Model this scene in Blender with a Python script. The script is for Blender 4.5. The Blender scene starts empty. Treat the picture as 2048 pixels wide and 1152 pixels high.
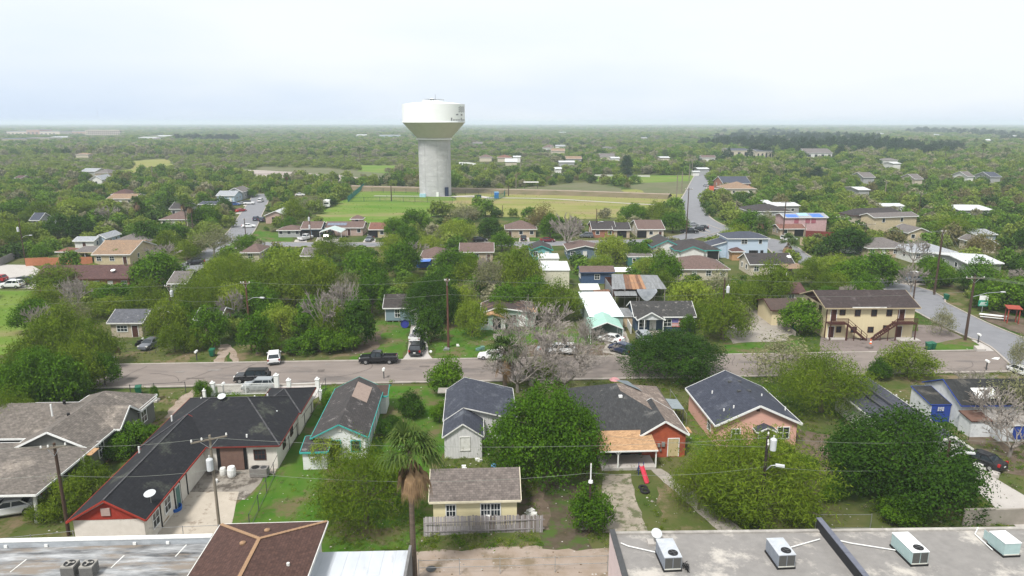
import bpy, math, random
import numpy as np
from mathutils import Vector, Matrix
from mathutils.geometry import tessellate_polygon
rnd = random.Random(7)
R = math.radians
scene = bpy.context.scene
COL = scene.collection

# ---------------------------------------------------------------- camera
FOC = 1400.0; EYE = 36.0; PITCH = math.atan(331 / FOC)
cam_d = bpy.data.cameras.new("camera"); cam = bpy.data.objects.new("camera", cam_d); COL.objects.link(cam)
cam_d.sensor_width = 36.0; cam_d.lens = FOC / 2048 * 36.0
cam_d.clip_start = 0.5; cam_d.clip_end = 60000
cam.location = (0, 0, EYE); cam.rotation_euler = (math.pi / 2 - PITCH, 0, 0)
scene.camera = cam

# ---------------------------------------------------------------- sky, sun, exposure
SUN_EL, SUN_AZ = 56.0, -148.0        # azimuth measured from +Y towards +X
w = bpy.data.worlds.new("World"); scene.world = w; w.use_nodes = True
nt = w.node_tree; nt.nodes.clear()
out = nt.nodes.new("ShaderNodeOutputWorld"); bg = nt.nodes.new("ShaderNodeBackground")
sky = nt.nodes.new("ShaderNodeTexSky"); sky.sky_type = 'NISHITA'; sky.sun_disc = False
sky.sun_elevation = R(SUN_EL); sky.sun_rotation = R(SUN_AZ); sky.dust_density = 3.0
tc = nt.nodes.new("ShaderNodeTexCoord"); sep = nt.nodes.new("ShaderNodeSeparateXYZ")
nt.links.new(tc.outputs["Generated"], sep.inputs[0])
ramp = nt.nodes.new("ShaderNodeValToRGB"); nt.links.new(sep.outputs["Z"], ramp.inputs[0])
e = ramp.color_ramp.elements
e[0].position = 0.0; e[0].color = (0.63, 0.74, 0.92, 1)
e[1].position = 0.5; e[1].color = (0.96, 0.975, 0.985, 1)
q = e.new(0.03); q.color = (0.7, 0.805, 0.95, 1)
q = e.new(0.10); q.color = (0.785, 0.87, 0.97, 1)
q = e.new(0.20); q.color = (0.93, 0.965, 0.99, 1)
noise = nt.nodes.new("ShaderNodeTexNoise"); mp = nt.nodes.new("ShaderNodeMapping")
mp.inputs["Scale"].default_value = (1.2, 1.2, 5.0)
nt.links.new(tc.outputs["Generated"], mp.inputs[0]); nt.links.new(mp.outputs[0], noise.inputs["Vector"])
noise.inputs["Scale"].default_value = 1.6; noise.inputs["Detail"].default_value = 4
addx = nt.nodes.new("ShaderNodeMath"); addx.operation = 'MULTIPLY_ADD'
nt.links.new(sep.outputs["X"], addx.inputs[0]); addx.inputs[1].default_value = 0.22
nt.links.new(noise.outputs["Fac"], addx.inputs[2])
cr = nt.nodes.new("ShaderNodeMapRange"); nt.links.new(addx.outputs[0], cr.inputs[0])
cr.inputs["From Min"].default_value = 0.28; cr.inputs["From Max"].default_value = 0.62
cr.inputs["To Min"].default_value = 0.0; cr.inputs["To Max"].default_value = 0.88
cm = nt.nodes.new("ShaderNodeMix"); cm.data_type = 'RGBA'
nt.links.new(cr.outputs[0], cm.inputs["Factor"]); nt.links.new(ramp.outputs[0], cm.inputs["A"])
cm.inputs["B"].default_value = (0.93, 0.965, 0.985, 1)
sc = nt.nodes.new("ShaderNodeVectorMath"); sc.operation = 'SCALE'; nt.links.new(cm.outputs["Result"], sc.inputs[0])
sc.inputs["Scale"].default_value = 6.1
mx = nt.nodes.new("ShaderNodeMix"); mx.data_type = 'RGBA'; mx.inputs["Factor"].default_value = 0.93
nt.links.new(sky.outputs[0], mx.inputs["A"]); nt.links.new(sc.outputs[0], mx.inputs["B"])
nt.links.new(mx.outputs["Result"], bg.inputs[0]); bg.inputs[1].default_value = 0.1
nt.links.new(bg.outputs[0], out.inputs[0])
sl = bpy.data.lights.new("sun", 'SUN'); so = bpy.data.objects.new("sun", sl); COL.objects.link(so)
sl.energy = 2.7; sl.angle = R(10); sl.color = (1.0, 0.96, 0.9)
sdir = Vector((math.sin(R(SUN_AZ)) * math.cos(R(SUN_EL)), math.cos(R(SUN_AZ)) * math.cos(R(SUN_EL)), math.sin(R(SUN_EL))))
so.rotation_euler = sdir.to_track_quat('Z', 'Y').to_euler(); so.location = (0, 0, 120)
scene.view_settings.view_transform = 'Standard'; scene.view_settings.look = 'None'
scene.view_settings.exposure = 0.85; scene.view_settings.gamma = 1.0
scene.view_settings.use_curve_mapping = False
scene.cycles.use_denoising = True
scene.cycles.max_bounces = 5; scene.cycles.diffuse_bounces = 3; scene.cycles.transmission_bounces = 3
scene.cycles.volume_bounces = 2; scene.cycles.sample_clamp_indirect = 8

# ---------------------------------------------------------------- survey helper: plan position of a point read off the survey photo
CT, ST = math.cos(PITCH), math.sin(PITCH)
def at(px, py, z=0.0):
    x = (px - 1024) / FOC; y = -(py - 576) / FOC
    t = (z - EYE) / (-ST + y * CT)
    return Vector((x * t, (CT + y * ST) * t, z))
def proj(X, Y, Z):
    dz = Z - EYE; dep = Y * CT - dz * ST; up = Y * ST + dz * CT
    return 1024 + FOC * X / dep, 576 - FOC * up / dep, dep
def zfrom(X, Y, py):                 # height of the point above (X, Y) seen on picture row py
    k = (576 - py) / FOC
    return EYE + (k * Y * CT - Y * ST) / (CT + k * ST)

# ---------------------------------------------------------------- objects
def tag(o, label=None, cat=None, group=None, kind=None):
    if label: o["label"] = label
    if cat: o["category"] = cat
    if group: o["group"] = group
    if kind: o["kind"] = kind
    return o
def empty(name, loc, rz=0.0, label=None, cat=None, group=None):
    o = bpy.data.objects.new(name, None); COL.objects.link(o); o.location = loc; o.rotation_euler = (0, 0, rz)
    o.empty_display_size = 0.3
    return tag(o, label, cat, group)
class MB:
    def __init__(s): s.v = []; s.f = []; s.m = []; s.sm = []
    def poly(s, pts, mi=0):
        n = len(s.v); s.v += [tuple(p) for p in pts]; s.f.append(tuple(range(n, n + len(pts)))); s.m.append(mi); return s
    def box(s, x0, x1, y0, y1, z0, z1, mi=0):
        n = len(s.v)
        s.v += [(x0, y0, z0), (x1, y0, z0), (x1, y1, z0), (x0, y1, z0), (x0, y0, z1), (x1, y0, z1), (x1, y1, z1), (x0, y1, z1)]
        for f in ((0, 3, 2, 1), (4, 5, 6, 7), (0, 1, 5, 4), (1, 2, 6, 5), (2, 3, 7, 6), (3, 0, 4, 7)):
            s.f.append(tuple(n + i for i in f)); s.m.append(mi)
        return s
    def slab(s, top, t, mi=0):
        n = len(s.v); k = len(top)
        s.v += [tuple(p) for p in top] + [(p[0], p[1], p[2] - t) for p in top]
        s.f.append(tuple(range(n, n + k))); s.m.append(mi)
        s.f.append(tuple(range(n + 2 * k - 1, n + k - 1, -1))); s.m.append(mi)
        for i in range(k):
            j = (i + 1) % k; s.f.append((n + j, n + i, n + k + i, n + k + j)); s.m.append(mi)
        return s
    def bar(s, p, q, w, h, mi=0, up=(0, 0, 1)):
        p = Vector(p); q = Vector(q); d = (q - p)
        if d.length < 1e-6: return s
        d.normalize(); side = d.cross(Vector(up))
        if side.length < 1e-3: side = d.cross(Vector((1, 0, 0)))
        side.normalize(); u = side.cross(d); n = len(s.v)
        for c in (p, q):
            for a, b in ((-1, -1), (1, -1), (1, 1), (-1, 1)):
                s.v.append(tuple(c + side * (a * w / 2) + u * (b * h / 2)))
        for f in ((0, 1, 2, 3), (7, 6, 5, 4), (0, 4, 5, 1), (1, 5, 6, 2), (2, 6, 7, 3), (3, 7, 4, 0)):
            s.f.append(tuple(n + i for i in f)); s.m.append(mi)
        return s
    def tube(s, pts, rad, n=6, mi=0, cap=True):
        pts = [Vector(p) for p in pts]; base = len(s.v); k = len(pts)
        for i, p in enumerate(pts):
            d = (pts[min(i + 1, k - 1)] - pts[max(i - 1, 0)]).normalized()
            a = d.cross(Vector((0, 0, 1)) if abs(d.z) < 0.9 else Vector((1, 0, 0))).normalized(); b = d.cross(a)
            r = rad[i] if isinstance(rad, (list, tuple)) else rad
            for j in range(n):
                t = 2 * math.pi * j / n; s.v.append(tuple(p + a * (r * math.cos(t)) + b * (r * math.sin(t))))
        for i in range(k - 1):
            for j in range(n):
                s.f.append((base + i * n + j, base + (i + 1) * n + j, base + (i + 1) * n + (j + 1) % n, base + i * n + (j + 1) % n)); s.m.append(mi)
        if cap:
            s.f.append(tuple(base + j for j in range(n))); s.m.append(mi)
            s.f.append(tuple(base + (k - 1) * n + j for j in range(n - 1, -1, -1))); s.m.append(mi)
        return s
    def lathe(s, prof, n=24, c=(0, 0), mi=0, cap=True):
        base = len(s.v); k = len(prof)
        for r, z in prof:
            for j in range(n):
                t = 2 * math.pi * j / n; s.v.append((c[0] + r * math.cos(t), c[1] + r * math.sin(t), z))
        for i in range(k - 1):
            for j in range(n):
                s.f.append((base + i * n + j, base + i * n + (j + 1) % n, base + (i + 1) * n + (j + 1) % n, base + (i + 1) * n + j)); s.m.append(mi)
        for i, fl in ((0, True), (k - 1, False)):
            if cap and prof[i][0] > 1e-4:
                r_ = [base + i * n + j for j in range(n)]
                s.f.append(tuple(reversed(r_)) if fl else tuple(r_)); s.m.append(mi)
        return s
    def mesh(s, name, mats, smooth=False):
        me = bpy.data.meshes.new(name); me.from_pydata(s.v, [], s.f)
        for m in (mats if isinstance(mats, (list, tuple)) else [mats]): me.materials.append(m)
        if any(s.m): me.polygons.foreach_set("material_index", s.m)
        if smooth: me.polygons.foreach_set("use_smooth", [True] * len(me.polygons))
        me.update(); return me
    def make(s, name, mats, parent=None, smooth=False, loc=None, rz=0):
        return link(s.mesh(name, mats, smooth), name, parent, loc, rz)
def link(me, name, parent=None, loc=None, rz=0):
    o = bpy.data.objects.new(name, me); COL.objects.link(o)
    if parent is not None: o.parent = parent
    if loc is not None: o.location = loc
    o.rotation_euler = (0, 0, rz)
    return o
def copy_tree(o, parent=None):
    c = o.copy(); COL.objects.link(c); c.parent = parent
    for ch in list(o.children): copy_tree(ch, c)
    return c

# ---------------------------------------------------------------- materials
MATS = {}; TONE = 0.74
def mat(name, c1, c2=None, scale=2.0, rough=0.85, bump=0.0, metal=0.0, c3=None, amt=0.35, s3=0.35, world=False, detail=6, shingle=0, stretch=None, spec=0.3):
    if name in MATS: return MATS[name]
    m = bpy.data.materials.new(name); m.use_nodes = True; n = m.node_tree; b = n.nodes["Principled BSDF"]
    b.inputs["Roughness"].default_value = rough; b.inputs["Metallic"].default_value = metal
    b.inputs["Specular IOR Level"].default_value = spec
    c2 = c2 or tuple(x * 0.78 for x in c1)
    if world: c1, c2 = tuple(x * TONE for x in c1), tuple(x * TONE for x in c2); c3 = c3 and tuple(x * TONE for x in c3)
    if world: g = n.nodes.new("ShaderNodeNewGeometry").outputs["Position"]
    else: g = n.nodes.new("ShaderNodeTexCoord").outputs["Object"]
    if stretch:
        mpn = n.nodes.new("ShaderNodeMapping"); mpn.inputs["Scale"].default_value = stretch
        n.links.new(g, mpn.inputs[0]); g = mpn.outputs[0]
    t = n.nodes.new("ShaderNodeTexNoise"); t.inputs["Scale"].default_value = scale; t.inputs["Detail"].default_value = detail
    t.inputs["Roughness"].default_value = 0.62
    n.links.new(g, t.inputs["Vector"])
    mr = n.nodes.new("ShaderNodeMapRange"); mr.inputs["From Min"].default_value = 0.33; mr.inputs["From Max"].default_value = 0.67
    n.links.new(t.outputs["Fac"], mr.inputs[0])
    mi = n.nodes.new("ShaderNodeMix"); mi.data_type = 'RGBA'; n.links.new(mr.outputs[0], mi.inputs["Factor"])
    mi.inputs["A"].default_value = (*c1, 1); mi.inputs["B"].default_value = (*c2, 1); last = mi.outputs["Result"]
    if c3:
        t2 = n.nodes.new("ShaderNodeTexNoise"); t2.inputs["Scale"].default_value = s3; t2.inputs["Detail"].default_value = 7
        t2.inputs["Roughness"].default_value = 0.7; n.links.new(g, t2.inputs["Vector"])
        m2 = n.nodes.new("ShaderNodeMapRange"); m2.inputs["From Min"].default_value = 0.62 - amt * 0.4; m2.inputs["From Max"].default_value = 0.72 - amt * 0.4
        n.links.new(t2.outputs["Fac"], m2.inputs[0])
        m3 = n.nodes.new("ShaderNodeMix"); m3.data_type = 'RGBA'; n.links.new(m2.outputs[0], m3.inputs["Factor"])
        n.links.new(last, m3.inputs["A"]); m3.inputs["B"].default_value = (*c3, 1); last = m3.outputs["Result"]
    if shingle:
        br = n.nodes.new("ShaderNodeTexBrick"); br.inputs["Scale"].default_value = 1.0
        br.inputs["Brick Width"].default_value = 0.32; br.inputs["Row Height"].default_value = 0.2
        br.inputs["Color1"].default_value = (1.18, 1.18, 1.18, 1); br.inputs["Color2"].default_value = (0.8, 0.8, 0.8, 1)
        br.inputs["Mortar"].default_value = (0.62, 0.62, 0.62, 1); br.inputs["Mortar Size"].default_value = 0.012
        mpb = n.nodes.new("ShaderNodeMapping"); mpb.inputs["Rotation"].default_value = (0, 0, 0 if shingle == 1 else math.pi / 2)
        n.links.new(g, mpb.inputs[0]); n.links.new(mpb.outputs[0], br.inputs["Vector"])
        mm = n.nodes.new("ShaderNodeMix"); mm.data_type = 'RGBA'; mm.blend_type = 'MULTIPLY'; mm.inputs["Factor"].default_value = 1.0
        n.links.new(last, mm.inputs["A"]); n.links.new(br.outputs["Color"], mm.inputs["B"]); last = mm.outputs["Result"]
    n.links.new(last, b.inputs["Base Color"])
    if bump:
        bp = n.nodes.new("ShaderNodeBump"); bp.inputs["Strength"].default_value = bump; bp.inputs["Distance"].default_value = 0.05
        n.links.new(t.outputs["Fac"], bp.inputs["Height"]); n.links.new(bp.outputs[0], b.inputs["Normal"])
    MATS[name] = m; return m
def glass(name="window_glass", c=(0.02, 0.028, 0.035)):
    if name in MATS: return MATS[name]
    m = mat(name, c, rough=0.08, scale=1.5, spec=0.6); return m
def leafmat(name, cols, transl=0.3):
    """leaf colours vary from clump to clump and from tree to tree"""
    m = bpy.data.materials.new(name); m.use_nodes = True; n = m.node_tree; n.nodes.clear()
    o = n.nodes.new("ShaderNodeOutputMaterial"); a = n.nodes.new("ShaderNodeAttribute"); a.attribute_name = "tint"
    oi = n.nodes.new("ShaderNodeObjectInfo")
    ad = n.nodes.new("ShaderNodeMath"); ad.operation = 'MULTIPLY_ADD'; ad.inputs[1].default_value = 0.3
    n.links.new(oi.outputs["Random"], ad.inputs[0]); 
    sb = n.nodes.new("ShaderNodeMath"); sb.operation = 'MULTIPLY'; sb.inputs[1].default_value = 0.72
    n.links.new(a.outputs["Fac"], sb.inputs[0]); n.links.new(sb.outputs[0], ad.inputs[2])
    r = n.nodes.new("ShaderNodeValToRGB"); n.links.new(ad.outputs[0], r.inputs[0])
    cols = [tuple(v * .9 for v in c_) for c_ in cols]
    el = r.color_ramp.elements; el[0].position = 0.05; el[0].color = (*cols[0], 1); el[1].position = 0.95; el[1].color = (*cols[-1], 1)
    for i, c in enumerate(cols[1:-1]):
        x = el.new((i + 1) / (len(cols) - 1)); x.color = (*c, 1)
    d = n.nodes.new("ShaderNodeBsdfPrincipled"); d.inputs["Roughness"].default_value = 0.75; d.inputs["Specular IOR Level"].default_value = 0.1
    t = n.nodes.new("ShaderNodeBsdfTranslucent"); mx = n.nodes.new("ShaderNodeMixShader"); mx.inputs[0].default_value = transl
    n.links.new(r.outputs[0], d.inputs["Base Color"]); n.links.new(r.outputs[0], t.inputs["Color"])
    n.links.new(d.outputs[0], mx.inputs[1]); n.links.new(t.outputs[0], mx.inputs[2]); n.links.new(mx.outputs[0], o.inputs[0])
    MATS[name] = m; return m
WHITE = mat("white_paint", (0.74, 0.75, 0.74), (0.62, 0.63, 0.62), 3)
DWHITE = mat("dirty_white_paint", (0.66, 0.66, 0.64), (0.5, 0.5, 0.47), 1.5, c3=(0.3, 0.28, 0.25), amt=0.1, s3=1.5)
TAN = mat("tan_paint", (0.5, 0.4, 0.27)); BROWNW = mat("brown_wood", (0.075, 0.03, 0.022), (0.05, 0.02, 0.015), 4)
BLACK = mat("black_plastic", (0.012, 0.012, 0.013), rough=0.5); STEEL = mat("galvanised_steel", (0.42, 0.44, 0.45), (0.3, 0.31, 0.32), 6, rough=0.45, metal=0.6)
DGREY = mat("dark_grey_metal", (0.06, 0.062, 0.065), rough=0.6); GLASS = glass()
CONC = mat("concrete", (0.42, 0.385, 0.34), (0.33, 0.3, 0.26), 0.9, world=True, bump=0.2, c3=(0.17, 0.14, 0.11), amt=0.12, s3=0.5)
CONCL = mat("pale_concrete", (0.56, 0.53, 0.5), (0.48, 0.45, 0.42), 0.8, world=True, bump=0.1)
POLE = mat("weathered_pole_wood", (0.075, 0.045, 0.03), (0.045, 0.028, 0.02), 5, stretch=(1, 1, 0.15))
POLEG = mat("grey_pole_wood", (0.22, 0.19, 0.15), (0.15, 0.13, 0.1), 5, stretch=(1, 1, 0.15))
FENCEW = mat("grey_fence_wood", (0.27, 0.25, 0.25), (0.17, 0.155, 0.155), 5, stretch=(1, 1, 0.2))
PLY = mat("bare_plywood", (0.42, 0.26, 0.14), (0.32, 0.19, 0.1), 2)
BRICK = mat("red_brick", (0.3, 0.12, 0.07), (0.22, 0.085, 0.05), 5)

# ---------------------------------------------------------------- the ground
G_GROUND = mat("ground_soil_and_grass", (0.085, 0.115, 0.03), (0.15, 0.14, 0.062), 0.12, rough=1, world=True, detail=9, bump=0.3, c3=(0.055, 0.1, 0.02), amt=0.35, s3=0.035, spec=0.05)
G_LAWN = mat("green_lawn", (0.05, 0.15, 0.013), (0.105, 0.17, 0.03), 0.35, rough=1, world=True, detail=9, bump=0.4, c3=(0.16, 0.14, 0.07), amt=0.3, s3=0.2, spec=0.05)
G_LAWN2 = mat("worn_lawn", (0.07, 0.11, 0.022), (0.14, 0.135, 0.055), 0.3, rough=1, world=True, detail=9, bump=0.4, c3=(0.21, 0.165, 0.1), amt=0.3, s3=0.2, spec=0.05)
G_FIELD = mat("mown_field_grass", (0.2, 0.24, 0.05), (0.33, 0.31, 0.12), 0.05, rough=1, world=True, detail=9, bump=0.2, c3=(0.31, 0.26, 0.13), amt=0.25, s3=0.03, stretch=(0.5, 1.6, 1), spec=0.05)
G_FIELDG = mat("green_field_grass", (0.11, 0.22, 0.025), (0.2, 0.26, 0.06), 0.06, rough=1, world=True, detail=9, bump=0.2, c3=(0.28, 0.25, 0.12), amt=0.18, s3=0.03, stretch=(0.5, 1.6, 1), spec=0.05)
G_DIRT = mat("bare_dirt", (0.2, 0.155, 0.12), (0.11, 0.085, 0.06), 0.6, rough=1, world=True, detail=9, bump=0.5, c3=(0.09, 0.11, 0.04), amt=0.2, s3=0.4, spec=0.05)
G_DDIRT = mat("damp_dark_dirt", (0.14, 0.11, 0.085), (0.08, 0.07, 0.04), 0.9, rough=1, world=True, detail=9, bump=0.5, c3=(0.08, 0.13, 0.03), amt=0.34, s3=0.5, spec=0.05)
G_CALICHE = mat("pale_alley_dirt", (0.42, 0.35, 0.3), (0.33, 0.26, 0.2), 0.5, rough=1, world=True, detail=9, bump=0.4, c3=(0.24, 0.19, 0.13), amt=0.22, s3=0.3, spec=0.05)
G_MUD = mat("pale_mud_flat", (0.5, 0.44, 0.4), (0.27, 0.22, 0.2), 0.02, rough=0.8, world=True, detail=8, stretch=(0.3, 2, 1))
G_SCRUB = mat("brown_scrub_ground", (0.17, 0.16, 0.09), (0.1, 0.13, 0.04), 0.06, rough=1, world=True, detail=9)
ASPH = mat("worn_street_asphalt", (0.285, 0.245, 0.22), (0.225, 0.192, 0.172), 0.35, rough=0.95, world=True, detail=10, bump=0.15, c3=(0.17, 0.15, 0.14), amt=0.2, s3=0.2, stretch=(.45, 1.6, 1))
ASPHB = mat("bluish_street_asphalt", (0.265, 0.27, 0.29), (0.225, 0.23, 0.25), 0.5, rough=0.95, world=True, detail=10, bump=0.15, c3=(0.17, 0.175, 0.19), amt=0.1, s3=0.2)
PEDCONC = mat("lot_asphalt", (0.26, 0.215, 0.2), (0.2, 0.165, 0.15), 0.4, rough=0.95, world=True, detail=10, c3=(0.1, 0.085, 0.075), amt=0.12, s3=0.35)
KERB = mat("kerb_concrete", (0.5, 0.46, 0.42), (0.38, 0.34, 0.3), 0.7, world=True)

g = MB(); NG = 24
for i in range(NG):                     # one sheet to the horizon, finer near the town
    for j in range(NG):
        f = lambda k: math.copysign(abs(2 * k / NG - 1) ** 3, 2 * k / NG - 1) * 26000
        x0, x1, y0, y1 = f(i), f(i + 1), f(j), f(j + 1)
        g.poly([(x0, y0, 0), (x1, y0, 0), (x1, y1, 0), (x0, y1, 0)])
tag(g.make("ground", G_GROUND), kind="structure")

def wobble(pts, step, amp, seed):
    r = random.Random(seed); o = []
    for i in range(len(pts)):
        a = Vector(pts[i]); b = Vector(pts[(i + 1) % len(pts)]); d = (b - a); n = max(1, int(d.length / step))
        for k in range(n):
            p = a + d * (k / n)
            if k or amp > 0.6: p = p + Vector((r.uniform(-amp, amp), r.uniform(-amp, amp), 0))
            o.append(p)
    return o
POLYS = []; SOFTEX = []; LAWNS = []; HAZE = 0.0002
def inpoly(x, y, pts):
    c = False; j = len(pts) - 1
    for i in range(len(pts)):
        xi, yi = pts[i][0], pts[i][1]; xj, yj = pts[j][0], pts[j][1]
        if (yi > y) != (yj > y) and x < (xj - xi) * (y - yi) / (yj - yi) + xi: c = not c
        j = i
    return c
LAYER = [0.0]; RLAYER = [0.1]
def patch(name, px, m, amp=0.0, step=1.5, keep=True, world=False, kind="structure", z=None):
    LAYER[0] += 0.001
    zz = LAYER[0] if z is None else z
    pts = [Vector((p[0], p[1], 0)) if world else at(*p) for p in px]
    for p in pts: p.z = 0
    if keep: POLYS.append([tuple(p) for p in pts])
    if keep and name not in ('grass_strip', 'lawn', 'field', 'dirt_yard', 'mud_flat', 'scrub_clearing', 'meadow') : SOFTEX.append([tuple(p) for p in pts])
    if name in ('lawn', 'field'): LAWNS.append([tuple(p) for p in pts])
    if amp: pts = wobble(pts, step, amp, len(px) * 7 + int(px[0][0]))
    tri = tessellate_polygon([pts]); b = MB(); b.v = [(p.x, p.y, zz) for p in pts]
    for t in tri:
        a, c, d = (pts[i] for i in t)
        if (c - a).cross(d - a).z < 0: t = tuple(reversed(t))
        b.f.append(tuple(t)); b.m.append(0)
    return tag(b.make(name, m), kind=kind)
def ribbon(name, pts, w, m, z=None, kerb=None, keep=True, world=False):
    """a road as a strip along its centre line, with kerbs"""
    pts = [Vector((p[0], p[1], 0)) if world else at(*p) for p in pts]
    sm = []
    for i in range(len(pts) - 1):       # Catmull-Rom through the surveyed points
        p0, p1, p2, p3 = pts[max(i - 1, 0)], pts[i], pts[i + 1], pts[min(i + 2, len(pts) - 1)]
        n = max(2, int((p2 - p1).length / 4))
        for k in range(n):
            t = k / n
            sm.append(0.5 * ((2 * p1) + (p2 - p0) * t + (2 * p0 - 5 * p1 + 4 * p2 - p3) * t * t + (3 * p1 - p0 - 3 * p2 + p3) * t ** 3))
    sm.append(pts[-1]); RLAYER[0] += 0.001; zz = RLAYER[0] if z is None else z
    L, Rr = [], []
    for i, p in enumerate(sm):
        d = (sm[min(i + 1, len(sm) - 1)] - sm[max(i - 1, 0)]).normalized(); n_ = Vector((-d.y, d.x, 0)); ww = w / 2
        L.append(p + n_ * ww); Rr.append(p - n_ * ww)
    b = MB()
    for i in range(len(sm) - 1):
        b.poly([(Rr[i].x, Rr[i].y, zz), (Rr[i + 1].x, Rr[i + 1].y, zz), (L[i + 1].x, L[i + 1].y, zz), (L[i].x, L[i].y, zz)])
    if keep: SOFTEX.append([tuple(p) for p in L] + [tuple(p) for p in reversed(Rr)])
    if keep: POLYS.append([tuple(p) for p in L] + [tuple(p) for p in reversed(Rr)])
    o = tag(b.make(name, m), kind="structure")
    if kerb:
        for e_ in (L, Rr):
            kb = MB()
            for i in range(len(e_) - 1): kb.bar((*e_[i].xy, 0.15), (*e_[i + 1].xy, 0.15), kerb, 0.14)
            tag(kb.make("kerb", KERB), kind="structure")
    return o
# fields and far ground
patch("field", [(1350, 376), (1366, 392), (1352, 412), (1338, 432), (1130, 438), (1000, 432), (880, 428), (905, 400), (915, 384), (1100, 383)], G_FIELD, 2.0, 8)
patch("field", [(722, 378), (915, 384), (905, 400), (880, 428), (840, 442), (700, 448), (612, 446), (640, 424), (672, 410), (690, 400), (700, 388)], G_FIELDG, 2.0, 8)
patch("mud_flat", [(92, 303), (190, 300), (305, 300), (312, 305), (220, 309), (110, 310)], G_MUD, 8, 30, z=0.078)
patch("mud_flat", [(395, 346), (470, 338), (520, 342), (600, 345), (690, 350), (735, 357), (742, 364), (640, 362), (560, 356), (470, 354), (410, 351)], G_MUD, 5, 20, z=0.078)
patch("scrub_clearing", [(260, 322), (330, 318), (352, 326), (345, 336), (300, 342), (290, 355), (200, 362), (180, 352), (265, 338)], G_FIELD, 5, 20)
patch("scrub_clearing", [(520, 334), (640, 336), (770, 345), (800, 362), (740, 366), (600, 362), (500, 358)], G_SCRUB, 5, 20)
patch("meadow", [(715, 330), (800, 331), (806, 344), (760, 347), (722, 342)], G_FIELDG, 3, 15)
patch("scrub_clearing", [(1250, 372), (1320, 362), (1362, 358), (1398, 362), (1372, 388), (1290, 385)], G_SCRUB, 3, 10)
patch("meadow", [(1180, 352), (1395, 350), (1390, 362), (1300, 366), (1180, 362)], G_FIELDG, 3, 10)
patch("meadow", [(1770, 393), (1900, 396), (2048, 398), (2048, 404), (1900, 403), (1775, 402)], G_FIELD, 3, 10)
patch("scrub_clearing", [(1165, 364), (1100, 372), (1000, 378), (1000, 384), (1250, 388), (1250, 376)], G_SCRUB, 3, 10)
patch("lawn", [(-60, 578), (62, 582), (86, 600), (76, 650), (34, 700), (-60, 730)], G_FIELDG, 0.7, 2)
patch("parking_lot", [(-60, 528), (62, 530), (110, 556), (90, 578), (-60, 576)], CONCL)
patch("lawn", [(1390, 448), (1452, 468), (1440, 472), (1380, 452)], G_FIELD, 0.5, 2)
patch("lawn", [(1700, 480), (1780, 520), (1760, 530), (1650, 500), (1640, 485)], G_LAWN, 0.5, 2)
# yards of the near blocks
patch("lawn", [(205, 706), (330, 700), (445, 690), (452, 728), (330, 734), (212, 734)], G_LAWN2, 0.35)
patch("lawn", [(470, 690), (700, 688), (810, 690), (806, 719), (640, 723), (470, 727)], G_LAWN2, 0.35)
patch("lawn", [(722, 640), (822, 645), (806, 718), (700, 722), (716, 680)], G_LAWN, 0.4)
patch("lawn", [(866, 640), (1000, 650), (1180, 660), (1210, 700), (1010, 713), (868, 717)], G_LAWN, 0.4)
patch("lawn", [(1448, 684), (1560, 676), (1600, 682), (1604, 704), (1450, 708)], G_LAWN, 0.4)
patch("lawn", [(300, 780), (400, 776), (420, 782), (380, 830), (330, 880), (210, 940), (210, 900), (300, 830)], G_LAWN2, 0.4)
patch("lawn", [(0, 1005), (90, 1010), (330, 905), (330, 960), (150, 1075), (0, 1080)], G_LAWN2, 0.5)
patch("lawn", [(648, 772), (900, 770), (900, 860), (880, 930), (860, 1040), (840, 1100), (640, 1110), (455, 1052), (505, 960), (545, 935), (610, 860)], G_LAWN, 0.4)
patch("lawn", [(1300, 940), (1500, 930), (1650, 1065), (1330, 1066)], G_LAWN2, 0.5)
patch("lawn", [(1660, 755), (1850, 752), (2048, 752), (2048, 775), (1860, 800), (1700, 800)], G_LAWN2, 0.4)
patch("lawn", [(1880, 960), (1990, 1000), (1970, 1050), (1870, 1060)], G_LAWN2, 0.5)
patch("lawn", [(1380, 770), (1480, 760), (1490, 775), (1420, 900), (1400, 930), (1375, 880)], G_LAWN, 0.3)
patch("grass_strip", [(838, 1068), (1080, 1062), (1100, 1078), (1060, 1092), (840, 1108)], G_LAWN2, 0.25, 0.7)
patch("alley", [(-80, 1098), (838, 1104), (1000, 1094), (1218, 1096), (1240, 1300), (600, 1300)], G_CALICHE, 0.3)
patch("dirt_track", [(1078, 948), (1160, 960), (1172, 1040), (1185, 1098), (1085, 1098), (1075, 1060)], G_DDIRT, 0.35, 1)
patch("dirt_yard", [(1000, 1010), (1090, 985), (1100, 1060), (1040, 1062)], G_DIRT, 0.3, 1)
patch("dirt_path", [(384, 780), (397, 782), (372, 815), (345, 838), (328, 836), (350, 805)], G_CALICHE, 0.3, 1)
patch("dirt_yard", [(1600, 860), (1660, 870), (1670, 960), (1620, 1000), (1560, 940)], G_DIRT, 0.5, 1.5)
patch("dirt_yard", [(1930, 860), (2100, 860), (2150, 960), (1965, 940)], G_DIRT, 0.5, 1.5)
patch("dirt_yard", [(715, 668), (768, 660), (752, 700), (700, 712)], G_DIRT, 0.5, 1.5)
patch("dirt_yard", [(1000, 690), (1230, 690), (1238, 712), (990, 716)], G_DIRT, 0.4, 1.5)
patch("driveway_track", [(440, 690), (456, 688), (470, 700), (478, 728), (466, 728), (458, 704), (446, 728), (426, 729)], G_CALICHE, 0.25, 1)
patch("courtyard_slab", [(352, 925), (540, 925), (520, 968), (490, 1000), (330, 1000)], mat("stained_courtyard_concrete", (0.36, 0.33, 0.29), (0.24, 0.215, 0.18), 0.7, world=True, c3=(0.1, 0.085, 0.07), amt=0.36, s3=0.6, detail=9), 0.1, 2)
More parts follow.
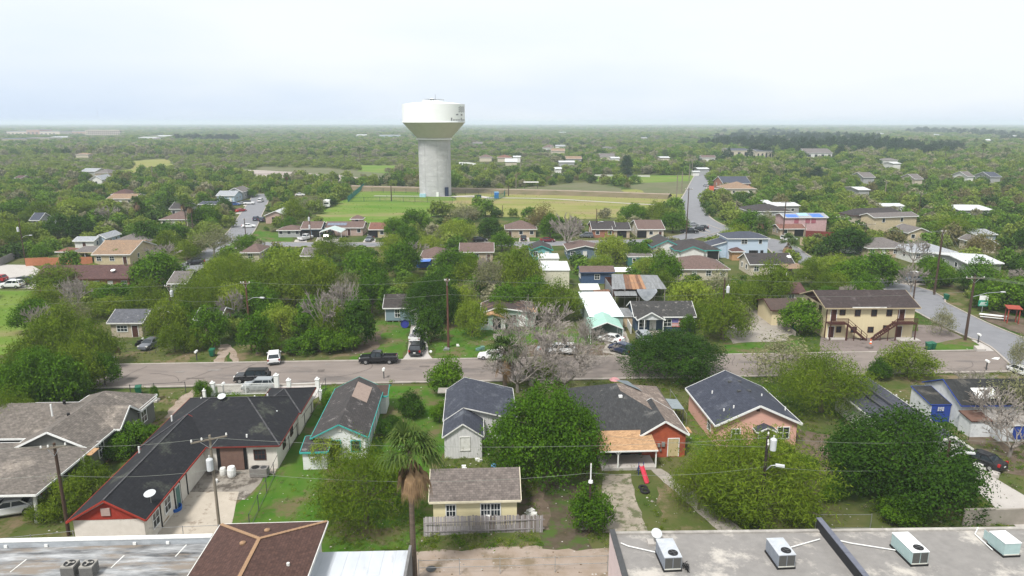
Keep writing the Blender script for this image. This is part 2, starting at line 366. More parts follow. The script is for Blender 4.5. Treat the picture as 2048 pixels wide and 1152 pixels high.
patch("courtyard_slab", [(318, 985), (478, 984), (462, 1056), (440, 1092), (270, 1092)], mat("pale_courtyard_concrete", (0.56, 0.5, 0.42), (0.44, 0.39, 0.32), 0.4, world=True, c3=(0.27, 0.22, 0.17), amt=0.14, s3=0.7, detail=9), 0.1, 2)
patch("side_path", [(558, 905), (590, 875), (618, 828), (612, 822), (575, 880), (535, 945), (548, 950)], CONC, 0.15, 1)
patch("driveway", [(556, 768), (642, 768), (640, 792), (606, 812), (600, 792), (556, 790)], CONCL, 0.05)
patch("driveway", [(436, 766), (558, 766), (556, 786), (436, 786)], CONC, 0.2, 1)
patch("driveway", [(1206, 950), (1262, 948), (1272, 1000), (1296, 1066), (1206, 1066)], mat("cracked_drive_concrete", (0.42, 0.37, 0.3), (0.29, 0.25, 0.2), 0.8, world=True, c3=(0.13, 0.14, 0.07), amt=0.34, s3=0.9, detail=10), 0.15, 1)
patch("garden_path", [(1300, 938), (1322, 938), (1420, 1010), (1490, 1064), (1440, 1064), (1372, 1005)], CONC, 0.12, 1)
patch("driveway", [(1924, 955), (1958, 938), (2100, 1022), (2180, 1080), (2060, 1080)], CONCL, 0.03)
patch("driveway", [(822, 650), (853, 650), (857, 708), (866, 719), (804, 721), (815, 706)], CONCL)
patch("driveway", [(1180, 655), (1248, 655), (1262, 690), (1240, 712), (1205, 705), (1212, 690)], CONC, 0.1, 1)
patch("driveway", [(985, 668), (1000, 668), (1012, 700), (995, 700)], CONC, 0.1, 1)
patch("gravel_lot", [(1462, 640), (1510, 606), (1536, 620), (1568, 645), (1592, 664), (1575, 682), (1466, 688), (1450, 670)], CONC, 0.4, 1.5)
patch("parking_lot", [(1640, 668), (1870, 662), (1898, 684), (1870, 690), (1868, 706), (1640, 708)], PEDCONC, 0.15, 1.5)
patch("house_drive", [(590, 480), (615, 477), (612, 490), (585, 492)], CONCL); patch("house_drive", [(635, 474), (684, 474), (668, 492), (626, 492)], CONCL)
patch("house_drive", [(730, 478), (752, 478), (748, 492), (720, 492)], CONCL); patch("house_drive", [(1040, 464), (1056, 464), (1062, 498), (1036, 498)], CONCL)
patch("house_drive", [(1285, 468), (1300, 468), (1340, 486), (1316, 490), (1300, 480)], CONCL)
patch("lawn", [(1058, 468), (1085, 468), (1090, 480), (1062, 482)], G_LAWN, 0.3); patch("lawn", [(510, 460), (590, 468), (580, 490), (470, 500), (480, 470)], G_LAWN, 0.3)
patch("house_drive", [(495, 404), (512, 404), (500, 414), (486, 412)], CONCL); patch("house_drive", [(480, 422), (500, 422), (492, 428), (470, 428)], CONCL)
patch("lawn", [(1140, 522), (1210, 522), (1214, 530), (1140, 530)], G_LAWN, 0.3)
patch("parking_lot", [(1384, 458), (1450, 468), (1440, 478), (1390, 474), (1368, 466)], ASPHB, 0.1)
patch("lawn", [(1862, 680), (1905, 676), (1950, 684), (1958, 692), (1950, 701), (1868, 704), (1866, 690)], G_LAWN, 0.1, 1)
patch("parking_lot", [(1836, 650), (1880, 652), (1926, 676), (1908, 680), (1868, 688), (1838, 690)], PEDCONC, 0.1, 1.5)
patch("sidewalk", [(1942, 680), (1958, 680), (2010, 712), (1978, 706), (1962, 700), (1958, 690)], CONCL, 0.05)
patch("gravel_verge", [(1946, 632), (1985, 622), (2100, 650), (2100, 690), (2040, 668), (1994, 650)], G_DIRT, 0.3, 1)
patch("lawn", [(1850, 575), (1905, 570), (1985, 622), (1950, 640), (1880, 600)], G_LAWN2, 0.3, 1)
patch("lot", [(1785, 560), (1850, 560), (1856, 570), (1790, 574)], CONC, 0.2, 1)
# streets
ribbon("street", [(-150, 92), (-60, 96.3), (0, 99.2), (40, 101.3), (77, 102.8), (80, 103)], 9.6, ASPH, world=True)
for off, x0, x1 in ((-4.9, -150, 78), (4.9, -150, 75.5)):
    kb = MB(); n = 60
    for i in range(n):
        xa = x0 + (x1 - x0) * i / n; xb = x0 + (x1 - x0) * (i + 1) / n
        fy = lambda x: 99.2 + x * 0.0505 + off
        kb.bar((xa, fy(xa), 0.15), (xb, fy(xb), 0.15), 0.34, 0.14)
    tag(kb.make("kerb", KERB), kind="structure")
ribbon("cross_street", [(74, 20), (76, 80), (83.2, 109.2), (82.9, 115.0), (82.7, 121.3), (83.0, 127.2), (83.7, 134.6), (84.5, 140.6), (87.3, 148.9), (79, 168), (77.5, 188), (80, 206), (79, 216), (69, 232), (66, 252)], 9.2, ASPHB, kerb=0.3, world=True)
ribbon("long_road", [(1450, 464), (1405, 444), (1385, 424), (1383, 405), (1391, 385), (1400, 362), (1408, 345), (1414, 338)], 10.5, ASPHB, kerb=0.5)
ribbon("back_street", [(-60, 575), (60, 558), (330, 548), (400, 524), (440, 500), (470, 490), (700, 490), (1000, 489), (1200, 486), (1340, 480), (1420, 462)], 7.5, ASPHB, kerb=0.25)
ribbon("left_street", [(395, 530), (440, 500), (480, 466), (502, 430), (519, 400), (521, 388)], 8.5, ASPHB, kerb=0.3)
ribbon("footpath", [(748, 392), (905, 393.5), (1000, 396), (1100, 398), (1255, 407), (1312, 410)], 2.4, CONCL)
ribbon("footpath", [(905, 394), (945, 392), (985, 397)], 5, CONCL, keep=False)
patch("road_marking", [(1990, 716), (2000, 717), (1996, 721), (1982, 719)], WHITE, keep=False, z=0.13)
patch("road_patch", [(636, 741), (650, 740), (648, 745), (634, 746)], mat("dark_patch_asphalt", (0.17, 0.145, 0.13), world=True), 0.1, 1, keep=False, z=0.13)
tag(MB().lathe([(0.42, 0.35), (0.42, 0.36), (0, 0.362)], 16).make("manhole_cover", DGREY, loc=(*at(862, 1139).xy, -0.28)), "round rusty manhole cover in the pale dirt alley", "manhole cover")
rp_ = random.Random(8)
for i in range(16):
    x = rp_.uniform(-58, 72); yc = 99.2 + x * .0505 + rp_.uniform(-3.6, 3.6); w_, d_ = rp_.uniform(.5, 2.6), rp_.uniform(.3, .9)
    patch("road_patch", [(x, yc), (x + w_, yc + .05), (x + w_, yc + d_), (x, yc + d_ - .05)], mat("dark_patch_asphalt", (0.17, 0.145, 0.13), world=True) if i % 3 else mat("pale_patch_asphalt", (.3, .27, .25), world=True), .08, .6, keep=False, world=True, z=.1255 + i * .0004)
for i in range(14):                      # sealed cracks
    x = rp_.uniform(-58, 70); yy = 99.2 + x * .0505 + rp_.uniform(-4.2, 4.2); b = MB(); p = Vector((x, yy, .124)); an = rp_.choice((0.05, 1.5)) + rp_.uniform(-.3, .3)
    for k in range(rp_.randint(6, 16)):
        an += rp_.uniform(-.35, .35); q_ = p + Vector((math.cos(an), math.sin(an), 0)) * .7; fy_ = 99.2 + q_.x * .0505
        if abs(q_.y - fy_) > 4.4: break
        n_ = Vector((-math.sin(an), math.cos(an), 0)) * .035; b.poly([p - n_, q_ - n_, q_ + n_, p + n_]); p = q_
    if b.f: tag(b.make("road_crack", mat("crack_filler", (.1, .085, .08), world=True)), kind="structure")
# the levee: crest road over two slopes
lv = [at(*p, 1.6) for p in [(600, 366), (722, 372), (905, 376), (1130, 381), (1340, 388)]]
prof = [(-9.5, 0.0), (-2.4, 1.6), (2.2, 1.6), (9, 0.0)]
for nm, a, b_, mm in (("levee_slope", 0, 1, mat("dry_levee_grass", (0.21, 0.165, 0.1), (0.13, 0.12, 0.055), 0.12, world=True, rough=1, detail=9)), ("levee_road", 1, 2, G_CALICHE), ("levee_slope", 2, 3, G_FIELD)):
    b = MB()
    for i in range(len(lv) - 1):
        r4 = []
        for k, idx in ((a, i), (a, i + 1), (b_, i + 1), (b_, i)):
            d = (lv[min(idx + 1, len(lv) - 1)] - lv[max(idx - 1, 0)]).normalized(); n_ = Vector((-d.y, d.x, 0)); n_ = n_ if n_.y > 0 else -n_
            p = lv[idx] + n_ * prof[k][0]; r4.append((p.x, p.y, prof[k][1] + 0.01))
        b.poly(r4)
    tag(b.make(nm, mm), kind="structure")
POLYS.append([(p.x, p.y - 10, 0) for p in lv] + [(p.x, p.y + 10, 0) for p in reversed(lv)])

# ---------------------------------------------------------------- houses
MARKS = []           # (x, y, short name): what labels refer to
KEEP = []            # (px0, py0, px1, py1, distance): picture areas that scattered trees must leave open
def roofmat(name, c, c2=None, c3=None, amt=0.3, sh=1, s3=0.35, scale=2.5):
    c = tuple(v * .82 for v in c); c2 = c2 and tuple(v * .72 for v in c2); return mat(name, c, c2, scale, rough=0.9, bump=0.25, c3=c3, amt=amt, shingle=sh, s3=s3, detail=8)
def block(root, x0, x1, y0, y1, ze, rise, typ, wall, roof, trim, ro=0.0, oh=0.4, t=0.14, zb=0.0, th=0.2, roofs=None, ohy=None, walls=True, caps=None, k=None):
    """one roofed volume; x0..y1 is the outline of the roof"""
    ohy = oh if ohy is None else ohy
    xm, ym, zr = (x0 + x1) / 2 + (ro if typ[1] == 'y' else 0), (y0 + y1) / 2 + (ro if typ[1] == 'x' else 0), ze + rise
    r = MB(); w_ = MB(); edges = []
    N, E_, S_, W_ = (0, 0, 0, 0)
    A, B_, C_, D_ = (x0, y0, ze), (x1, y0, ze), (x1, y1, ze), (x0, y1, ze)
    if typ == 'gx':
        P, Q = (x0, ym, zr), (x1, ym, zr)
        r.slab([A, B_, Q, P], t, 0); r.slab([P, Q, C_, D_], t, 1); edges = [(A, B_), (C_, D_), (A, P), (P, D_), (B_, Q), (Q, C_)]
        s1 = rise / (ym - y0); s2 = rise / (y1 - ym)
        prof = [(y0 + ohy, zb), (y1 - ohy, zb), (y1 - ohy, ze + ohy * s2 - t), (ym, zr - t), (y0 + ohy, ze + ohy * s1 - t)]
        a = [(x0 + oh, p[0], p[1]) for p in prof]; b = [(x1 - oh, p[0], p[1]) for p in prof]
        w_.poly(list(reversed(a))); w_.poly(b)
        for i in range(5):
            if i != 0: w_.poly([a[i], a[(i + 1) % 5], b[(i + 1) % 5], b[i]])
    elif typ in ('gy', 'hgy'):
        back = typ == 'hgy'; ye = y1 - (x1 - x0) / 2 * 0.9 if back else y1
        P, Q = (xm, y0, zr), (xm, ye, zr)
        r.slab([P, Q, D_, A], t, 0); r.slab([B_, C_, Q, P], t, 1)
        if back: r.slab([Q, C_, D_], t, 0)
        edges = [(A, P), (P, B_), (B_, C_), (D_, A)] + ([(C_, D_)] if back else [(D_, Q), (Q, C_)])
        s1 = rise / (xm - x0); s2 = rise / (x1 - xm)
        prof = [(x0 + oh, zb), (x1 - oh, zb), (x1 - oh, ze + oh * s2 - t), (xm, zr - t), (x0 + oh, ze + oh * s1 - t)]
        ya, yb = y0 + ohy, (y1 - ohy if not back else y1 - ohy)
        a = [(p[0], ya, p[1]) for p in prof]
        w_.poly(a)
        if back:
            zz = ze + 0.05
            w_.poly([(x0 + oh, ya, zb), (x0 + oh, ya, zz), (x0 + oh, yb, zz), (x0 + oh, yb, zb)]); w_.poly([(x1 - oh, ya, zb), (x1 - oh, yb, zb), (x1 - oh, yb, zz), (x1 - oh, ya, zz)])
            w_.poly([(x1 - oh, yb, zb), (x0 + oh, yb, zb), (x0 + oh, yb, zz), (x1 - oh, yb, zz)])
        else:
            b = [(p[0], yb, p[1]) for p in prof]; w_.poly(list(reversed(b)))
            for i in range(5):
                if i != 0: w_.poly([a[(i + 1) % 5], a[i], b[i], b[(i + 1) % 5]])
    elif typ in ('hx', 'hy', 'p'):
        if typ == 'hx': k = k or min((y1 - y0) / 2 * 0.95, (x1 - x0) / 2 - 0.02); P, Q = (x0 + k, ym, zr), (x1 - k, ym, zr)
        else: k = k or min((x1 - x0) / 2 * 0.95, (y1 - y0) / 2 - 0.02); P, Q = (xm, y0 + k, zr), (xm, y1 - k, zr)
        if typ == 'hx': r.slab([A, B_, Q, P], t, 0); r.slab([B_, C_, Q], t, 1); r.slab([C_, D_, P, Q], t, 0); r.slab([D_, A, P], t, 0)
        else: r.slab([A, B_, P], t, 0); r.slab([B_, C_, Q, P], t, 1); r.slab([C_, D_, Q], t, 0); r.slab([D_, A, P, Q], t, 0)
        edges = [(A, B_), (B_, C_), (C_, D_), (D_, A)]
        w_.box(x0 + oh, x1 - oh, y0 + ohy, y1 - ohy, zb, ze + 0.06)
    elif typ[0] == 's':            # mono-pitch: sy rises away, sx rises to +x, sf falls away
        h = {'sy': (0, 0, rise, rise), 'sf': (rise, rise, 0, 0), 'sx': (0, rise, rise, 0), 'sw': (rise, 0, 0, rise)}[typ]
        pts = [(p[0], p[1], p[2] + k) for p, k in zip((A, B_, C_, D_), h)]
        r.slab(pts, t, 0); edges = [(pts[i], pts[(i + 1) % 4]) for i in range(4)]
        def hz(x, y):
            u = (x - x0) / (x1 - x0); v = (y - y0) / (y1 - y0)
            return ze - t + rise * {'sy': v, 'sf': 1 - v, 'sx': u, 'sw': 1 - u}[typ]
        c = [(x0 + oh, y0 + ohy), (x1 - oh, y0 + ohy), (x1 - oh, y1 - ohy), (x0 + oh, y1 - ohy)]
        for i in range(4):
            p, q_ = c[i], c[(i + 1) % 4]; w_.poly([(*p, zb), (*q_, zb), (*q_, hz(*q_)), (*p, hz(*p))])
    ro_ = r.make("roof", roofs or [roof, roof], root)
    if th:
        tb = MB()
        for p, q_ in edges:
            p = Vector(p); q_ = Vector(q_); c = Vector((xm, ym, 0)); mid = (p + q_) / 2 - c; mid.z = 0
            d = (q_ - p).normalized(); n_ = Vector((d.y, -d.x, 0)); n_ = n_.normalized() if n_.length > 0.01 else n_
            if n_.dot(mid) < 0: n_ = -n_
            off = n_ * 0.035 + Vector((0, 0, -th / 2 + 0.012)); tb.bar(p + off, q_ + off, 0.06, th)
        tb.make("fascia", trim, root)
    if caps:
        cb = MB(); up_ = Vector((0, 0, .03))
        segs = {'gx': lambda: [(P, Q)], 'gy': lambda: [(P, Q)], 'hgy': lambda: [(P, Q), (Q, C_), (Q, D_)], 'hx': lambda: [(P, Q), (A, P), (D_, P), (B_, Q), (C_, Q)], 'hy': lambda: [(P, Q), (A, P), (B_, P), (C_, Q), (D_, Q)]}[typ]()
        for p, q_ in segs: cb.bar(Vector(p) + up_, Vector(q_) + up_, .15, .04)
        cb.make("ridge_cap", caps, root)
    if walls: w_.make("wall", wall, root)
    return ro_
def window(root, side, at_, a, z, w=1.0, h=1.2, frame=WHITE, mun=1, gl=None, name="window"):
    """side: 'f' faces -y at y=at_, 'l' faces -x at x=at_, 'r' faces +x; a = position along that wall"""
    def T(b, u0, u1, z0, z1, d0, d1):
        if side == 'f': b.box(u0, u1, at_ - d1, at_ - d0, z0, z1)
        elif side == 'l': b.box(at_ - d1, at_ - d0, u0, u1, z0, z1)
        else: b.box(at_ + d0, at_ + d1, u0, u1, z0, z1)
    g_ = MB(); T(g_, a, a + w, z, z + h, -0.02, 0.03); go = g_.make(name, gl or GLASS, root)
    f = MB(); k = 0.09
    T(f, a - k, a, z - k, z + h + k, -0.02, 0.08); T(f, a + w, a + w + k, z - k, z + h + k, -0.02, 0.08)
    T(f, a, a + w, z - k, z, -0.02, 0.08); T(f, a, a + w, z + h, z + h + k, -0.02, 0.08)
    if mun:
        for i in range(1, mun + 1): T(f, a + w * i / (mun + 1) - 0.025, a + w * i / (mun + 1) + 0.025, z, z + h, 0.031, 0.05)
        T(f, a, a + w, z + h / 2 - 0.025, z + h / 2 + 0.025, 0.03, 0.051)
    f.make("frame", frame, go); return go
def door(root, side, at_, a, w=0.95, h=2.05, m=WHITE, z=0.1):
    b = MB(); f = MB()
    def T(b, u0, u1, z0, z1, d0, d1):
        if side == 'f': b.box(u0, u1, at_ - d1, at_ - d0, z0, z1)
        elif side == 'l': b.box(at_ - d1, at_ - d0, u0, u1, z0, z1)
        else: b.box(at_ + d0, at_ + d1, u0, u1, z0, z1)
    T(b, a, a + w, z, z + h, -0.02, 0.035); o = b.make("door", m, root)
    T(f, a - 0.08, a, z, z + h + 0.08, -0.02, 0.07); T(f, a + w, a + w + 0.08, z, z + h + 0.08, -0.02, 0.07); T(f, a, a + w, z + h, z + h + 0.08, -0.02, 0.07)
    f.make("frame", WHITE, o); return o
def posts(root, pts, z, w=0.12, m=WHITE, zb=0.0):
    for x, y in pts: MB().box(x - w / 2, x + w / 2, y - w / 2, y + w / 2, zb, z).make("post", m, root)
def vents(root, pts, m=WHITE, h=0.45, r=0.06):
    for x, y, z in pts: MB().lathe([(r, z - 0.5), (r, z + h), (0, z + h)], 8).make("vent_pipe", m, root, loc=(x, y, 0))
def house(name, label, short, p, q_, ze, rz=3.0, W=None, cat="house", dy=0.0, kp=None, z2=0.0):
    """root at the near left corner of the roof outline; p, q_ = picture points of the near eave ends"""
    a = at(*p, ze); b = at(*q_, ze)
    if rz is None: rz = math.degrees(math.atan2(b.y - a.y, b.x - a.x))
    Wd = W or (b - a).length
    c = (a + b) / 2; d = Vector((math.cos(R(rz)), math.sin(R(rz)), 0)); o = c - d * (Wd / 2); o.z = 0
    root = empty(name, o, R(rz), label, cat)
    n_ = Vector((-math.sin(R(rz)), math.cos(R(rz)), 0))
    MARKS.append((c.x + n_.x * 3, c.y + n_.y * 3, short))
    FOOT.append((c.x + n_.x * 4, c.y + n_.y * 4, Wd / 2 + 2.0))
    x0 = min(p[0], q_[0]); x1 = max(p[0], q_[0]); yy = max(p[1], q_[1])
    KEEP.append(kp + (c.y,) if kp else (x0, yy - 26 * 150 / c.y, x1, yy + (7 if c.y < 170 else -2) * 150 / c.y, c.y))
    return root, Wd
FOOT = []
LIV = {}
# ---- grey-brown ranch house at the left edge
RG = roofmat("grey_brown_shingles", (0.2, 0.175, 0.155), (0.135, 0.12, 0.105), (0.24, 0.21, 0.18), 0.2, 2)
RG1 = roofmat("grey_brown_shingles_b", (0.2, 0.175, 0.155), (0.135, 0.12, 0.105), (0.24, 0.21, 0.18), 0.2, 1)
WG = mat("grey_green_siding", (0.13, 0.135, 0.125), (0.105, 0.11, 0.1), 3, stretch=(4, 4, 0.3))
c = at(185, 893, 3)
r_ = empty("ranch_house", (c.x, c.y, 0), R(2), "large low grey house with brown grey shingle roof and open carport in its near end", "house")
MARKS.append((c.x - 6, c.y + 5, "large grey ranch house")); FOOT.append((c.x - 6, c.y + 3, 13)); KEEP.append((0, 770, 310, 1030, 58))
block(r_, -8.2, 0.1, -0.6, 14.5, 3.0, 2.0, 'hgy', WG, RG, WHITE, oh=0.45)
block(r_, -17.5, -3.0, 2.2, 12.2, 3.02, 2.0, 'hx', WG, RG1, WHITE, oh=0.5)
block(r_, -4.5, 0.75, 4.2, 9.2, 3.03, 1.75, 'gx', WG, RG1, WHITE, oh=0.35)
block(r_, -7.5, 0.35, 9.5, 13.8, 2.9, 0.9, 'hx', WG, RG1, WHITE, oh=0.3)
block(r_, -17.5, 0.3, -9.9, 1.0, 3.1, 0.75, 'hx', WG, RG1, WHITE, oh=0.4, walls=False)
MB().box(-16, -7.5, -3.0, -2.85, 0, 3.0).make("wall", WG, r_); MB().box(-7.6, -7.4, -9, -2.9, 0, 3.0).make("wall", WG, r_)
for x in (-0.3, -5.0, -10.5): MB().lathe([(0.33, 0), (0.33, 0.9), (0.17, 0.95), (0.14, 3.05), (0, 3.05)], 8).make("column", DWHITE, r_, loc=(x, -9.3, 0))
posts(r_, [(-0.2, -5.2), (-0.2, -1.6)], 3.05, 0.15, DWHITE)
MB().slab([(-1.4, -1.9, 3.16), (.9, -1.9, 2.95), (.9, -0.4, 3.0), (-1.4, -0.4, 3.22)], 0.06).make("patch_board", PLY, r_)
window(r_, 'r', 0.4 - 0.75, 1.5, 0.95, 1.0, 1.5, mun=1); window(r_, 'r', 0.4, 5.6, 1.0, 1.1, 1.4, mun=1)
window(r_, 'r', 0.05, 10.2, 1.0, 1.2, 1.4); door(r_, 'r', 0.4, 7.4, m=WG)
vents(r_, [(-6.6, 4.6, 5.0)], WHITE, 0.9, 0.09); vents(r_, [(-7.0, 7.6, 5.0), (-2.9, 6.8, 4.2), (-4.6, 4.2, 4.9)], BLACK, 0.1, 0.16)
# ---- black shingled L-shaped house
RK = roofmat("black_shingles", (0.013, 0.014, 0.018), (0.023, 0.024, 0.029), (0.055, 0.06, 0.05), 0.12, 2, s3=0.3)
RK1 = roofmat("black_shingles_b", (0.013, 0.014, 0.018), (0.023, 0.024, 0.029), (0.06, 0.065, 0.052), 0.16, 1, s3=0.3)
WP = mat("cream_plaster", (0.64, 0.61, 0.56), (0.55, 0.52, 0.47), 1.2, c3=(0.36, 0.31, 0.26), amt=0.08, s3=0.9)
REDP = mat("red_painted_board", (0.3, 0.035, 0.02), (0.24, 0.028, 0.017), 3)
c = at(212, 1042, 2.9)
r_ = empty("black_roof_house", (c.x, c.y, 0), R(3), "long L-shaped house with black shingle roof, red gable and cream plaster walls", "house")
MARKS.append((c.x + 3, c.y + 16, "long black-roofed house")); FOOT.append((c.x + 1, c.y + 8, 9)); FOOT.append((c.x + 4, c.y + 20, 12)); KEEP.append((150, 785, 612, 1070, 53))
REDD = mat("dark_red_trim", (.16, .025, .018)); KCAP = mat("grey_ridge_shingles", (0.085, 0.085, 0.09), (0.035, 0.035, 0.04), 3)
block(r_, -3.3, 3.3, 0, 18.0, 2.9, 1.95, 'gy', WP, RK, REDP, oh=0.35, th=0.16, caps=KCAP)
block(r_, -3.6, 10.9, 13.8, 27.6, 2.9, 2.75, 'hx', WP, RK1, REDD, k=5.2, oh=0.45, th=0.14, caps=KCAP)
block(r_, 5.4, 11.1, 22.2, 30.4, 2.92, 1.5, 'hx', WP, RK1, REDD, oh=0.4, th=0.14, caps=KCAP)
MB().poly([(-2.93, 0.31, 2.85), (2.93, 0.31, 2.85), (0, 0.31, 4.5)]).make("gable_board", REDP, r_)
MB().box(-0.45, 0.3, 0.2, 0.33, 3.25, 3.95).make("gable_vent", mat("pinkish_vent", (0.4, 0.3, 0.27)), r_)
MB().lathe([(1.15, 5.15), (1.15, 5.3), (0, 5.33)], 4).make("roof_cap", RK1, r_, loc=(3.6, 20.7, -0.2), rz=R(45))
for y_, n_ in ((1.8, 1), (4.2, 1)): window(r_, 'r', 2.95, y_, 0.9, 1.2, 1.35, mun=1)
for y_ in (3.3, 6.3, 7.6, 9.2): MB().box(2.95, 3.02, y_, y_ + 0.14, 0.05, 2.8).make("wall_batten", BLACK, r_)
door(r_, 'r', 2.95, 6.6, m=mat("teal_door", (0.1, 0.2, 0.18)))
MB().box(4.2, 7.3, 14.15, 14.2, 0.05, 2.75).make("porch_shade_panel", BLACK, r_)  # solid black panel on the wall, painted shade of the open porch
MB().box(4.6, 7.0, 14.05, 14.12, 0.1, 2.6).make("burglar_screen", mat("brown_slats", (0.16, 0.1, 0.08)), r_)
window(r_, 'f', 14.25, 8.1, 1.2, 1.1, 1.0, frame=BROWNW, mun=2)
for i in range(3): window(r_, 'r', 10.45, 16.5 + i * 3.2, 1.2, 0.9, 1.0, frame=BROWNW, mun=0)
vents(r_, [(7.2, 15.0, 3.3), (-2.2, 19.0, 3.9), (-0.6, 23.5, 4.2), (5.0, 25.2, 3.6), (6.6, 25.0, 3.9), (8.9, 20.5, 3.6), (-2.6, 12, 3.6)], WHITE, 0.4, 0.09)
# ---- small house with teal trim
RT = roofmat("weathered_dark_shingles", (0.05, 0.046, 0.047), (0.075, 0.068, 0.066), (0.2, 0.185, 0.18), 0.1, 2, s3=0.9)
TEAL = mat("teal_paint", (0.05, 0.36, 0.33)); WT = mat("white_siding", (0.68, 0.7, 0.7), (0.55, 0.57, 0.57), 2, stretch=(0.6, 0.6, 8))
r_, W = house("teal_trim_house", "small white house with teal trim and a weathered dark gable roof with a tan patch", "teal-trimmed white house", (622, 875), (735, 876), 2.8, 3.4, W=6.2, kp=(612, 770, 775, 900))
block(r_, 0, W, 0, 14.6, 2.8, 1.55, 'gy', WT, RT, TEAL, oh=0.4, th=.14)
block(r_, -0.7, 2.2, -1.9, 1.0, 2.15, 0.5, 'sy', WT, RT, TEAL, oh=0.2)
block(r_, W * 0.55, W + 0.7, 12.4, 16.2, 2.55, 0.75, 'gx', WT, roofmat("brown_old_shingles", (0.09, 0.06, 0.05)), TEAL, oh=0.3)
MB().poly([(3.22, 8.0, 4.36), (4.95, 8.0, 3.49), (4.95, 12.9, 3.49), (3.22, 12.9, 4.36)]).make("shingle_patch", mat("tan_new_shingles", (0.3, 0.235, 0.2), (0.25, 0.19, 0.16), 3), r_)
window(r_, 'f', 0.4, 2.35, 1.1, 0.75, 1.15, frame=TEAL, mun=0); window(r_, 'f', 0.4, 4.3, 1.0, 0.9, 1.2, frame=TEAL, mun=0)
MB().box(2.9, 3.3, 0.3, 0.42, 3.35, 3.75).make("gable_vent", DWHITE, r_)
for k in range(6): MB().box(W - 0.46, W - 0.36, 2 + k * 2.1, 2.1 + k * 2.1, 0, 2.7).make("corner_board", TEAL, r_)
# ---- slate blue roof with white shed front
RS = roofmat("slate_blue_shingles", (0.042, 0.048, 0.068), (0.07, 0.078, 0.105), (0.1, 0.11, 0.13), 0.2, 2)
WS = mat("flaking_white_siding", (0.6, 0.6, 0.6), (0.42, 0.42, 0.42), 2.5, stretch=(5, 5, 0.4), c3=(0.25, 0.24, 0.23), amt=0.06, s3=2)
r_, W = house("slate_roof_house", "white weatherboard house with a blue grey slate-coloured roof beside the big round tree", "blue-grey roofed white house", (887, 876), (965, 873), 2.6, 3, W=4.5, kp=(885, 765, 1020, 912))
block(r_, 0, W, 0, 5.2, 2.62, 1.55, 'gy', WS, RS, DWHITE, oh=0.2, th=0.12)
block(r_, -0.1, 8.4, 4.4, 14.2, 2.6, 1.6, 'gy', WS, RS, DWHITE, ro=-1.9, oh=0.4, th=0.12)
MB().slab([(-1.2, 13.4, 2.5), (3.5, 13.4, 2.5), (3.5, 15.6, 2.3), (-1.2, 15.6, 2.3)], 0.1).make("porch_roof", mat("grey_tin", (0.3, 0.28, 0.25)), r_)
window(r_, 'f', 0.2, 1.95, 1.0, 1.0, 1.5, frame=DWHITE, mun=0, gl=DWHITE)
vents(r_, [(1.3, 9.5, 3.1)], WHITE, 0.15, 0.12)
# ---- yellow cottage
RY = roofmat("taupe_shingles", (0.2, 0.17, 0.155), (0.14, 0.12, 0.11), (0.09, 0.075, 0.07), 0.12, 1, s3=0.5)
WY = mat("pale_yellow_siding", (0.66, 0.6, 0.38), (0.62, 0.55, 0.34), 1, stretch=(0.5, 0.5, 9))
r_, W = house("yellow_cottage", "small pale yellow cottage with taupe shingle roof behind the leaning picket fence", "pale yellow cottage", (858, 1002), (1042, 1002), 2.7, 2.5, kp=(850, 930, 1045, 1070))
block(r_, 0, W, 0, 6.0, 2.7, 1.7, 'gx', WY, RY, mat("cream_trim", (0.68, 0.63, 0.48)), oh=0.35)
window(r_, 'f', 0.35, 1.55, 0.95, 0.8, 1.2, mun=2); window(r_, 'f', 0.35, 4.7, 0.95, 0.8, 1.25, mun=2); window(r_, 'f', 0.35, 5.62, 0.95, 0.8, 1.25, mun=2)
MB().box(4.95, 5.55, -0.1, 0.33, 0.7, 1.1).make("window_air_conditioner", WHITE, r_)
vents(r_, [(2.3, 4.6, 3.5), (5.8, 4.6, 3.5)], BLACK, 0.1, 0.12)
# ---- orange-red brick house with covered patio
RO1 = roofmat("charred_dark_shingles", (0.04, 0.042, 0.046), (0.065, 0.066, 0.068), (0.12, 0.12, 0.115), 0.12, 2, s3=0.4)
RO2 = roofmat("tan_mottled_shingles", (0.27, 0.215, 0.18), (0.18, 0.145, 0.125), (0.34, 0.28, 0.24), 0.2, 2, s3=1.2)
WO = mat("orange_red_brick", (0.36, 0.085, 0.04), (0.27, 0.06, 0.03), 2, c3=(0.2, 0.05, 0.03), amt=0.1)
r_, W = house("brick_house", "orange red brick house with half tan and half black shingle roof and a covered patio", "orange brick house", (1285, 870), (1375, 870), 2.8, 3, W=5.4, kp=(1180, 752, 1380, 930))
block(r_, 0, W, 0, 6.5, 2.8, 1.65, 'gy', WO, RO1, WHITE, oh=0.3, roofs=[RO1, RO2])
block(r_, -6.2, W + 0.02, 0.9, 14.4, 2.78, 2.7, 'hy', WO, RO1, DGREY, oh=0.4, roofs=[RO1, RO2], ro=-0.6)
MB().slab([(-4.9, -2.6, 2.35), (1.3, -2.6, 2.35), (1.3, 1.1, 2.95), (-4.9, 1.1, 2.95)], 0.12).make("patio_roof", mat("tan_patio_shingles", (0.42, 0.26, 0.14), (0.33, 0.2, 0.11), 3, shingle=1), r_)
MB().bar((-4.9, -2.64, 2.28), (1.3, -2.64, 2.28), 0.06, 0.16).make("fascia", WHITE, r_)
posts(r_, [(-2.9, -2.4), (1.15, -2.4)], 2.3, 0.13)
MB().bar((-2.9, -2.4, 1.8), (-3.4, -2.4, 2.25), 0.08, 0.08).bar((-2.9, -2.4, 1.8), (-2.4, -2.4, 2.25), 0.08, 0.08).make("post_brace", WHITE, r_)
MB().box(-4.6, 1.2, -2.5, 0.6, 0.02, 0.32).make("patio_floor", CONCL, r_)
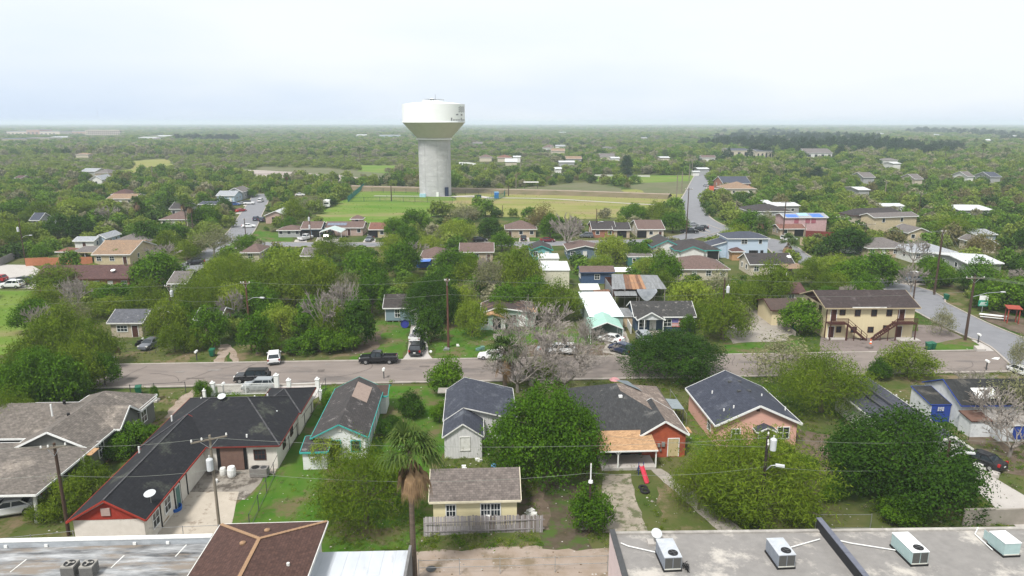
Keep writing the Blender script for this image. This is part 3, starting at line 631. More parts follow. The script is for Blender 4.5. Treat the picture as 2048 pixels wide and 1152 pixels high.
MB().box(-3.2, -0.9, 0.48, 1.25, 0.3, 2.6).make("porch_shade_panel", BLACK, r_)  # black block stands in for the shade under the patio
door(r_, 'f', 0.3, 3.2, 1.15, 2.1, m=mat("yellowed_door", (0.5, 0.42, 0.24), (0.42, 0.33, 0.18), 3))
for x, z, s in ((1.5, 1.2, .3), (2.0, 1.3, .4), (2.45, 1.35, .5), (1.5, .85, .25), (2.25, .8, .25)): MB().box(x, x + s * 0.7, 0.12, 0.31, z, z + s).make("meter_box", STEEL, r_)
MB().slab([(W - 0.2, 8.5, 2.3), (W + 2.0, 8.5, 2.1), (W + 2.0, 11.6, 2.1), (W - 0.2, 11.6, 2.3)], 0.06).make("lean_to_roof", mat("grey_blue_tin", (0.26, 0.3, 0.32), metal=0.2, rough=0.5), r_)
posts(r_, [(W + 1.9, 8.6), (W + 1.9, 11.5)], 2.1, 0.1, DGREY)
MB().slab([(W - 0.2, 2.4, 2.0), (W + 1.1, 2.4, 1.9), (W + 1.1, 3.9, 1.9), (W - 0.2, 3.9, 2.0)], 0.06).make("door_canopy", PLY, r_)
MB().box(-1.35, -0.95, 5.4, 5.75, 5.0, 5.25).make("roof_vent", WHITE, r_)
MB().poly([(-1.05, 10.0, 5.52), (2.3, 9.0, 4.33), (1.2, 12.5, 4.36), (-0.95, 9.6, 5.5)][:3]).make("shingle_patch", mat("grey_blue_shingles", (0.17, 0.2, 0.22)), r_)
# ---- pink house
RP = roofmat("navy_slate_shingles", (0.04, 0.046, 0.068), (0.062, 0.07, 0.097), (0.08, 0.088, 0.11), 0.2, 2)
WPK = mat("salmon_siding", (0.62, 0.36, 0.29), (0.59, 0.34, 0.275), 1, stretch=(0.5, 0.5, 7))
r_, W = house("pink_house", "salmon pink house with navy gable roof and small white-trimmed door canopy", "salmon pink house", (1437, 853), (1598, 845), 2.9, 3, W=10.0, kp=(1385, 742, 1600, 870))
block(r_, 0, W, 0, 11.4, 2.9, 2.3, 'gy', WPK, RP, WHITE, oh=0.4, th=0.24)
block(r_, 4.5, 6.9, -0.9, 0.9, 2.35, 0.55, 'gy', WHITE, RP, WHITE, oh=0.2, walls=False, th=0.16)
posts(r_, [(4.7, -0.75), (6.7, -0.75)], 2.3, 0.1)
door(r_, 'f', 0.4, 5.25, m=WHITE); window(r_, 'f', 0.4, 7.4, 1.0, 1.3, 1.3, mun=1); window(r_, 'f', 0.4, 2.1, 1.1, 0.9, 1.1, mun=1)
window(r_, 'l', 0.4, 2.5, 1.0, 1.0, 1.4, mun=1); MB().box(4.75, 5.1, 0.3, 0.42, 4.35, 4.6).make("gable_vent", BROWNW, r_)
vents(r_, [(1.7, 2.2, 3.5), (2.7, 1.9, 4.0), (2.0, 7.2, 3.7), (7.4, 5.4, 3.9), (9.3, 3.0, 3.2)], WHITE, 0.45, 0.08)
for x, y in ((4.4, 4.9), (5.6, 4.9), (4.4, 8.0), (5.6, 8.0)): MB().box(x - 0.2, x + 0.2, y - 0.2, y + 0.2, 4.6, 5.08).make("roof_vent", DGREY, r_)
# ---- long slate roof house at the right
RL = roofmat("dark_slate_shingles", (0.06, 0.065, 0.085), (0.085, 0.09, 0.115), None, 0.2, 2)
r_, W = house("long_house", "long narrow house with dark slate roof with raised strips behind the big dark tree", "long slate-roofed house", (1822, 897), (1950, 900), 2.9, 1.5, kp=(1735, 750, 1950, 900))
block(r_, 0, W, 0, 17.6, 2.9, 1.5, 'gy', DWHITE, RL, DWHITE, oh=0.4, ro=.9)
for k in range(2): MB().slab([(2.5 - k * .9, 0.05, 4.26 - k * .41), (2.7 - k * .9, 0.05, 4.3 - k * .41), (2.7 - k * .9, 17.5, 4.3 - k * .41), (2.5 - k * .9, 17.5, 4.26 - k * .41)], 0.06).make("roof_strip", DGREY, r_)
vents(r_, [(5.3, 12.5, 3.4), (5.4, 10.5, 3.4)], DWHITE, 0.5, 0.1); vents(r_, [(4.3, 4.0, 3.9), (4.6, 1.6, 3.8), (4.9, .6, 3.7)], WHITE, 0.12, 0.16)
# ---- blue and white workshop house far right
BLUE = mat("royal_blue_paint", (0.02, 0.055, 0.28), (0.02, 0.045, 0.22), 3)
RB = roofmat("black_worn_roof", (0.022, 0.024, 0.026), (0.045, 0.046, 0.045), (0.09, 0.085, 0.075), 0.12, 2)
WW = mat("chalky_white_wall", (0.6, 0.62, 0.63), (0.48, 0.5, 0.52), 1.5, c3=(0.33, 0.33, 0.33), amt=0.12, s3=1)
c = Vector((53.8, 78.3, 0))
r_ = empty("blue_white_house", (c.x, c.y, 0), R(1), "white house with royal blue trim, black roof and a blue-fronted lean-to room", "house")
MARKS.append((c.x + 4, c.y + 4, "blue and white house")); FOOT.append((c.x + 6, c.y + 3, 9)); KEEP.append((1845, 755, 1960, 850, 76))
block(r_, 0, 12.5, 0, 8.0, 3.0, 1.9, 'gx', WW, RB, BLUE, oh=0.25, th=.12)
block(r_, -2.4, 0.2, 2.0, 6.4, 2.35, 0.7, 'sy', WW, RB, BLUE, oh=0.08, th=.1)
MB().box(-2.2, 0.15, 2.0, 2.07, 0, 2.3).make("front_boards", BLUE, r_)
window(r_, 'f', 2.0, -1.5, 1.5, 0.8, 0.55, frame=BLUE, mun=2, gl=DWHITE)
block(r_, -0.2, 2.4, -2.4, 0.0, 2.1, 0.3, 'sy', WW, mat("rusty_brown_tin", (0.14, 0.08, 0.06)), BROWNW, oh=0.1, th=.1)
block(r_, 2.4, 9.5, -3.6, 0.2, 2.1, 0.3, 'sy', WW, mat("pale_tin_roof", (0.3, 0.28, 0.26)), WW, oh=0.1, th=.1)
MB().slab([(2.6, 1.0, 3.5), (5.4, 1.0, 3.5), (5.4, 2.6, 4.25), (2.6, 2.6, 4.25)], 0.05).make("roof_sheet", WHITE, r_)
MB().box(4, 5.6, -3.56, -3.5, 0.3, 2.0).make("door", BLUE, r_)

# ---------------------------------------------------------------- flat commercial roofs in front
FR1 = mat("patched_white_black_roof", (0.4, 0.41, 0.42), (0.03, 0.032, 0.035), 0.9, rough=0.7, c3=(0.2, 0.17, 0.14), amt=0.3, s3=0.35, stretch=(0.35, 1.7, 1), detail=8)
c = at(410, 1071, 4.9)
r_ = empty("commercial_building", (c.x, c.y, 0), R(2.4), "low building with a patchy white and black flat roof and white parapet", "building")
MARKS.append((c.x - 12, c.y - 4, "patchy flat roof"))
MB().box(-40, 0.6, -14, -0.05, 0, 4.3).make("wall", DWHITE, r_)
MB().box(-40, 0.6, -14, -0.35, 4.3, 4.45).make("roof", FR1, r_)
MB().box(-40, 0.6, -0.34, 0.0, 4.3, 4.92).make("parapet", mat("stained_parapet", (0.4, 0.43, 0.46), (0.24, 0.26, 0.28), 0.8, stretch=(1, 1, 3)), r_)
MB().box(-40, 0.6, -0.38, 0.05, 4.92, 5.02).make("parapet_cap", WHITE, r_)
for x in (-14.8, -11.8, -5.2, -2.7): MB().box(x - 0.12, x + 0.12, -0.42, -0.33, 4.48, 4.7).make("scupper", WHITE, r_)
for p in ((-9.7, -7), (-5.6, -3.2), (-3.4, -6.4), (-12.6, -3.4), (-1.5, -2.0)): MB().slab([(p[0], p[1], 4.475), (p[0] + .08, p[1], 4.475), (p[0] + .3, p[1] + 1.5, 4.475), (p[0] + .2, p[1] + 1.5, 4.475)], .025).make("roof_patch", DWHITE, r_)
def condenser(p, label, z=4.45, s=1.0, group="condensers on the patchy flat roof"):
    a = at(*p, z); t = empty("air_conditioner", (a.x, a.y, z), R(4), label, "air conditioner", group)
    case = mat("grey_metal_case", (0.3, 0.29, 0.27), (0.24, 0.23, 0.21), 3, rough=0.5)
    MB().box(-.45 * s, .45 * s, -.45 * s, .45 * s, 0.08, 0.95).make("case", case, t)
    l = MB()
    for k in range(12): l.box(-.46 * s, .46 * s, -.46 * s, .46 * s, .14 + k * .06, .165 + k * .06)
    l.make("louvre", DGREY, t); MB().box(-.4, .4, -.4, .4, 0, .08).make("foot", BLACK, t)
    fg = MB().lathe([(.38 * s, .955), (.38 * s, .99), (.3 * s, .985), (0.0, .96)], 20).make("fan_guard", BLACK, t)
    b = MB()
    for k in range(3): an = k * 2.094; b.slab([(0, 0, 1.0), (.33 * math.cos(an), .33 * math.sin(an), 1.0), (.33 * math.cos(an + .6), .33 * math.sin(an + .6), 1.02)], .01)
    b.lathe([(.1, .99), (.1, 1.03), (0, 1.035)], 8); b.make("fan", case, fg); return t
condenser((143, 1150), "boxy grey condenser on the patchy flat roof, nearer the picture edge of the pair"); condenser((180, 1150), "boxy grey condenser on the patchy flat roof, nearer the brown hip roof of the pair")
# brown hip roof building
RBR = roofmat("reddish_brown_shingles", (0.105, 0.056, 0.045), (0.075, 0.04, 0.033), None, 0.2, 2, scale=4)
c = at(435, 1049, 5.4)
r_ = empty("brown_roof_building", (c.x, c.y, 0), R(3), "building with a reddish brown hip roof and tan ridge caps below the green lawn", "building")
MARKS.append((c.x + 4, c.y - 4, "brown hip roof")); 
block(r_, 0.2, 8.5, -14, 0.1, 5.35, 1.0, 'hgy', WHITE, RBR, DWHITE, oh=0.5, th=0.18)
CAP = mat("tan_ridge_caps", (0.3, 0.19, 0.11), (0.24, 0.15, 0.09), 4)
xm_, ye_ = 4.35, 0.1 - 4.15 * 0.9
for p, q_ in (((xm_, -14, 6.38), (xm_, ye_, 6.38)), ((xm_, ye_, 6.38), (0.25, 0.05, 5.38)), ((xm_, ye_, 6.38), (8.45, 0.05, 5.38))):
    b = MB(); p = Vector(p); q_ = Vector(q_); n = int((q_ - p).length / 0.3)
    for k in range(n): b.bar(p + (q_ - p) * (k / n), p + (q_ - p) * ((k + 0.96) / n) + Vector((0, 0, 0.03)), 0.26, 0.04)
    b.make("ridge_cap", CAP, r_)
vents(r_, [(7.0, -6.0, 5.6)], DWHITE, 0.3, 0.12)
MB().lathe([(0.22, 6.0), (0.22, 6.12), (0.0, 6.25)], 10).make("turtle_vent", CAP, r_, loc=(3.2, -3.8, 0.1)); MB().lathe([(0.22, 6.0), (0.22, 6.12), (0.0, 6.25)], 10).make("turtle_vent", CAP, r_, loc=(4.4, -1.9, -0.1))
MB().box(8.1, 8.22, -13, -1.2, 4.55, 4.75).make("wall_rail", WHITE, r_); MB().box(8.08, 8.14, -9, -7.4, 3.5, 4.5).make("door", DGREY, r_)
# white metal roof annexe
c = at(640, 1105, 3.6)
r_ = empty("metal_roof_annexe", (c.x, c.y, 0), R(2), "annexe with a pale white metal roof between the brown hip roof and the palm trunk", "building")
MR = mat("white_metal_roof", (0.5, 0.53, 0.57), (0.42, 0.45, 0.49), 0.8, rough=0.45, c3=(0.35, 0.37, 0.4), amt=0.08, s3=0.5, stretch=(1, 0.3, 1))
MB().box(-0.6, 6.9, -11, 0, 0, 3.5).make("wall", DWHITE, r_)
for k in range(8): MB().box(-0.6 + k * 0.93, 0.32 + k * 0.93, -11, 0.1, 3.5, 3.56 + 0.006 * (k % 3)).make("roof_panel", MR, r_)
MB().box(6.86, 7.06, -11, 0.15, 0, 3.98).make("parapet", mat("grey_parapet", (0.2, 0.2, 0.2), (0.13, 0.13, 0.13), 1), r_)
# pale gravel roof at the right
FR2 = mat("grey_gravel_roof", (0.235, 0.225, 0.215), (0.19, 0.182, 0.175), 1.3, rough=0.95, bump=0.3, c3=(0.42, 0.395, 0.36), amt=0.26, s3=0.22, detail=12)
PINKW = mat("pale_pink_wall", (0.62, 0.52, 0.52), (0.54, 0.45, 0.45), 1)
c = at(1220, 1060, 4.75)
r_ = empty("flat_roof_building", (c.x, c.y, 0), R(1.2), "wide building with grey gravel flat roof, pale pink side wall and rooftop air conditioners", "building")
FLAT = r_; MARKS.append((c.x + 14, c.y - 4, "gravel flat roof"))
MB().box(0.1, 60, -16, -0.1, 0, 4.35).make("wall", DWHITE, r_); MB().box(0.35, 60, -16, -0.3, 4.35, 4.5).make("roof", FR2, r_)
MB().box(-0.02, 0.34, -16, 0.0, 0, 4.72).make("wall", PINKW, r_); MB().box(-0.06, 0.38, -16, 0.04, 4.72, 4.8).make("parapet_cap", DGREY, r_)
MB().box(0.38, 60, -0.3, 0.02, 4.35, 4.62).make("parapet", mat("stained_pale_parapet", (0.38, 0.36, 0.33), (0.17, 0.16, 0.15), 0.7, c3=(0.42, 0.4, 0.37), amt=0.3), r_)
dv = MB().box(16.55, 16.85, -16, 0.35, 4.3, 5.35).make("party_wall", mat("black_membrane", (0.02, 0.021, 0.025), rough=0.6), r_)
for k in range(7): MB().box(16.5, 16.92, -16 + k * 2.34, -13.68 + k * 2.34, 5.35, 5.42).make("coping", mat("blue_grey_coping", (0.13, 0.14, 0.18), rough=0.5), r_)
def packaged(px, label, case, grey, big=True, L=2.2):
    a = at(*px, 4.5); t = empty("rooftop_air_conditioner", (a.x, a.y, 4.5), R(4), label, "air conditioner", "packaged air conditioners on the gravel roof")
    W2 = 0.62; H0 = 0.16
    MB().box(-W2 - .06, W2 + .06, -.06, L + .06, 0, H0).make("curb", BLACK, t)
    MB().box(-W2, W2, 0, L, H0, 1.12).make("case", case, t)
    MB().box(-W2 - .03, W2 + .03, -.03, L + .03, 1.12, 1.17).make("lid", mat("white_lid", (0.72, 0.74, 0.75), (0.64, 0.66, 0.67), 3) if not grey else mat("grey_lid", (0.46, 0.49, 0.53), rough=0.5), t)
    MB().box(-W2 + .02, W2 - .02, -.035, 0, H0, .24).make("base_rail", mat("rail_cream", (0.55, 0.55, 0.5)), t)
    if big:
        for x0 in (-W2 + .04, .03):
            cl = MB().box(x0, x0 + W2 - .07, -.02, .0, .27, 1.07).make("coil", mat("coil_fins", (0.12, 0.12, 0.11), (0.09, 0.09, 0.085), 30, rough=0.6), t); f = MB()
            for k in range(10): f.box(x0 + .02 + k * .055, x0 + .035 + k * .055, -.03, -.02, .27, 1.07)
            f.make("fin", DGREY, cl)
        fg = MB().lathe([(.36, 1.17), (.36, 1.22), (.3, 1.215), (0, 1.19)], 20).make("fan_guard", BLACK, t, loc=(0.12, 0.5, 0)); b = MB()
        for k in range(4): an = k * 1.571; b.slab([(0, 0, 1.225), (.29 * math.cos(an), .29 * math.sin(an), 1.225), (.29 * math.cos(an + .5), .29 * math.sin(an + .5), 1.235)], .008)
        b.lathe([(.08, 1.22), (.08, 1.25), (0, 1.25)], 8); b.make("fan", DGREY, fg)
    for k in range(3): MB().box(-W2 - .02, -W2, .25 + k * .65, .8 + k * .65, .3, 1.0).make("access_panel", case, t)
    return t
GC = mat("blue_grey_case", (0.22, 0.25, 0.29), (0.19, 0.21, 0.25), 2, rough=0.5); AC2 = mat("pale_aqua_case", (0.36, 0.47, 0.47), (0.3, 0.41, 0.41), 2, rough=0.5)
packaged((1345, 1143), "grey packaged air conditioner beside the satellite dish on the gravel roof", GC, True, L=2.3)
packaged((1572, 1138), "grey packaged air conditioner just before the black party wall on the gravel roof", GC, True, L=2.1)
packaged((1838, 1132), "white topped aqua air conditioner with round fan on the gravel roof", AC2, False, L=2.5)
packaged((2022, 1114), "short aqua air conditioner without visible fan at the far end of the gravel roof", AC2, False, big=False, L=1.6)
def pipe(pts, label, z=4.62):
    b = MB(); b.tube([at(*p, z) for p in pts], 0.045, 6); tag(b.make("drain_pipe", WHITE), label, "pipe")
pipe([(1242, 1086), (1256, 1092), (1318, 1106)], "white plastic drain pipe running from the pink wall to the nearest grey air conditioner")
pipe([(1580, 1095), (1640, 1078)], "white drain pipe between the second grey air conditioner and the black party wall")
pipe([(1662, 1077), (1700, 1086), (1796, 1101)], "white drain pipe between the black party wall and the round-fan aqua air conditioner")
pipe([(1956, 1055), (1950, 1068), (1985, 1100)], "bent white drain pipe leading to the short aqua air conditioner")
def dish(loc, r, label, tilt=50, az=0, m=None, base=True):
    t = empty("satellite_dish", loc, R(az), label, "satellite dish")
    b = MB(); b.lathe([(0.0, 0.0), (r * .5, r * .06), (r * .85, r * .18), (r, r * .26), (r * .98, r * .28), (r * .5, r * .08), (0, .03)], 20)
    o = b.make("reflector", m or mat("dish_grey", (0.55, 0.58, 0.6), rough=0.4), t, smooth=True); o.rotation_euler = (R(tilt), 0, 0); o.location = (0, 0, r * 1.1 + .25)
    MB().tube([(0, 0, 0), (0, 0, r * 1.1 + .25)], .03, 6).make("mast", STEEL, t); MB().tube([(0, -.02, r * .9), (0, -r * .9, r * 1.3)], .02, 5).make("feed_arm", DGREY, t)
    return t
a = at(1312, 1084, 4.5)
dish((a.x, a.y, 4.5), 0.42, "pale blue-white satellite dish weighted by blocks on the gravel roof edge", 35, 10)
for dx in (-0.45, 0.35): tag(MB().box(-.25, .25, -.35, .35, 0, .2).box(-.2, -.03, -.36, -.35, .05, .15).box(.03, .2, -.36, -.35, .05, .15).make("concrete_block", CONCL, loc=(a.x + dx, a.y - .2, 4.5)), "hollow concrete block holding down the satellite dish, %s" % ("on the pink wall side" if dx < 0 else "on the side away from the pink wall"), "block")
b = MB(); r2 = random.Random(3)
for k in range(7): b.tube([(r2.uniform(-.2, .2), r2.uniform(-.5, .5), r2.uniform(.02, .5)) for _ in range(6)], .025, 5)
a = at(1372, 1140, 4.5); tag(b.make("cable_tangle", BLACK, loc=(a.x, a.y, 4.5)), "tangle of black hoses beside the nearest grey rooftop air conditioner", "hoses")

# ---------------------------------------------------------------- far side of the street
RGY = roofmat("grey_shingles", (0.1, 0.105, 0.125), (0.13, 0.135, 0.15), (0.3, 0.3, 0.31), 0.04, 1, s3=1.2)
r_, W = house("grey_roof_cottage", "small tan cottage with grey roof and dark door behind the parked compact car", "small grey-roofed tan cottage", (213, 646), (285, 646), 2.7, 1, kp=(213, 612, 282, 700))
block(r_, 0, W, 0, 6.8, 2.7, 1.6, 'gx', mat("tan_stucco", (0.42, 0.36, 0.28)), RGY, DWHITE, oh=0.4)
window(r_, 'f', 0.4, 1.5, 1.1, 1.7, 1.0, mun=2); door(r_, 'f', 0.4, 4.0, 1.0, m=BROWNW); block(r_, W - 2, W + 4, 4.5, 10, 2.8, 1.4, 'gy', TAN, RGY, DWHITE)
RDK = roofmat("dark_old_shingles", (0.05, 0.045, 0.043), (0.075, 0.065, 0.06), (0.14, 0.13, 0.12), 0.1, 1, s3=0.8)
WBG = mat("blue_grey_siding", (0.19, 0.26, 0.3), (0.165, 0.23, 0.27), 1, stretch=(0.5, 0.5, 7))
r_, W = house("blue_grey_house", "blue grey weatherboard house with dark roof and white window at the end of the lawn", "blue-grey house", (765, 617), (824, 615), 2.8, 2, kp=(765, 590, 860, 650))
block(r_, 0, W, 0, 6.5, 2.8, 1.9, 'gx', WBG, RDK, WHITE, oh=0.35, zb=0.3)
block(r_, W - 0.4, W + 6, -1.9, 6, 2.6, 1.4, 'gy', WBG, RDK, WHITE, oh=0.3)
window(r_, 'f', 0.35, 2.2, 1.0, 0.8, 1.4, mun=1); door(r_, 'f', -1.6, W + 0.6, 1.7, 2.1, m=WHITE); MB().box(0.35, 0.47, 0.3, 0.42, .3, 2.8).make("corner_board", WHITE, r_)
for k in range(5): MB().box(.5 + k * 1.1, .7 + k * 1.1, .45, .65, 0, .31).make("pier", CONC, r_)
WMI = mat("mint_green_wall", (0.33, 0.45, 0.38), (0.28, 0.39, 0.33), 1.5)
RPB = roofmat("patched_brown_roof", (0.075, 0.05, 0.045), (0.05, 0.042, 0.042), (0.14, 0.085, 0.06), 0.3, 2, s3=0.5)
r_, W = house("mint_house", "mint green house with a patched brown roof and bare plywood porch gable", "mint green house", (962, 624), (1075, 628), 2.7, 1.5, kp=(955, 590, 1062, 680))
block(r_, 0, W, 0, 7.4, 2.7, 1.1, 'gy', WMI, RPB, WHITE, ro=-2.2, oh=0.4); MB().slab([(4.5, -.05, 3.42), (W, -.05, 2.76), (W, 3.0, 2.76), (4.5, 3.0, 3.42)], .03).make("plywood_patch", PLY, r_)
block(r_, -0.4, 4.6, -1.8, 0.5, 2.35, .75, 'gy', WMI, PLY, PLY, oh=0.25); MB().box(2.2, 3.6, -1.6, -1.5, .1, 2.2).make("porch_shade_panel", BLACK, r_)  # dark porch doorway is shade put in as a black panel
door(r_, 'f', -1.55, 3.7, .6, m=WHITE); door(r_, 'f', .4, 7.0, 1.0, m=WHITE); window(r_, 'f', .4, 5.2, .9, 1.1, 1.2, frame=BROWNW, mun=1); window(r_, 'f', -1.55, .4, 1.0, 1.0, 1.1)
# white long roof + green carport
a = at(1183, 632, 3.2)
r_ = empty("long_white_shed", (a.x, a.y, 0), R(1), "long shed with a bright white metal roof behind the green carport", "shed"); MARKS.append((a.x + 2, a.y + 8, "long white shed")); KEEP.append((1150, 580, 1245, 672, 112)); FOOT.append((a.x + 2, a.y + 8, 8)); FOOT.append((a.x + 3, a.y - 4, 4))
MWH = mat("white_sheet_roof", (0.74, 0.79, 0.82), (0.66, 0.71, 0.74), 0.6, rough=0.4)
for k in range(6): MB().slab([(-.4 + k * 1.02, 0, 3.1), (.6 + k * 1.02, 0, 3.1), (.6 + k * 1.02, 17.5, 3.3), (-.4 + k * 1.02, 17.5, 3.3)], .06).make("roof_panel", MWH, r_)
MB().box(-.3, 5.6, .3, 17.2, 0, 3.0).make("wall", mat("green_grey_wall", (0.25, 0.32, 0.29)), r_)
a = at(1183, 656, 2.7); b_ = at(1245, 656, 2.7); W = (b_ - a).length
r_ = empty("metal_carport", (a.x, a.y, 0), R(0), "pale green corrugated metal carport with gable front, white car before it", "carport")
MG = mat("mint_metal_roof", (0.3, 0.5, 0.42), (0.26, 0.45, 0.38), 1, rough=0.4)
for s in (0, 1):
    x0, x1, z0, z1 = (-.15, W / 2, 2.6, 3.7) if s == 0 else (W / 2, W + .15, 3.7, 2.6)
    for k in range(8):
        y0 = k * .85; MB().slab([(x0, y0, z0), (x1, y0, z1), (x1, y0 + .82, z1), (x0, y0 + .82, z0)], .05).make("roof_panel", MG, r_)
    for k in range(8): MB().box(-.15 if s == 0 else W + .1, -.1 if s == 0 else W + .15, k * .85, k * .85 + .82, 1.5, 2.6).make("side_panel", MG, r_)
MB().bar((-.15, -.05, 2.55), (W / 2, -.05, 3.65), .06, .14).bar((W / 2, -.05, 3.65), (W + .15, -.05, 2.55), .06, .14).make("fascia", WHITE, r_)
posts(r_, [(-.1, 0), (W + .1, 0), (-.1, 3), (W + .1, 3), (-.1, 6), (W + .1, 6)], 2.6, .09); MB().box(0, W, 6.6, 6.7, 0, 2.6).make("back_wall", DGREY, r_)
r_, W = house("white_roof_shed", "small shed with white sloping roof just behind the long white shed", "small white-roofed shed", (1161, 577), (1200, 577), 2.6, 1); block(r_, 0, W, 0, 3.6, 2.4, .4, 'sy', mat("pale_blue_grey_wall", (.4, .44, .48)), WHITE, WHITE, oh=.2)
# rusty tin shelter
TIN = mat("grey_tin_sheet", (0.22, 0.23, 0.24), (0.14, 0.145, 0.15), 1.2, rough=0.6, stretch=(2, .3, 1), c3=(.3, .31, .32), amt=.1, s3=1)
RUST = mat("rusty_tin_sheet", (0.2, 0.1, 0.055), (0.09, 0.05, 0.035), 1.4, rough=0.8, stretch=(2, .3, 1)); RUST2 = mat("orange_rust_sheet", (0.34, 0.19, 0.1), (0.22, 0.12, 0.07), 1.4, rough=0.8, stretch=(2, .3, 1))
r_, W = house("tin_workshop", "open workshop with a patchwork roof of grey and rusty tin sheets and hanging tarps", "rusty tin workshop", (1224, 578), (1334, 577), 4.0, 1, kp=(1215, 545, 1335, 605))
n = 16
for k in range(n):
    x0 = W * k / n; x1 = W * (k + .97) / n; m_ = RUST if k in (4, 5, 8) else RUST2 if k in (6, 7, 9) else TIN
    zr = 5.6 - (k / n) * .3; dz = rnd.uniform(-.03, .05)
    xa, xb = .9 + (W - 1.5) * k / n, .9 + (W - 1.5) * (k + .97) / n; MB().slab([(x0, 0, 3.95 + dz), (x1, 0, 3.95 + dz), (xb, 6.5, zr), (xa, 6.5, zr)], .04).make("roof_sheet", m_, r_)
    MB().slab([(xa, 6.5, zr), (xb, 6.5, zr), (xb, 11, 4.4), (xa, 11, 4.4)], .04).make("roof_sheet", TIN, r_)
posts(r_, [(.2, .1), (2.6, .1), (5.5, .1), (8.6, .1), (W - .4, .1)], 3.95, .14, FENCEW); MB().box(0, W, 9.6, 9.7, 0, 4.3).make("wall", BROWNW, r_); MB().box(.1, .2, .2, 9.6, 0, 4).make("wall", TIN, r_)
MB().slab([(.4, -1.6, 3.0), (4.8, -1.6, 3.0), (4.8, .4, 3.5), (.4, .4, 3.5)], .05).make("roof_sheet", TIN, r_); posts(r_, [(.5, -1.5), (4.7, -1.5)], 3.0, .1, FENCEW)
tp = MB(); tpm = mat("grey_tarp", (.2, .22, .25), (.3, .32, .35), 1.5)
for i in range(8):
    x0, x1 = 4.9 + i * .5, 5.4 + i * .5; d0 = 1.9 * math.sin(math.pi * i / 8) + .4; d1 = 1.9 * math.sin(math.pi * (i + 1) / 8) + .4
    tp.poly([(x0, -.1, 3.95), (x0, -.6, 3.95 - d0), (x1, -.6, 3.95 - d1), (x1, -.1, 3.95)])
tp.make("tarp", tpm, r_); MB().box(-3.2, -.2, 1, 3, 0, 3.0).make("side_shed", mat("dark_green_tin", (.06, .1, .09)), r_); MB().slab([(-3.3, .8, 3.0), (-.1, .8, 3.2), (-.1, 3.2, 3.2), (-3.3, 3.2, 3.0)], .06).make("side_shed_roof", RUST, r_)
# flag house
RFL = roofmat("mottled_black_shingles", (0.045, 0.045, 0.045), (0.075, 0.073, 0.07), (0.2, 0.19, 0.18), 0.13, 1, s3=1.6)
WNB = mat("navy_siding", (0.05, 0.085, 0.13), (0.042, 0.07, 0.11), 1, stretch=(.5, .5, 7))
r_, W = house("flag_house", "navy blue house with mottled black roof, white porch gable and a flag on its wall", "navy house with the flag", (1268, 634), (1393, 633), 2.8, 1, kp=(1258, 600, 1396, 668))
block(r_, 0, W, 0, 7.6, 2.8, 1.9, 'gx', WNB, RFL, WHITE, oh=.4)
block(r_, .3, 5.2, -1.6, 3.4, 2.7, 1.35, 'gy', mat("white_gable_siding", (.6, .62, .63)), RFL, WHITE, oh=.3, walls=False)
MB().poly([(.65, -1.3, 2.6), (4.85, -1.3, 2.6), (2.75, -1.3, 3.8)]).make("gable_board", MATS["white_gable_siding"], r_); posts(r_, [(.6, -1.4), (1.6, -1.4), (4.9, -1.4)], 2.65, .14)
MB().box(.5, 5, -1.5, .3, .02, .25).make("porch_floor", CONC, r_); window(r_, 'f', .4, 1.0, .9, 1.2, 1.3); door(r_, 'f', .4, 3.0, m=DWHITE); window(r_, 'f', .4, 5.4, 1.0, 1.3, 1.2, mun=1); window(r_, 'f', .4, 9.7, 1.0, 1.1, 1.3, mun=1)
fl = MB(); FLM = [mat("flag_red", (.5, .05, .06)), mat("flag_white", (.7, .68, .68)), mat("flag_blue", (.09, .07, .3))]
for k in range(13): fl.box(6.85, 9.45, .3, .34 - .0, 2.6 - (k + 1) * .135, 2.6 - k * .135, 0 if k % 2 == 0 else 1)
fl.box(6.85, 7.95, .27, .3, 2.6 - 7 * .135, 2.6, 2)
for i in range(6):
    for j in range(4): fl.box(6.93 + i * .17, 6.98 + i * .17, .26, .27, 1.78 + j * .2, 1.83 + j * .2, 1)
FO = fl.make("flag", FLM); fo = r_.matrix_basis.copy(); FO.location = Vector(r_.location) ; FO.rotation_euler = r_.rotation_euler
tag(FO, "large red, white and blue striped flag with stars hung on the navy house wall", "flag")
r_, W = house("lean_to", "low grey tin lean-to with boarded front beside the navy flag house", "low grey lean-to", (1240, 632), (1268, 632), 2.1, 1); block(r_, 0, W, 0, 3.6, 2.0, .6, 'sy', TAN, TIN, DWHITE, oh=.15, th=.1)
# apartments
RAP = roofmat("dark_brown_shingles", (0.065, 0.048, 0.046), (0.05, 0.038, 0.037), (0.1, 0.085, 0.085), .1, 1, s3=.6)
WAP = mat("cream_panel_siding", (0.6, 0.52, 0.34), (0.55, 0.47, 0.3), 1, stretch=(7, 7, .3)); DB = mat("dark_brown_trim", (.075, .026, .02), (.055, .02, .016), 3)
r_, W = house("apartment_building", "two storey cream apartment building with brown roof and two outside wooden stairs", "cream apartment building", (1654, 618), (1838, 614), 5.5, .5, cat="building", kp=(1600, 572, 1842, 676))
block(r_, 0, W, 0, 10.5, 5.5, 1.9, 'gx', WAP, RAP, mat("beige_trim", (.4, .33, .22)), oh=.6)
MB().poly([(.55, .7, 5.5), (.55, 9.9, 5.5), (.55, 5.25, 7.2)]).make("gable_board", DB, r_)
MB().box(4.6, 10.4, -.06, .0, 5.5, 5.68).make("dormer_edge", DWHITE, r_)
for x in (5.5, 8.3, 10.9): window(r_, 'f', .6, x, 4.0, .8, 1.0, frame=DB, mun=1)
for x in (5.1, 8.0): window(r_, 'f', .6, x, 1.1, .85, .85, frame=DB, mun=1)
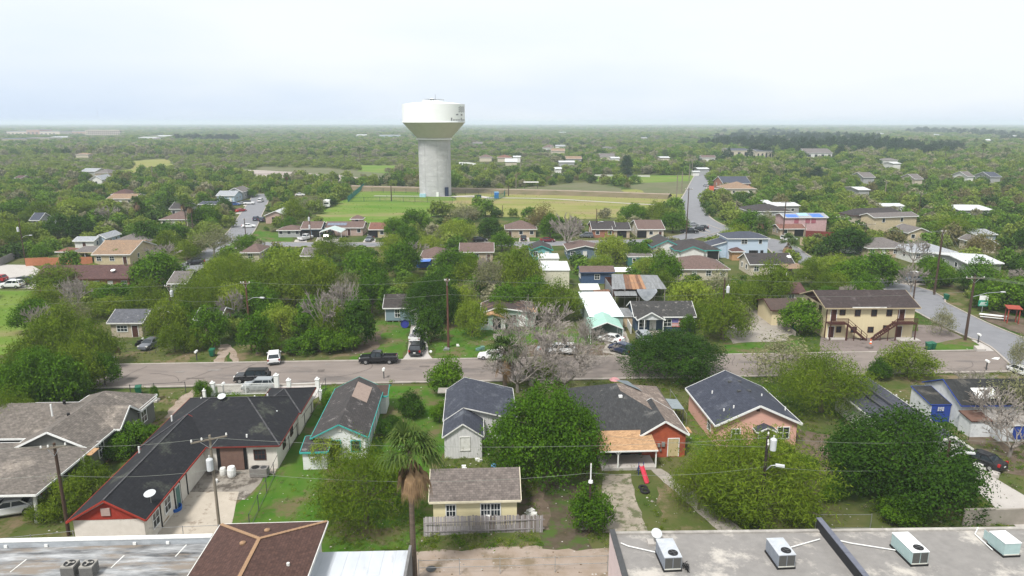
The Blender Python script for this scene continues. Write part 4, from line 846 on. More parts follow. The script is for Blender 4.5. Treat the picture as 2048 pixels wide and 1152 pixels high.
window(r_, 'f', .6, 2.9, 4.2, .8, .8, frame=DB, mun=1); window(r_, 'f', .6, 2.6, 1.1, .7, .9, frame=DB, mun=1); window(r_, 'f', .6, 10.6, 1.3, .9, .9, frame=DB, mun=1)
for y in (2.6, 5.0, 7.4): window(r_, 'l', .6, y, 3.9, .8, 1.2, frame=DB, mun=1)
for x in (1.35, 13.0):
    o = door(r_, 'f', .6, x, .95, 2.0, m=DB, z=3.1); o = door(r_, 'f', .6, x - .15, .95, 2.0, m=DB)
for x0, x1 in ((.7, 3.7), (11.9, 15.4)):
    bal = MB().box(x0, x1, -1.0, .55, 2.85, 3.0).make("balcony", DB, r_)
    ra = MB().box(x0, x1, -1.05, -.98, 3.85, 3.95); n_ = int((x1 - x0) / .16)
    for k in range(n_ + 1): ra.box(x0 + k * (x1 - x0) / n_ - .03, x0 + k * (x1 - x0) / n_ + .03, -1.04, -.99, 3.0, 3.87)
    ra.make("railing", DB, bal); posts(r_, [(x0 + .1, -.9), (x1 - .1, -.9)], 2.85, .14, DB); posts(r_, [(x0 + .1 if x0 < 5 else x0 + .1, -.9)], 5.4, .12, DB)
for x0, x1 in ((3.7, 7.1), (11.9, 8.3)):
    st = MB().bar((x0, -.95, 2.85), (x1, -.95, .1), .06, .3).bar((x0, -.1, 2.85), (x1, -.1, .1), .06, .3).make("stair", DB, r_)
    n_ = 13
    for k in range(n_):
        f_ = (k + .5) / n_; x = x0 + (x1 - x0) * f_; z = 2.85 - 2.75 * f_; MB().box(x - .15, x + .15, -.9, -.12, z + .04, z + .09).make("tread", DB, st)
    h = MB().bar((x0, -1.0, 3.8), (x1, -1.0, 1.05), .05, .09).bar((x0, -1.0, 3.35), (x1, -1.0, .6), .04, .07)
    for f_ in (.0, .35, .7, 1.0): x = x0 + (x1 - x0) * f_; h.box(x - .05, x + .05, -1.05, -.95, 0, 3.85 - 2.75 * f_)
    h.make("handrail", DB, st)
MB().box(12.5, 16.2, -1.3, .6, .02, .16).make("door_slab", CONCL, r_); MB().box(.8, 4, -.6, .6, .02, .16).make("door_slab", CONCL, r_); MB().box(.55, .7, .5, .62, 0, 5.4).make("corner_board", DB, r_)
block(r_, -6, 0.8, 8.0, 16, 3.0, 1.2, 'gx', WAP, roofmat("brown_flat_shingles", (.1, .07, .06)), DB, oh=.4)
# ---------------------------------------------------------------- generic houses further back
PAL = {"br": ("pinkish_brown_shingles", (.185, .125, .108), (.14, .095, .085), (.12, .08, .07)), "dk": ("dark_shingles_far", (.05, .045, .045), (.07, .06, .06), (.03, .03, .03)), "gr": ("grey_shingles_far", (.2, .18, .17), (.15, .135, .13), (.11, .1, .1)),
 "tn": ("tan_shingles_far", (.33, .23, .155), (.27, .185, .125), (.28, .18, .11)), "mr": ("maroon_shingles", (.125, .068, .062), (.095, .05, .048), (.075, .04, .04)), "wh": ("white_roof_far", (.68, .71, .73), (.6, .63, .65), (.5, .5, .5)), "sl": ("slate_shingles_far", (.06, .07, .1), (.08, .09, .12), (.05, .05, .07)), "rd": ("rust_red_roof", (.25, .12, .085), (.18, .08, .06), (.12, .06, .05)), "bl": ("light_grey_roof", (.4, .42, .45), (.33, .35, .38), (.28, .3, .33))}
WAL = {"cr": ("cream_wall", (.5, .45, .36)), "wh": ("white_wall", (.64, .64, .62)), "bg": ("grey_blue_wall", (.12, .17, .22)), "tn": ("tan_wall", (.42, .34, .25)), "bk": ("brick_wall", (.3, .14, .09)), "gy": ("grey_wall", (.33, .34, .34)), "te": ("teal_wall", (.14, .36, .37)), "pk": ("pink_wall", (.5, .33, .34)), "ye": ("yellow_wall", (.5, .42, .28)), "lb": ("light_blue_wall", (.42, .52, .62)), "nv": ("navy_wall", (.05, .09, .17)), "pb": ("pale_pinkish_brick", (.42, .31, .27)), "gn": ("deep_green_wall", (.05, .14, .12))}
def gm(k): n, a, b, c3 = PAL[k]; return roofmat(n, a, b, c3, .2, 1, s3=.4)
def gw(k): n, a = WAL[k]; return mat(n, a)
def simple(name, label, short, p, q_, ze, typ, depth, rise, rf, wl, tr="w", rz=2.0, wins=None, cat="house", oh=.4, zb=0, **k):
    r, W = house(name, label, short, p, q_, ze, rz, cat=cat); T_ = WHITE if tr == "w" else DB if tr == "d" else TEAL if tr == "t" else gw(wl)
    block(r, 0, W, 0, depth, ze, rise, typ, gw(wl), gm(rf), T_, oh=oh, **k)
    dist = r.location.y
    if wins is None: wins = ["w" if i % 3 != 1 else "d" for i in range(max(1, int(W / 3.2)))]
    n = len(wins)
    if dist < 420:
        for i, c_ in enumerate(wins):
            x = W * (i + .5) / n
            if c_ == "w": window(r, 'f', oh, x - .55, 1.1, 1.1, 1.1, mun=1 if dist < 200 else 0)
            elif c_ == "d": door(r, 'f', oh, x - .5, m=DWHITE if i % 2 else BROWNW)
            elif c_ == "g": MB().box(x - 1.5, x + 1.5, oh - .05, oh, .1, 2.3).make("garage_shade_panel", BLACK, r)  # closed wall; black panel stands in for the shade inside the garage
        for y in (depth * .3, depth * .65):
            window(r, 'l' if r.location.x > 0 else 'r', oh if r.location.x > 0 else W - oh, y, 1.1, 1.0, 1.1, mun=0)
    return r, W
simple("brown_roof_house", "grey-blue house with pinkish brown roof and dark carport beside the white pickup", "grey-blue house by the white pickup", (600, 458), (643, 457), 2.9, 'gx', 9, 1.8, "br", "bg", wins=["g", "g"])
r_, W = simple("low_wing", "low grey screened porch wing with brown shed roof at the left street corner", "screened corner porch", (552, 461), (602, 460), 2.4, 'hx', 8, 1.2, "br", "gy", wins=["w", "w", "w"])
r_, W = house("open_carport", "open metal carport with pale green gable roof and white posts, dark cars inside", "pale green open carport", (638, 464), (683, 463), 2.6, 1, cat="carport"); block(r_, 0, W, 0, 6.5, 2.5, 1.1, 'gy', DGREY, mat("pale_mint_roof", (.42, .52, .5), rough=.4), WHITE, walls=False, t=.06); posts(r_, [(.1, .1), (W - .1, .1), (.1, 6), (W - .1, 6)], 2.5, .1)
r_, W = simple("solar_roof_house", "brown roofed house with a row of solar panels and a small raised room behind", "house with solar panels", (648, 456), (727, 455), 2.7, 'gx', 9, 1.5, "br", "pb", wins=["w", "w", "d", "w"])
for k in range(6): MB().slab([(.6 + k * 1.05, 1.6, 3.32), (1.6 + k * 1.05, 1.6, 3.32), (1.6 + k * 1.05, 3.3, 3.88), (.6 + k * 1.05, 3.3, 3.88)], .05).make("solar_panel", mat("solar_cells", (.16, .18, .24), rough=.2), r_)
block(r_, 6.6, 11, 9.2, 13.5, 4.3, 1.1, 'hx', gw("pb"), gm("br"), WHITE); window(r_, 'f', 9.6, 8.3, 3.0, 1.1, 1.0, mun=0)
simple("tan_roof_house", "tan and brown roofed house with a dark garage and grey car on its drive", "tan-brown house with garage", (736, 460), (790, 458), 2.7, 'gx', 10, 1.6, "rd", "ye", wins=["g", "w", "w"])
simple("brown_house", "pinkish brown hip-roofed brick house with blue tarps at its side", "house with blue tarps", (838, 518), (900, 516), 2.7, 'hx', 12, 2.0, "br", "pb", wins=["w", "d", "w"])
simple("hidden_house", "brown roofed house mostly hidden behind the lime green tree", "house behind the lime tree", (918, 505), (988, 503), 2.8, 'gx', 11, 1.6, "br", "tn", wins=["w", "w", "d"])
simple("hip_house", "brown hip-roofed house facing its drive at the edge of the field", "brown hip-roofed house by the field", (1010, 459), (1074, 458), 2.8, 'hx', 10, 2.2, "br", "tn", wins=["d", "w", "w"])
simple("teal_cottage", "small teal cottage with dark gable roof and white door", "small teal cottage", (1060, 501), (1106, 500), 2.7, 'gy', 9, 1.2, "dk", "te", tr="t", wins=["w", "d"])
r_, W = house("white_flat_shed", "low shed with two-step bright white flat roof behind the cream garage", "white flat-roofed shed", (1078, 516), (1118, 515), 2.8, 1, cat="shed"); block(r_, 0, W, 0, 5, 2.7, .3, 'sy', gw("wh"), gm("wh"), WHITE, oh=.1)
r_, W = house("cream_garage", "tall cream garage with a bright white flat roof", "tall cream garage", (1091, 540), (1139, 538), 4.6, 1, cat="garage"); block(r_, -.5, W, 0, 7.5, 4.5, .5, 'sy', mat("cream_sheet_wall", (.58, .56, .44)), gm("wh"), WHITE, oh=.1)
simple("blue_house", "dark blue-grey house with shallow brown gable and white windows", "dark blue-grey gable house", (1134, 500), (1207, 499), 2.7, 'gy', 10, 1.1, "br", "bg", wins=["w", "d", "w"])
r_, W = simple("brown_shed", "long low navy shed with brown roof that ends in a white sheet", "long navy shed", (1160, 545), (1230, 544), 2.8, 'gx', 5, 1.0, "br", "nv", tr="", wins=["w"], cat="shed"); MB().slab([(W, 0, 2.9), (W + 4.2, 0, 2.9), (W + 4.2, 3.5, 3.2), (W, 3.5, 3.2)], .06).make("roof_sheet", WHITE, r_); posts(r_, [(W + 4, .2)], 2.9)
r_, W = house("green_container", "deep green trailer home with pale window frames among the trees", "deep green trailer", (1256, 512), (1306, 512), 2.9, 2, cat="trailer"); block(r_, 0, W, 0, 3, 2.8, .3, 'sy', gw("gn"), gm("gr"), WHITE, oh=.05, zb=.4); window(r_, 'f', .05, 1.2, 1.3, .8, 1, mun=0); window(r_, 'f', .05, 5.2, 1.3, .8, 1, mun=0)
simple("dark_roof_house", "dark-roofed house with small pale shed behind it beside the field edge", "dark-roofed house at the field edge", (1184, 459), (1232, 458), 2.8, 'gx', 10, 2.0, "dk", "bk", wins=["w", "w"])
simple("dark_carport_house", "house with dark roof and white-edged carport holding a dark car", "house with white-edged carport", (1226, 459), (1263, 460), 2.7, 'gx', 10, 1.7, "dk", "tn", wins=["g"])
simple("beige_house", "long beige house with pinkish brown roof and garage facing a wide pale drive", "long beige house", (1276, 459), (1330, 458), 2.9, 'gx', 14, 2.1, "br", "cr", wins=["g", "w", "d"], rz=1)
r_, W = simple("black_green_house", "white house with black roof and green-trimmed front gable", "black-roofed white house", (1352, 502), (1440, 499), 2.7, 'hx', 13, 2.1, "dk", "wh", tr="t", wins=["w", "w", "g"]); block(r_, 1.0, 8.0, -1.6, 5, 2.72, 1.3, 'gy', gw("wh"), gm("dk"), TEAL); block(r_, -5, 3.5, 5, 16, 2.72, 1.9, 'gy', gw("wh"), gm("dk"), TEAL)
simple("pinkish_roof_house", "house with a broad pinkish brown hip roof half covered by yellowish trees", "broad pinkish hip roof", (1352, 541), (1456, 536), 2.7, 'hx', 12, 2.2, "br", "cr", rz=0)
r_, W = house("two_storey_house", "pale blue two storey house with slate hip roof", "pale blue two-storey house", (1455, 477), (1541, 477), 5.6, 1, kp=(1420, 464, 1545, 512)); block(r_, 0, W, 0, 9, 5.6, 1.3, 'hx', mat("pale_blue_siding", (.42, .5, .6), (.38, .46, .56), 1, stretch=(.5, .5, 6)), gm("sl"), WHITE); block(r_, -4.2, .8, 1.5, 8, 3.3, 1.4, 'sx', gw("lb"), gm("sl"), WHITE); block(r_, .5, 4.2, -2.5, 1, 2.5, .9, 'hx', PLY, gm("mr"), WHITE)
window(r_, 'f', .4, 4.0, 4.1, 1.5, 1.1, mun=1); window(r_, 'f', .4, 8.7, 4.1, .8, 1.1, mun=0); MB().box(6.2, 8.6, .3, .4, .1, 2.3).make("porch_shade_panel", BLACK, r_); MB().box(9.3, 10.1, .3, .4, .1, 2.3).make("porch_shade_panel", BLACK, r_)  # both porch recesses are black panels, their shade put into the colour
r_, W = simple("cream_gable_house", "house with dark brown roof, cream end gable and a dish on the slope", "dark-roofed cream-gabled house", (1500, 529), (1590, 528), 2.8, 'gx', 8.5, 2.0, "dk", "cr", wins=["w", "d", "w"]); MB().slab([(W - 3.6, -3.4, 2.4), (W + 2, -3.4, 2.4), (W + .6, .8, 2.95), (W - 4, .8, 2.95)], .1).make("porch_roof", gm("tn"), r_); posts(r_, [(W - 3.3, -3.2), (W + 1.5, -3.2)], 2.4)
simple("cream_low_house", "low cream house with dark porch beside the apartment trees", "low cream house", (1560, 588), (1610, 584), 2.6, 'gx', 7, 1.4, "mr", "cr", tr="d", rz=3)
r_, W = house("blue_tarp_house", "two storey pink house with bright blue tarps over its roof", "pink house with blue tarps", (1572, 436), (1654, 434), 5.0, 1, kp=(1555, 420, 1656, 455)); block(r_, 0, W, 0, 9, 5, 1.0, 'gx', gw("pk"), gm("bl"), WHITE)
for i, (x0, x1, y0, y1) in enumerate(((1.0, 5, .1, 3), (5.6, 9, 1.8, 4.2), (9.6, 13.5, .2, 3.6))): MB().slab([(x0, y0, 5.03 + y0 * .222), (x1, y0, 5.03 + y0 * .222), (x1, y1, 5.03 + y1 * .222), (x0, y1, 5.03 + y1 * .222)], .02).make("tarp", mat("blue_tarp", (.05, .13, .48), (.1, .2, .5), 1.2) if i != 1 else mat("light_blue_tarp", (.3, .5, .75)), r_)
for x in (3.6, 7.4, 9.4): MB().box(x, x + 1.5, .33, .4, 3.0, 4.6).make("shutter", mat("dark_pink_shutter", (.32, .1, .13)), r_)
r_, W = simple("rust_roof_house", "low house with rust red roof in front of the pink tarped house", "rust-roofed house", (1560, 458), (1612, 457), 2.6, 'gx', 7, 1.1, "rd", "tn", wins=["w", "g"])
simple("long_white_roofs", "long building with two bright white roofs beyond the round green tree", "long white-roofed building", (1544, 412), (1600, 411), 3.4, 'gx', 13, .7, "wh", "gy", wins=["w", "w"], cat="building"); simple("white_roof_building", "white-roofed block joined before the long dark roof", "white-roofed block", (1527, 406), (1546, 406), 3.6, 'gx', 12, .6, "wh", "gy", wins=["w"], cat="building")
simple("dark_roof_row", "wide dark-roofed house below the long white roofs", "wide dark roof", (1495, 421), (1590, 424), 3.0, 'hx', 14, 2.0, "dk", "gy")
simple("tan_roof_shop", "tan roofed house with pinkish carport by the long road", "tan-roofed house by the long road", (1455, 378), (1512, 377), 3.2, 'hx', 16, 3.0, "tn", "cr", wins=["w", "d"]); r_, W = simple("pink_carport", "long low pinkish carport roof beside the long road", "pinkish carport", (1426, 377), (1458, 377), 2.8, 'gx', 8, .4, "br", "gy", cat="carport", wins=["g", "g"])
simple("slate_roof_far", "dark slate-roofed brick house behind the tan-roofed one by the long road", "slate-roofed brick house", (1448, 367), (1500, 366), 3.0, 'gx', 18, 3.2, "sl", "bk")
r_, W = house("cream_two_storey", "cream two storey house with a dark hip roof block behind it", "cream two-storey house", (1766, 436), (1830, 431), 5.4, 14, kp=(1742, 415, 1838, 455)); block(r_, -2, W + .2, 0, 7, 5.4, 1.1, 'gx', gw("ye"), gm("gr"), WHITE); block(r_, -4, W + 2, 7.5, 15, 5.2, 1.9, 'hx', gw("cr"), gm("dk"), DB); window(r_, 'f', .4, 1.6, 3.7, 1.0, 1.2, mun=0); window(r_, 'f', .4, 8.8, 3.7, 1.0, 1.2, mun=0)
simple("gable_house", "cream gabled house with brown roof among bare trees below the cream two-storey house", "cream gabled house", (1815, 466), (1868, 466), 2.7, 'gy', 10, 1.6, "gr", "ye", wins=["w", "w"])
simple("grey_roof_house", "house with broad grey roof between the big dark tree and the bare trees", "broad grey roof", (1742, 498), (1822, 494), 2.7, 'hx', 12, 2.0, "gr", "tn")
simple("pale_blue_roof_house", "house with pale blue-grey roof and white fascia behind the tall wooden pole", "pale blue-grey roof", (1828, 506), (1912, 503), 2.8, 'hx', 11, 1.6, "bl", "wh")
r_, W = simple("white_roof_far", "long low building with bright white roof behind brown-tinged trees", "bright white roof", (1935, 527), (2010, 527), 2.8, 'gx', 14, .8, "wh", "gy", cat="building")
simple("grey_gable_house", "cream house with two grey gables beside the bright white roof", "cream house with grey gables", (1962, 488), (1998, 488), 2.7, 'gy', 10, 1.4, "gr", "cr", wins=["w"]); simple("pale_wall_building", "long pale grey-blue wall building behind slender tree trunks", "pale grey-blue building", (1955, 470), (1992, 468), 3.2, 'gx', 12, .8, "bl", "lb", cat="building")
simple("white_roof_right", "building with mottled white roof half hidden beyond dark green trees", "mottled white roof", (1918, 420), (1990, 420), 3.4, 'gx', 18, .9, "wh", "gy", cat="building")
simple("white_sheds", "pair of low white-roofed sheds just behind the cream two-storey house", "low white-roofed sheds", (1766, 412), (1812, 412), 3.2, 'gx', 10, .6, "wh", "wh", cat="shed")
r_, W = simple("tan_l_house", "tan brick house with broad tan roof and dark carport wing", "tan-roofed brick house", (180, 510), (262, 508), 2.8, 'gx', 15, 2.4, "tn", "ye", wins=["w", "w", "d"]); block(r_, -7.5, 1.5, 4, 11, 2.7, .5, 'sy', DGREY, gm("gr"), TAN, walls=False); posts(r_, [(-7.2, 4.3), (-4, 4.3)], 2.7); block(r_, -3, 8, 9, 17, 2.8, 1.7, 'gx', gw("ye"), gm("tn"), TAN)
r_, W = simple("maroon_roof_house", "long red brick house with maroon roof and a round white dish on the slope", "maroon-roofed brick house", (62, 560), (262, 556), 2.8, 'gx', 9.5, 2.2, "mr", "bk", tr="d", wins=["w", "w", "d", "w", "w", "d", "w"])
vents(r_, [(W - 5, 2.5, 3.3), (W - 7.8, 2.0, 3.2), (W - 3, 4.2, 4.0)]); a = r_.location
dish((a.x + W - 4.5, a.y + 2.6, 3.4), .5, "round white satellite dish on the maroon roof", 20, 0, WHITE)
simple("shade_roof", "low maroon patio roof beside the orange wall", "maroon patio roof", (108, 504), (146, 503), 2.4, 'hx', 5, .8, "rd", "tn", wins=[], cat="shelter")
simple("grey_hip_house", "wide grey-brown hip-roofed house behind the tan-roofed brick house", "wide grey-brown house", (205, 488), (300, 486), 2.8, 'hx', 15, 2.3, "gr", "gy"); simple("grey_shed", "small white shed with grey roof behind the maroon patio roof", "small white shed", (142, 483), (190, 481), 2.6, 'gx', 6, .9, "bl", "wh", wins=["d"], cat="shed"); simple("pale_blue_gable", "pale blue gabled house front beside the wide grey-brown house", "pale blue gable", (184, 478), (214, 476), 2.8, 'gy', 9, 1.2, "bl", "lb", wins=[])
simple("orange_roof_house", "house with bright tan-orange roof behind the tall palm", "bright tan-orange roof", (210, 398), (268, 397), 2.9, 'gx', 14, 1.6, "tn", "cr"); simple("maroon_far_house", "dark maroon roof above the bright tan-orange roof", "dark maroon roof", (218, 389), (256, 388), 3.2, 'hx', 12, 2.0, "mr", "gy")
simple("brown_duplex", "pinkish brown roofed house by the palm pair", "pinkish brown house by the palm pair", (315, 440), (378, 438), 2.8, 'hx', 14, 2.2, "br", "cr"); simple("dark_brown_roof", "dark brown roof just behind the palm pair", "dark brown roof", (336, 419), (372, 417), 3.0, 'gx', 12, 2.2, "dk", "gy")
simple("black_fascia_house", "grey house with long black flat roof edge", "grey house with black roof edge", (394, 409), (434, 408), 3.2, 'gx', 12, .6, "sl", "gy"); simple("pale_roof_house", "house with pale grey roof at the end of the left street", "pale grey-roofed house", (430, 392), (470, 391), 3.0, 'gx', 12, 1.8, "bl", "lb"); simple("grey_gable_far", "grey gabled house beside the end of the left street", "grey gabled house", (452, 384), (486, 384), 3.6, 'gy', 12, 2.0, "gr", "gy", wins=["w"])
r_, W = simple("white_gable_house", "house with white gable roof and shaded porch beside the left street", "white gable-roofed house", (528, 431), (574, 431), 3.0, 'gy', 12, 1.7, "wh", "pb", wins=["g"]);
simple("cream_block_house", "cream house with worn grey roof poking out of the dense trees", "cream house in the dense trees", (600, 512), (652, 512), 3.4, 'gx', 9, 1.4, "gr", "cr", wins=["w", "d"])
simple("brown_ridge_house", "low brown and tan roof beside the left street corner pole", "brown roof at the street corner", (478, 507), (520, 503), 2.7, 'hx', 10, 1.6, "br", "cr")
simple("grey_slope_house", "pale grey roof with a dark patch deep in the trees", "pale grey roof in the trees", (332, 568), (374, 566), 2.8, 'gx', 9, 1.8, "gr", "gy"); simple("hidden_brown_house", "dark cottage hidden in the thicket behind the wooden street light pole", "dark cottage in the thicket", (385, 640), (440, 638), 2.6, 'gx', 7, 1.3, "dk", "tn")
simple("white_gable_far", "small grey roof with white front gable near the left clearing", "white-gabled house near the clearing", (176, 360), (206, 359), 3.2, 'gy', 14, 2.4, "bl", "wh", wins=["w"]); simple("tan_far_house", "low tan roof near the left clearing", "low tan roof near the clearing", (188, 346), (216, 346), 3.2, 'hx', 16, 2.4, "gr", "tn"); simple("grey_far_house", "long pale grey roof near the left clearing", "long pale roof near the clearing", (160, 343), (190, 343), 3.4, 'gx', 16, 1.8, "bl", "gy")
simple("slate_shed", "small dark slate shed roof among the left trees", "small slate shed", (56, 441), (80, 440), 2.6, 'gx', 8, 2.2, "sl", "gy", cat="shed"); simple("red_roof_far", "small reddish roof between dark trees far left", "small reddish roof", (28, 356), (42, 356), 3.2, 'gx', 10, 1.2, "mr", "tn")
# far houses and large buildings beyond the levee
def farb(name, label, short, px0, px1, py, h, depth, rise, rf, wl, typ='gx', cat="house", wins=0):
    a = at(px0, py); b_ = at(px1, py); W = (b_ - a).length; r = empty(name, (a.x, a.y, 0), math.atan2(b_.y - a.y, b_.x - a.x), label, cat); MARKS.append(((a.x + b_.x) / 2, a.y, short)); FOOT.append(((a.x + b_.x) / 2, a.y + depth / 2, max(W, depth) * .45)); KEEP.append((px0, py - (h + rise) * FOC / a.y - 1, px1, py - h * .45 * FOC / a.y, a.y))
    block(r, 0, W, 0, depth, h, rise, typ, gw(wl), gm(rf), WHITE, oh=.5)
    for i in range(wins): MB().box(W * (i + .3) / wins, W * (i + .7) / wins, .4, .48, h * .3, h * .75).make("window", GLASS, r)
    return r, W
r_, W = farb("arched_mansion", "large pale stuccoed house with arched windows and dark arched gate hall", "pale arched mansion", 1512, 1544, 321, 9, 30, 1.5, "sl", "cr", wins=4); farb("mansion_wing", "pale two storey wing with dark flat roof beside the arched mansion", "pale mansion wing", 1458, 1498, 316, 8, 30, 1.5, "sl", "cr", wins=3)
farb("white_villa", "white villa with several small grey gables among dark trees", "white villa", 1612, 1665, 318, 6, 30, 4, "gr", "wh", wins=4); farb("long_white_hall", "white box building closing the end of the long road", "white hall at the road end", 1395, 1418, 349, 4, 12, .6, "wh", "gy", cat="building"); farb("white_wall_shed", "low white shed beside the road end", "white shed at the road end", 1385, 1400, 352, 3, 6, .4, "wh", "wh", cat="shed")
for i, (x0, x1, y, h, rf, wl, lab) in enumerate([(958, 984, 323, 4, "br", "cr", "brown hip roof nearest the shaft of the water tower beyond the levee"), (994, 1024, 324, 4, "rd", "cr", "reddish brown roof left of the white house beyond the levee"), (1026, 1042, 325, 5, "wh", "wh", "white gabled house beside the reddish brown roof beyond the levee"), (1102, 1130, 311, 5, "tn", "cr", "tan house on slightly higher ground beyond the levee"), (1110, 1124, 346, 3, "wh", "wh", "white shed by the hedge-lined road beyond the levee"), (1118, 1150, 334, 4, "wh", "gy", "long white house between two clumps of dark trees"), (1200, 1230, 321, 4, "gr", "cr", "grey roof beside the tall dark pine"), (1222, 1240, 325, 4, "wh", "wh", "white house with round front beside the tall dark pine"), (1320, 1340, 324, 4, "wh", "cr", "low white house near the tall pale light poles"), (1092, 1108, 300, 5, "br", "cr", "small brown roof far among pale green trees"), (1785, 1802, 340, 5, "wh", "wh", "small white-roofed building left of the palms"), (1725, 1750, 368, 4, "gr", "gy", "grey roof slope deep in the right-hand woodland"), (1980, 2002, 367, 4, "sl", "gy", "slate roof near the right edge of the woodland"), (1933, 1948, 366, 4, "gr", "wh", "small white gable near the slate roof in the woodland"), (1828, 1846, 372, 4, "gr", "cr", "small cream house below the grey-leaved tree"), (1715, 1740, 396, 4, "wh", "gy", "thin white roof behind the lone tall pole")]):
    farb("distant_house", lab, lab.split(" beyond")[0] if "beyond" in lab else lab, x0, x1, y, h, 16, 2.5 if rf != "wh" else .8, rf, wl, 'hx' if rf in ("br", "rd") else 'gx')
SHOP = mat("salmon_shop_wall", (.55, .3, .23), (.5, .36, .28), .03, world=True); CRW = mat("cream_shop_wall", (.6, .52, .44))
for i, (x0, x1, y, h, m_, lab) in enumerate([(14, 55, 267.5, 9, CRW, "cream shop block at the far left of the shopping centre"), (54, 80, 268, 15, SHOP, "tall salmon department store with domed front in the shopping centre"), (80, 120, 268, 10, CRW, "cream and salmon shop row beside the department store"), (120, 172, 267, 9, SHOP, "long salmon shop row that ends at the arcaded garage")]):
    a = at(x0, y + 2); b_ = at(x1, y + 2); W = b_.x - a.x; r = empty("shop_building", (a.x, a.y, 0), 0, lab, "building")
    MB().box(0, W, 0, 60, 0, h).make("wall", m_, r); MB().box(-.5, W + .5, -.5, 60, h, h + 1.2).make("roof", gm("bl"), r); KEEP.append((x0, y - 12, x1, y + 2, a.y)); FOOT.append(((a.x + b_.x) / 2, a.y + 20, W / 2))
    for k in range(int(W / 12)): MB().box(k * 12 + 3, k * 12 + 9, -.3, 0, 1, h * .55).make("shop_front", mat("shop_shade", (.12, .1, .1)), r)
a = at(172, 272); b_ = at(239, 272); W = b_.x - a.x; r = empty("parking_garage", (a.x, a.y, 0), 0, "long pale parking garage with rows of square openings", "garage"); KEEP.append((172, 256, 239, 272, a.y)); FOOT.append(((a.x + b_.x) / 2, a.y + 10, W / 2))
n = 17
for lv_ in range(3):
    MB().box(0, W, 0, 30, lv_ * 5.2 + 4.0, lv_ * 5.2 + 5.3).make("floor_slab", CRW, r)
for k in range(n + 1): MB().box(k * W / n - .8, k * W / n + .8, .1, 1.4, 0, 14.5).make("pillar", CRW, r)
MB().box(0, W, 12, 13, 0, 14).make("inner_wall", DGREY, r)
for x0, x1, y, lab, rf, wl in [(0, 52, 283, "wide dark roofed warehouse with tan doors at the left edge", "sl", "tn"), (52, 98, 281, "blue grey roofed warehouse with cream front", "gr", "cr"), (100, 135, 279, "low pale-roofed building in front of the shopping centre", "wh", "gy"), (276, 312, 280, "white low buildings left of the dark pines", "wh", "wh"), (312, 340, 276, "thin white roof left of the dark pines", "wh", "wh"), (758, 800, 275, "pale aqua-roofed sheds left of the water tower", "bl", "lb"), (712, 735, 274, "pale roof further left of the water tower", "wh", "wh"), (935, 980, 250.5, "long white warehouse near the horizon, nearest the tower", "wh", "wh"), (1130, 1172, 254, "long white warehouse near the horizon in mid-picture", "wh", "wh"), (1118, 1132, 268, "small white roof in the distant forest", "wh", "wh"), (446, 520, 250.5, "very long pale warehouse on the left horizon", "wh", "gy"), (170, 210, 246.6, "pale strip of warehouse on the far left horizon", "wh", "wh"), (1436, 1449, 273, "small pinkish house in the distant right forest", "br", "wh"), (1465, 1482, 275, "small white house in the distant right forest", "wh", "wh"), (1757, 1768, 270, "white roof dot in the right forest, the nearer one", "wh", "wh"), (1868, 1880, 273, "white roof dot beyond the palms", "wh", "wh"), (2018, 2040, 276, "white shed roof near the right edge of the forest", "wh", "wh")]:
    a = at(x0, y); h = 5 if y > 262 else 9; farb("distant_building", lab, lab[:20], x0, x1, y, h, 40, 1.2, rf, wl, cat="building")
rr_ = random.Random(21)
for i in range(20):
    y = rr_.uniform(258, 300) if i < 13 else rr_.uniform(300, 340); x = rr_.uniform(930, 2040) if i % 4 else rr_.uniform(60, 780); a = at(x, y)
    if any(inpoly(a.x, a.y, p) for p in POLYS): continue
    wpx = rr_.uniform(10, 16) * FOC / a.y; r_, W = farb("distant_house", "low roof showing through the distant woodland", "distant roof", x, x + wpx, y, rr_.uniform(3, 4.5), rr_.uniform(9, 16), rr_.uniform(1, 2.5), rr_.choice(("wh", "gr", "br", "wh", "tn", "bl")), rr_.choice(("wh", "cr", "gy")), rr_.choice(('gx', 'hx'))); r_["group"] = "low roofs in the distant woodland"
#   Radio masts
for px, y0, y1, lab in ((198, 243.8, 215, "thin radio mast on the left horizon"), (1895, 246, 232, "short thin mast on the right horizon")):
    a = at(px, 248.5); z1 = zfrom(a.x, a.y, y1); m_ = MB().tube([(0, 0, 0), (0, 0, z1)], [2.2, .9], 4); tag(m_.make("radio_mast", mat("mast_red", (.3, .25, .26)), loc=(a.x, a.y, 0)), lab, "mast")

# ---------------------------------------------------------------- water tower
TW = at(868, 393.5); r_ = empty("water_tower", (TW.x, TW.y + 7.8, 0), 0, "large white composite water tower with beige cone on a grey concrete shaft", "water tower")
MARKS.append((TW.x, TW.y, "water tower")); FOOT.append((TW.x, TW.y + 8, 12)); KEEP.append((800, 200, 935, 396, TW.y))
SH = mat("tower_concrete", (.42, .42, .43), (.35, .35, .36), .5, c3=(.47, .47, .48), amt=.25, s3=.25, stretch=(1, 1, 2.2)); 
dz = TW.y + 7.8
def zt(py): return zfrom(TW.x, dz, py)
z_rim, z_top, z_neck = zt(245), zt(209.5), zt(279)
NP = 11
for k in range(NP):            # cast rings, slightly stepped
    z0 = (z_neck) * k / NP; z1 = z_neck * (k + 1) / NP; rr = 7.95 - .02 * (k % 2)
    MB().lathe([(rr, z0), (rr, z1 - .12), (rr - .07, z1 - .1), (rr - .07, z1)], 48).make("shaft_ring", SH, r_, smooth=False)
pil = MB()
for k in range(8): t = 2 * math.pi * (k + .3) / 8; pil.box(8.0 * math.cos(t) - .09, 8.0 * math.cos(t) + .09, 8.0 * math.sin(t) - .09, 8.0 * math.sin(t) + .09, 0, z_neck)
pil.make("vertical_rib", SH, r_)
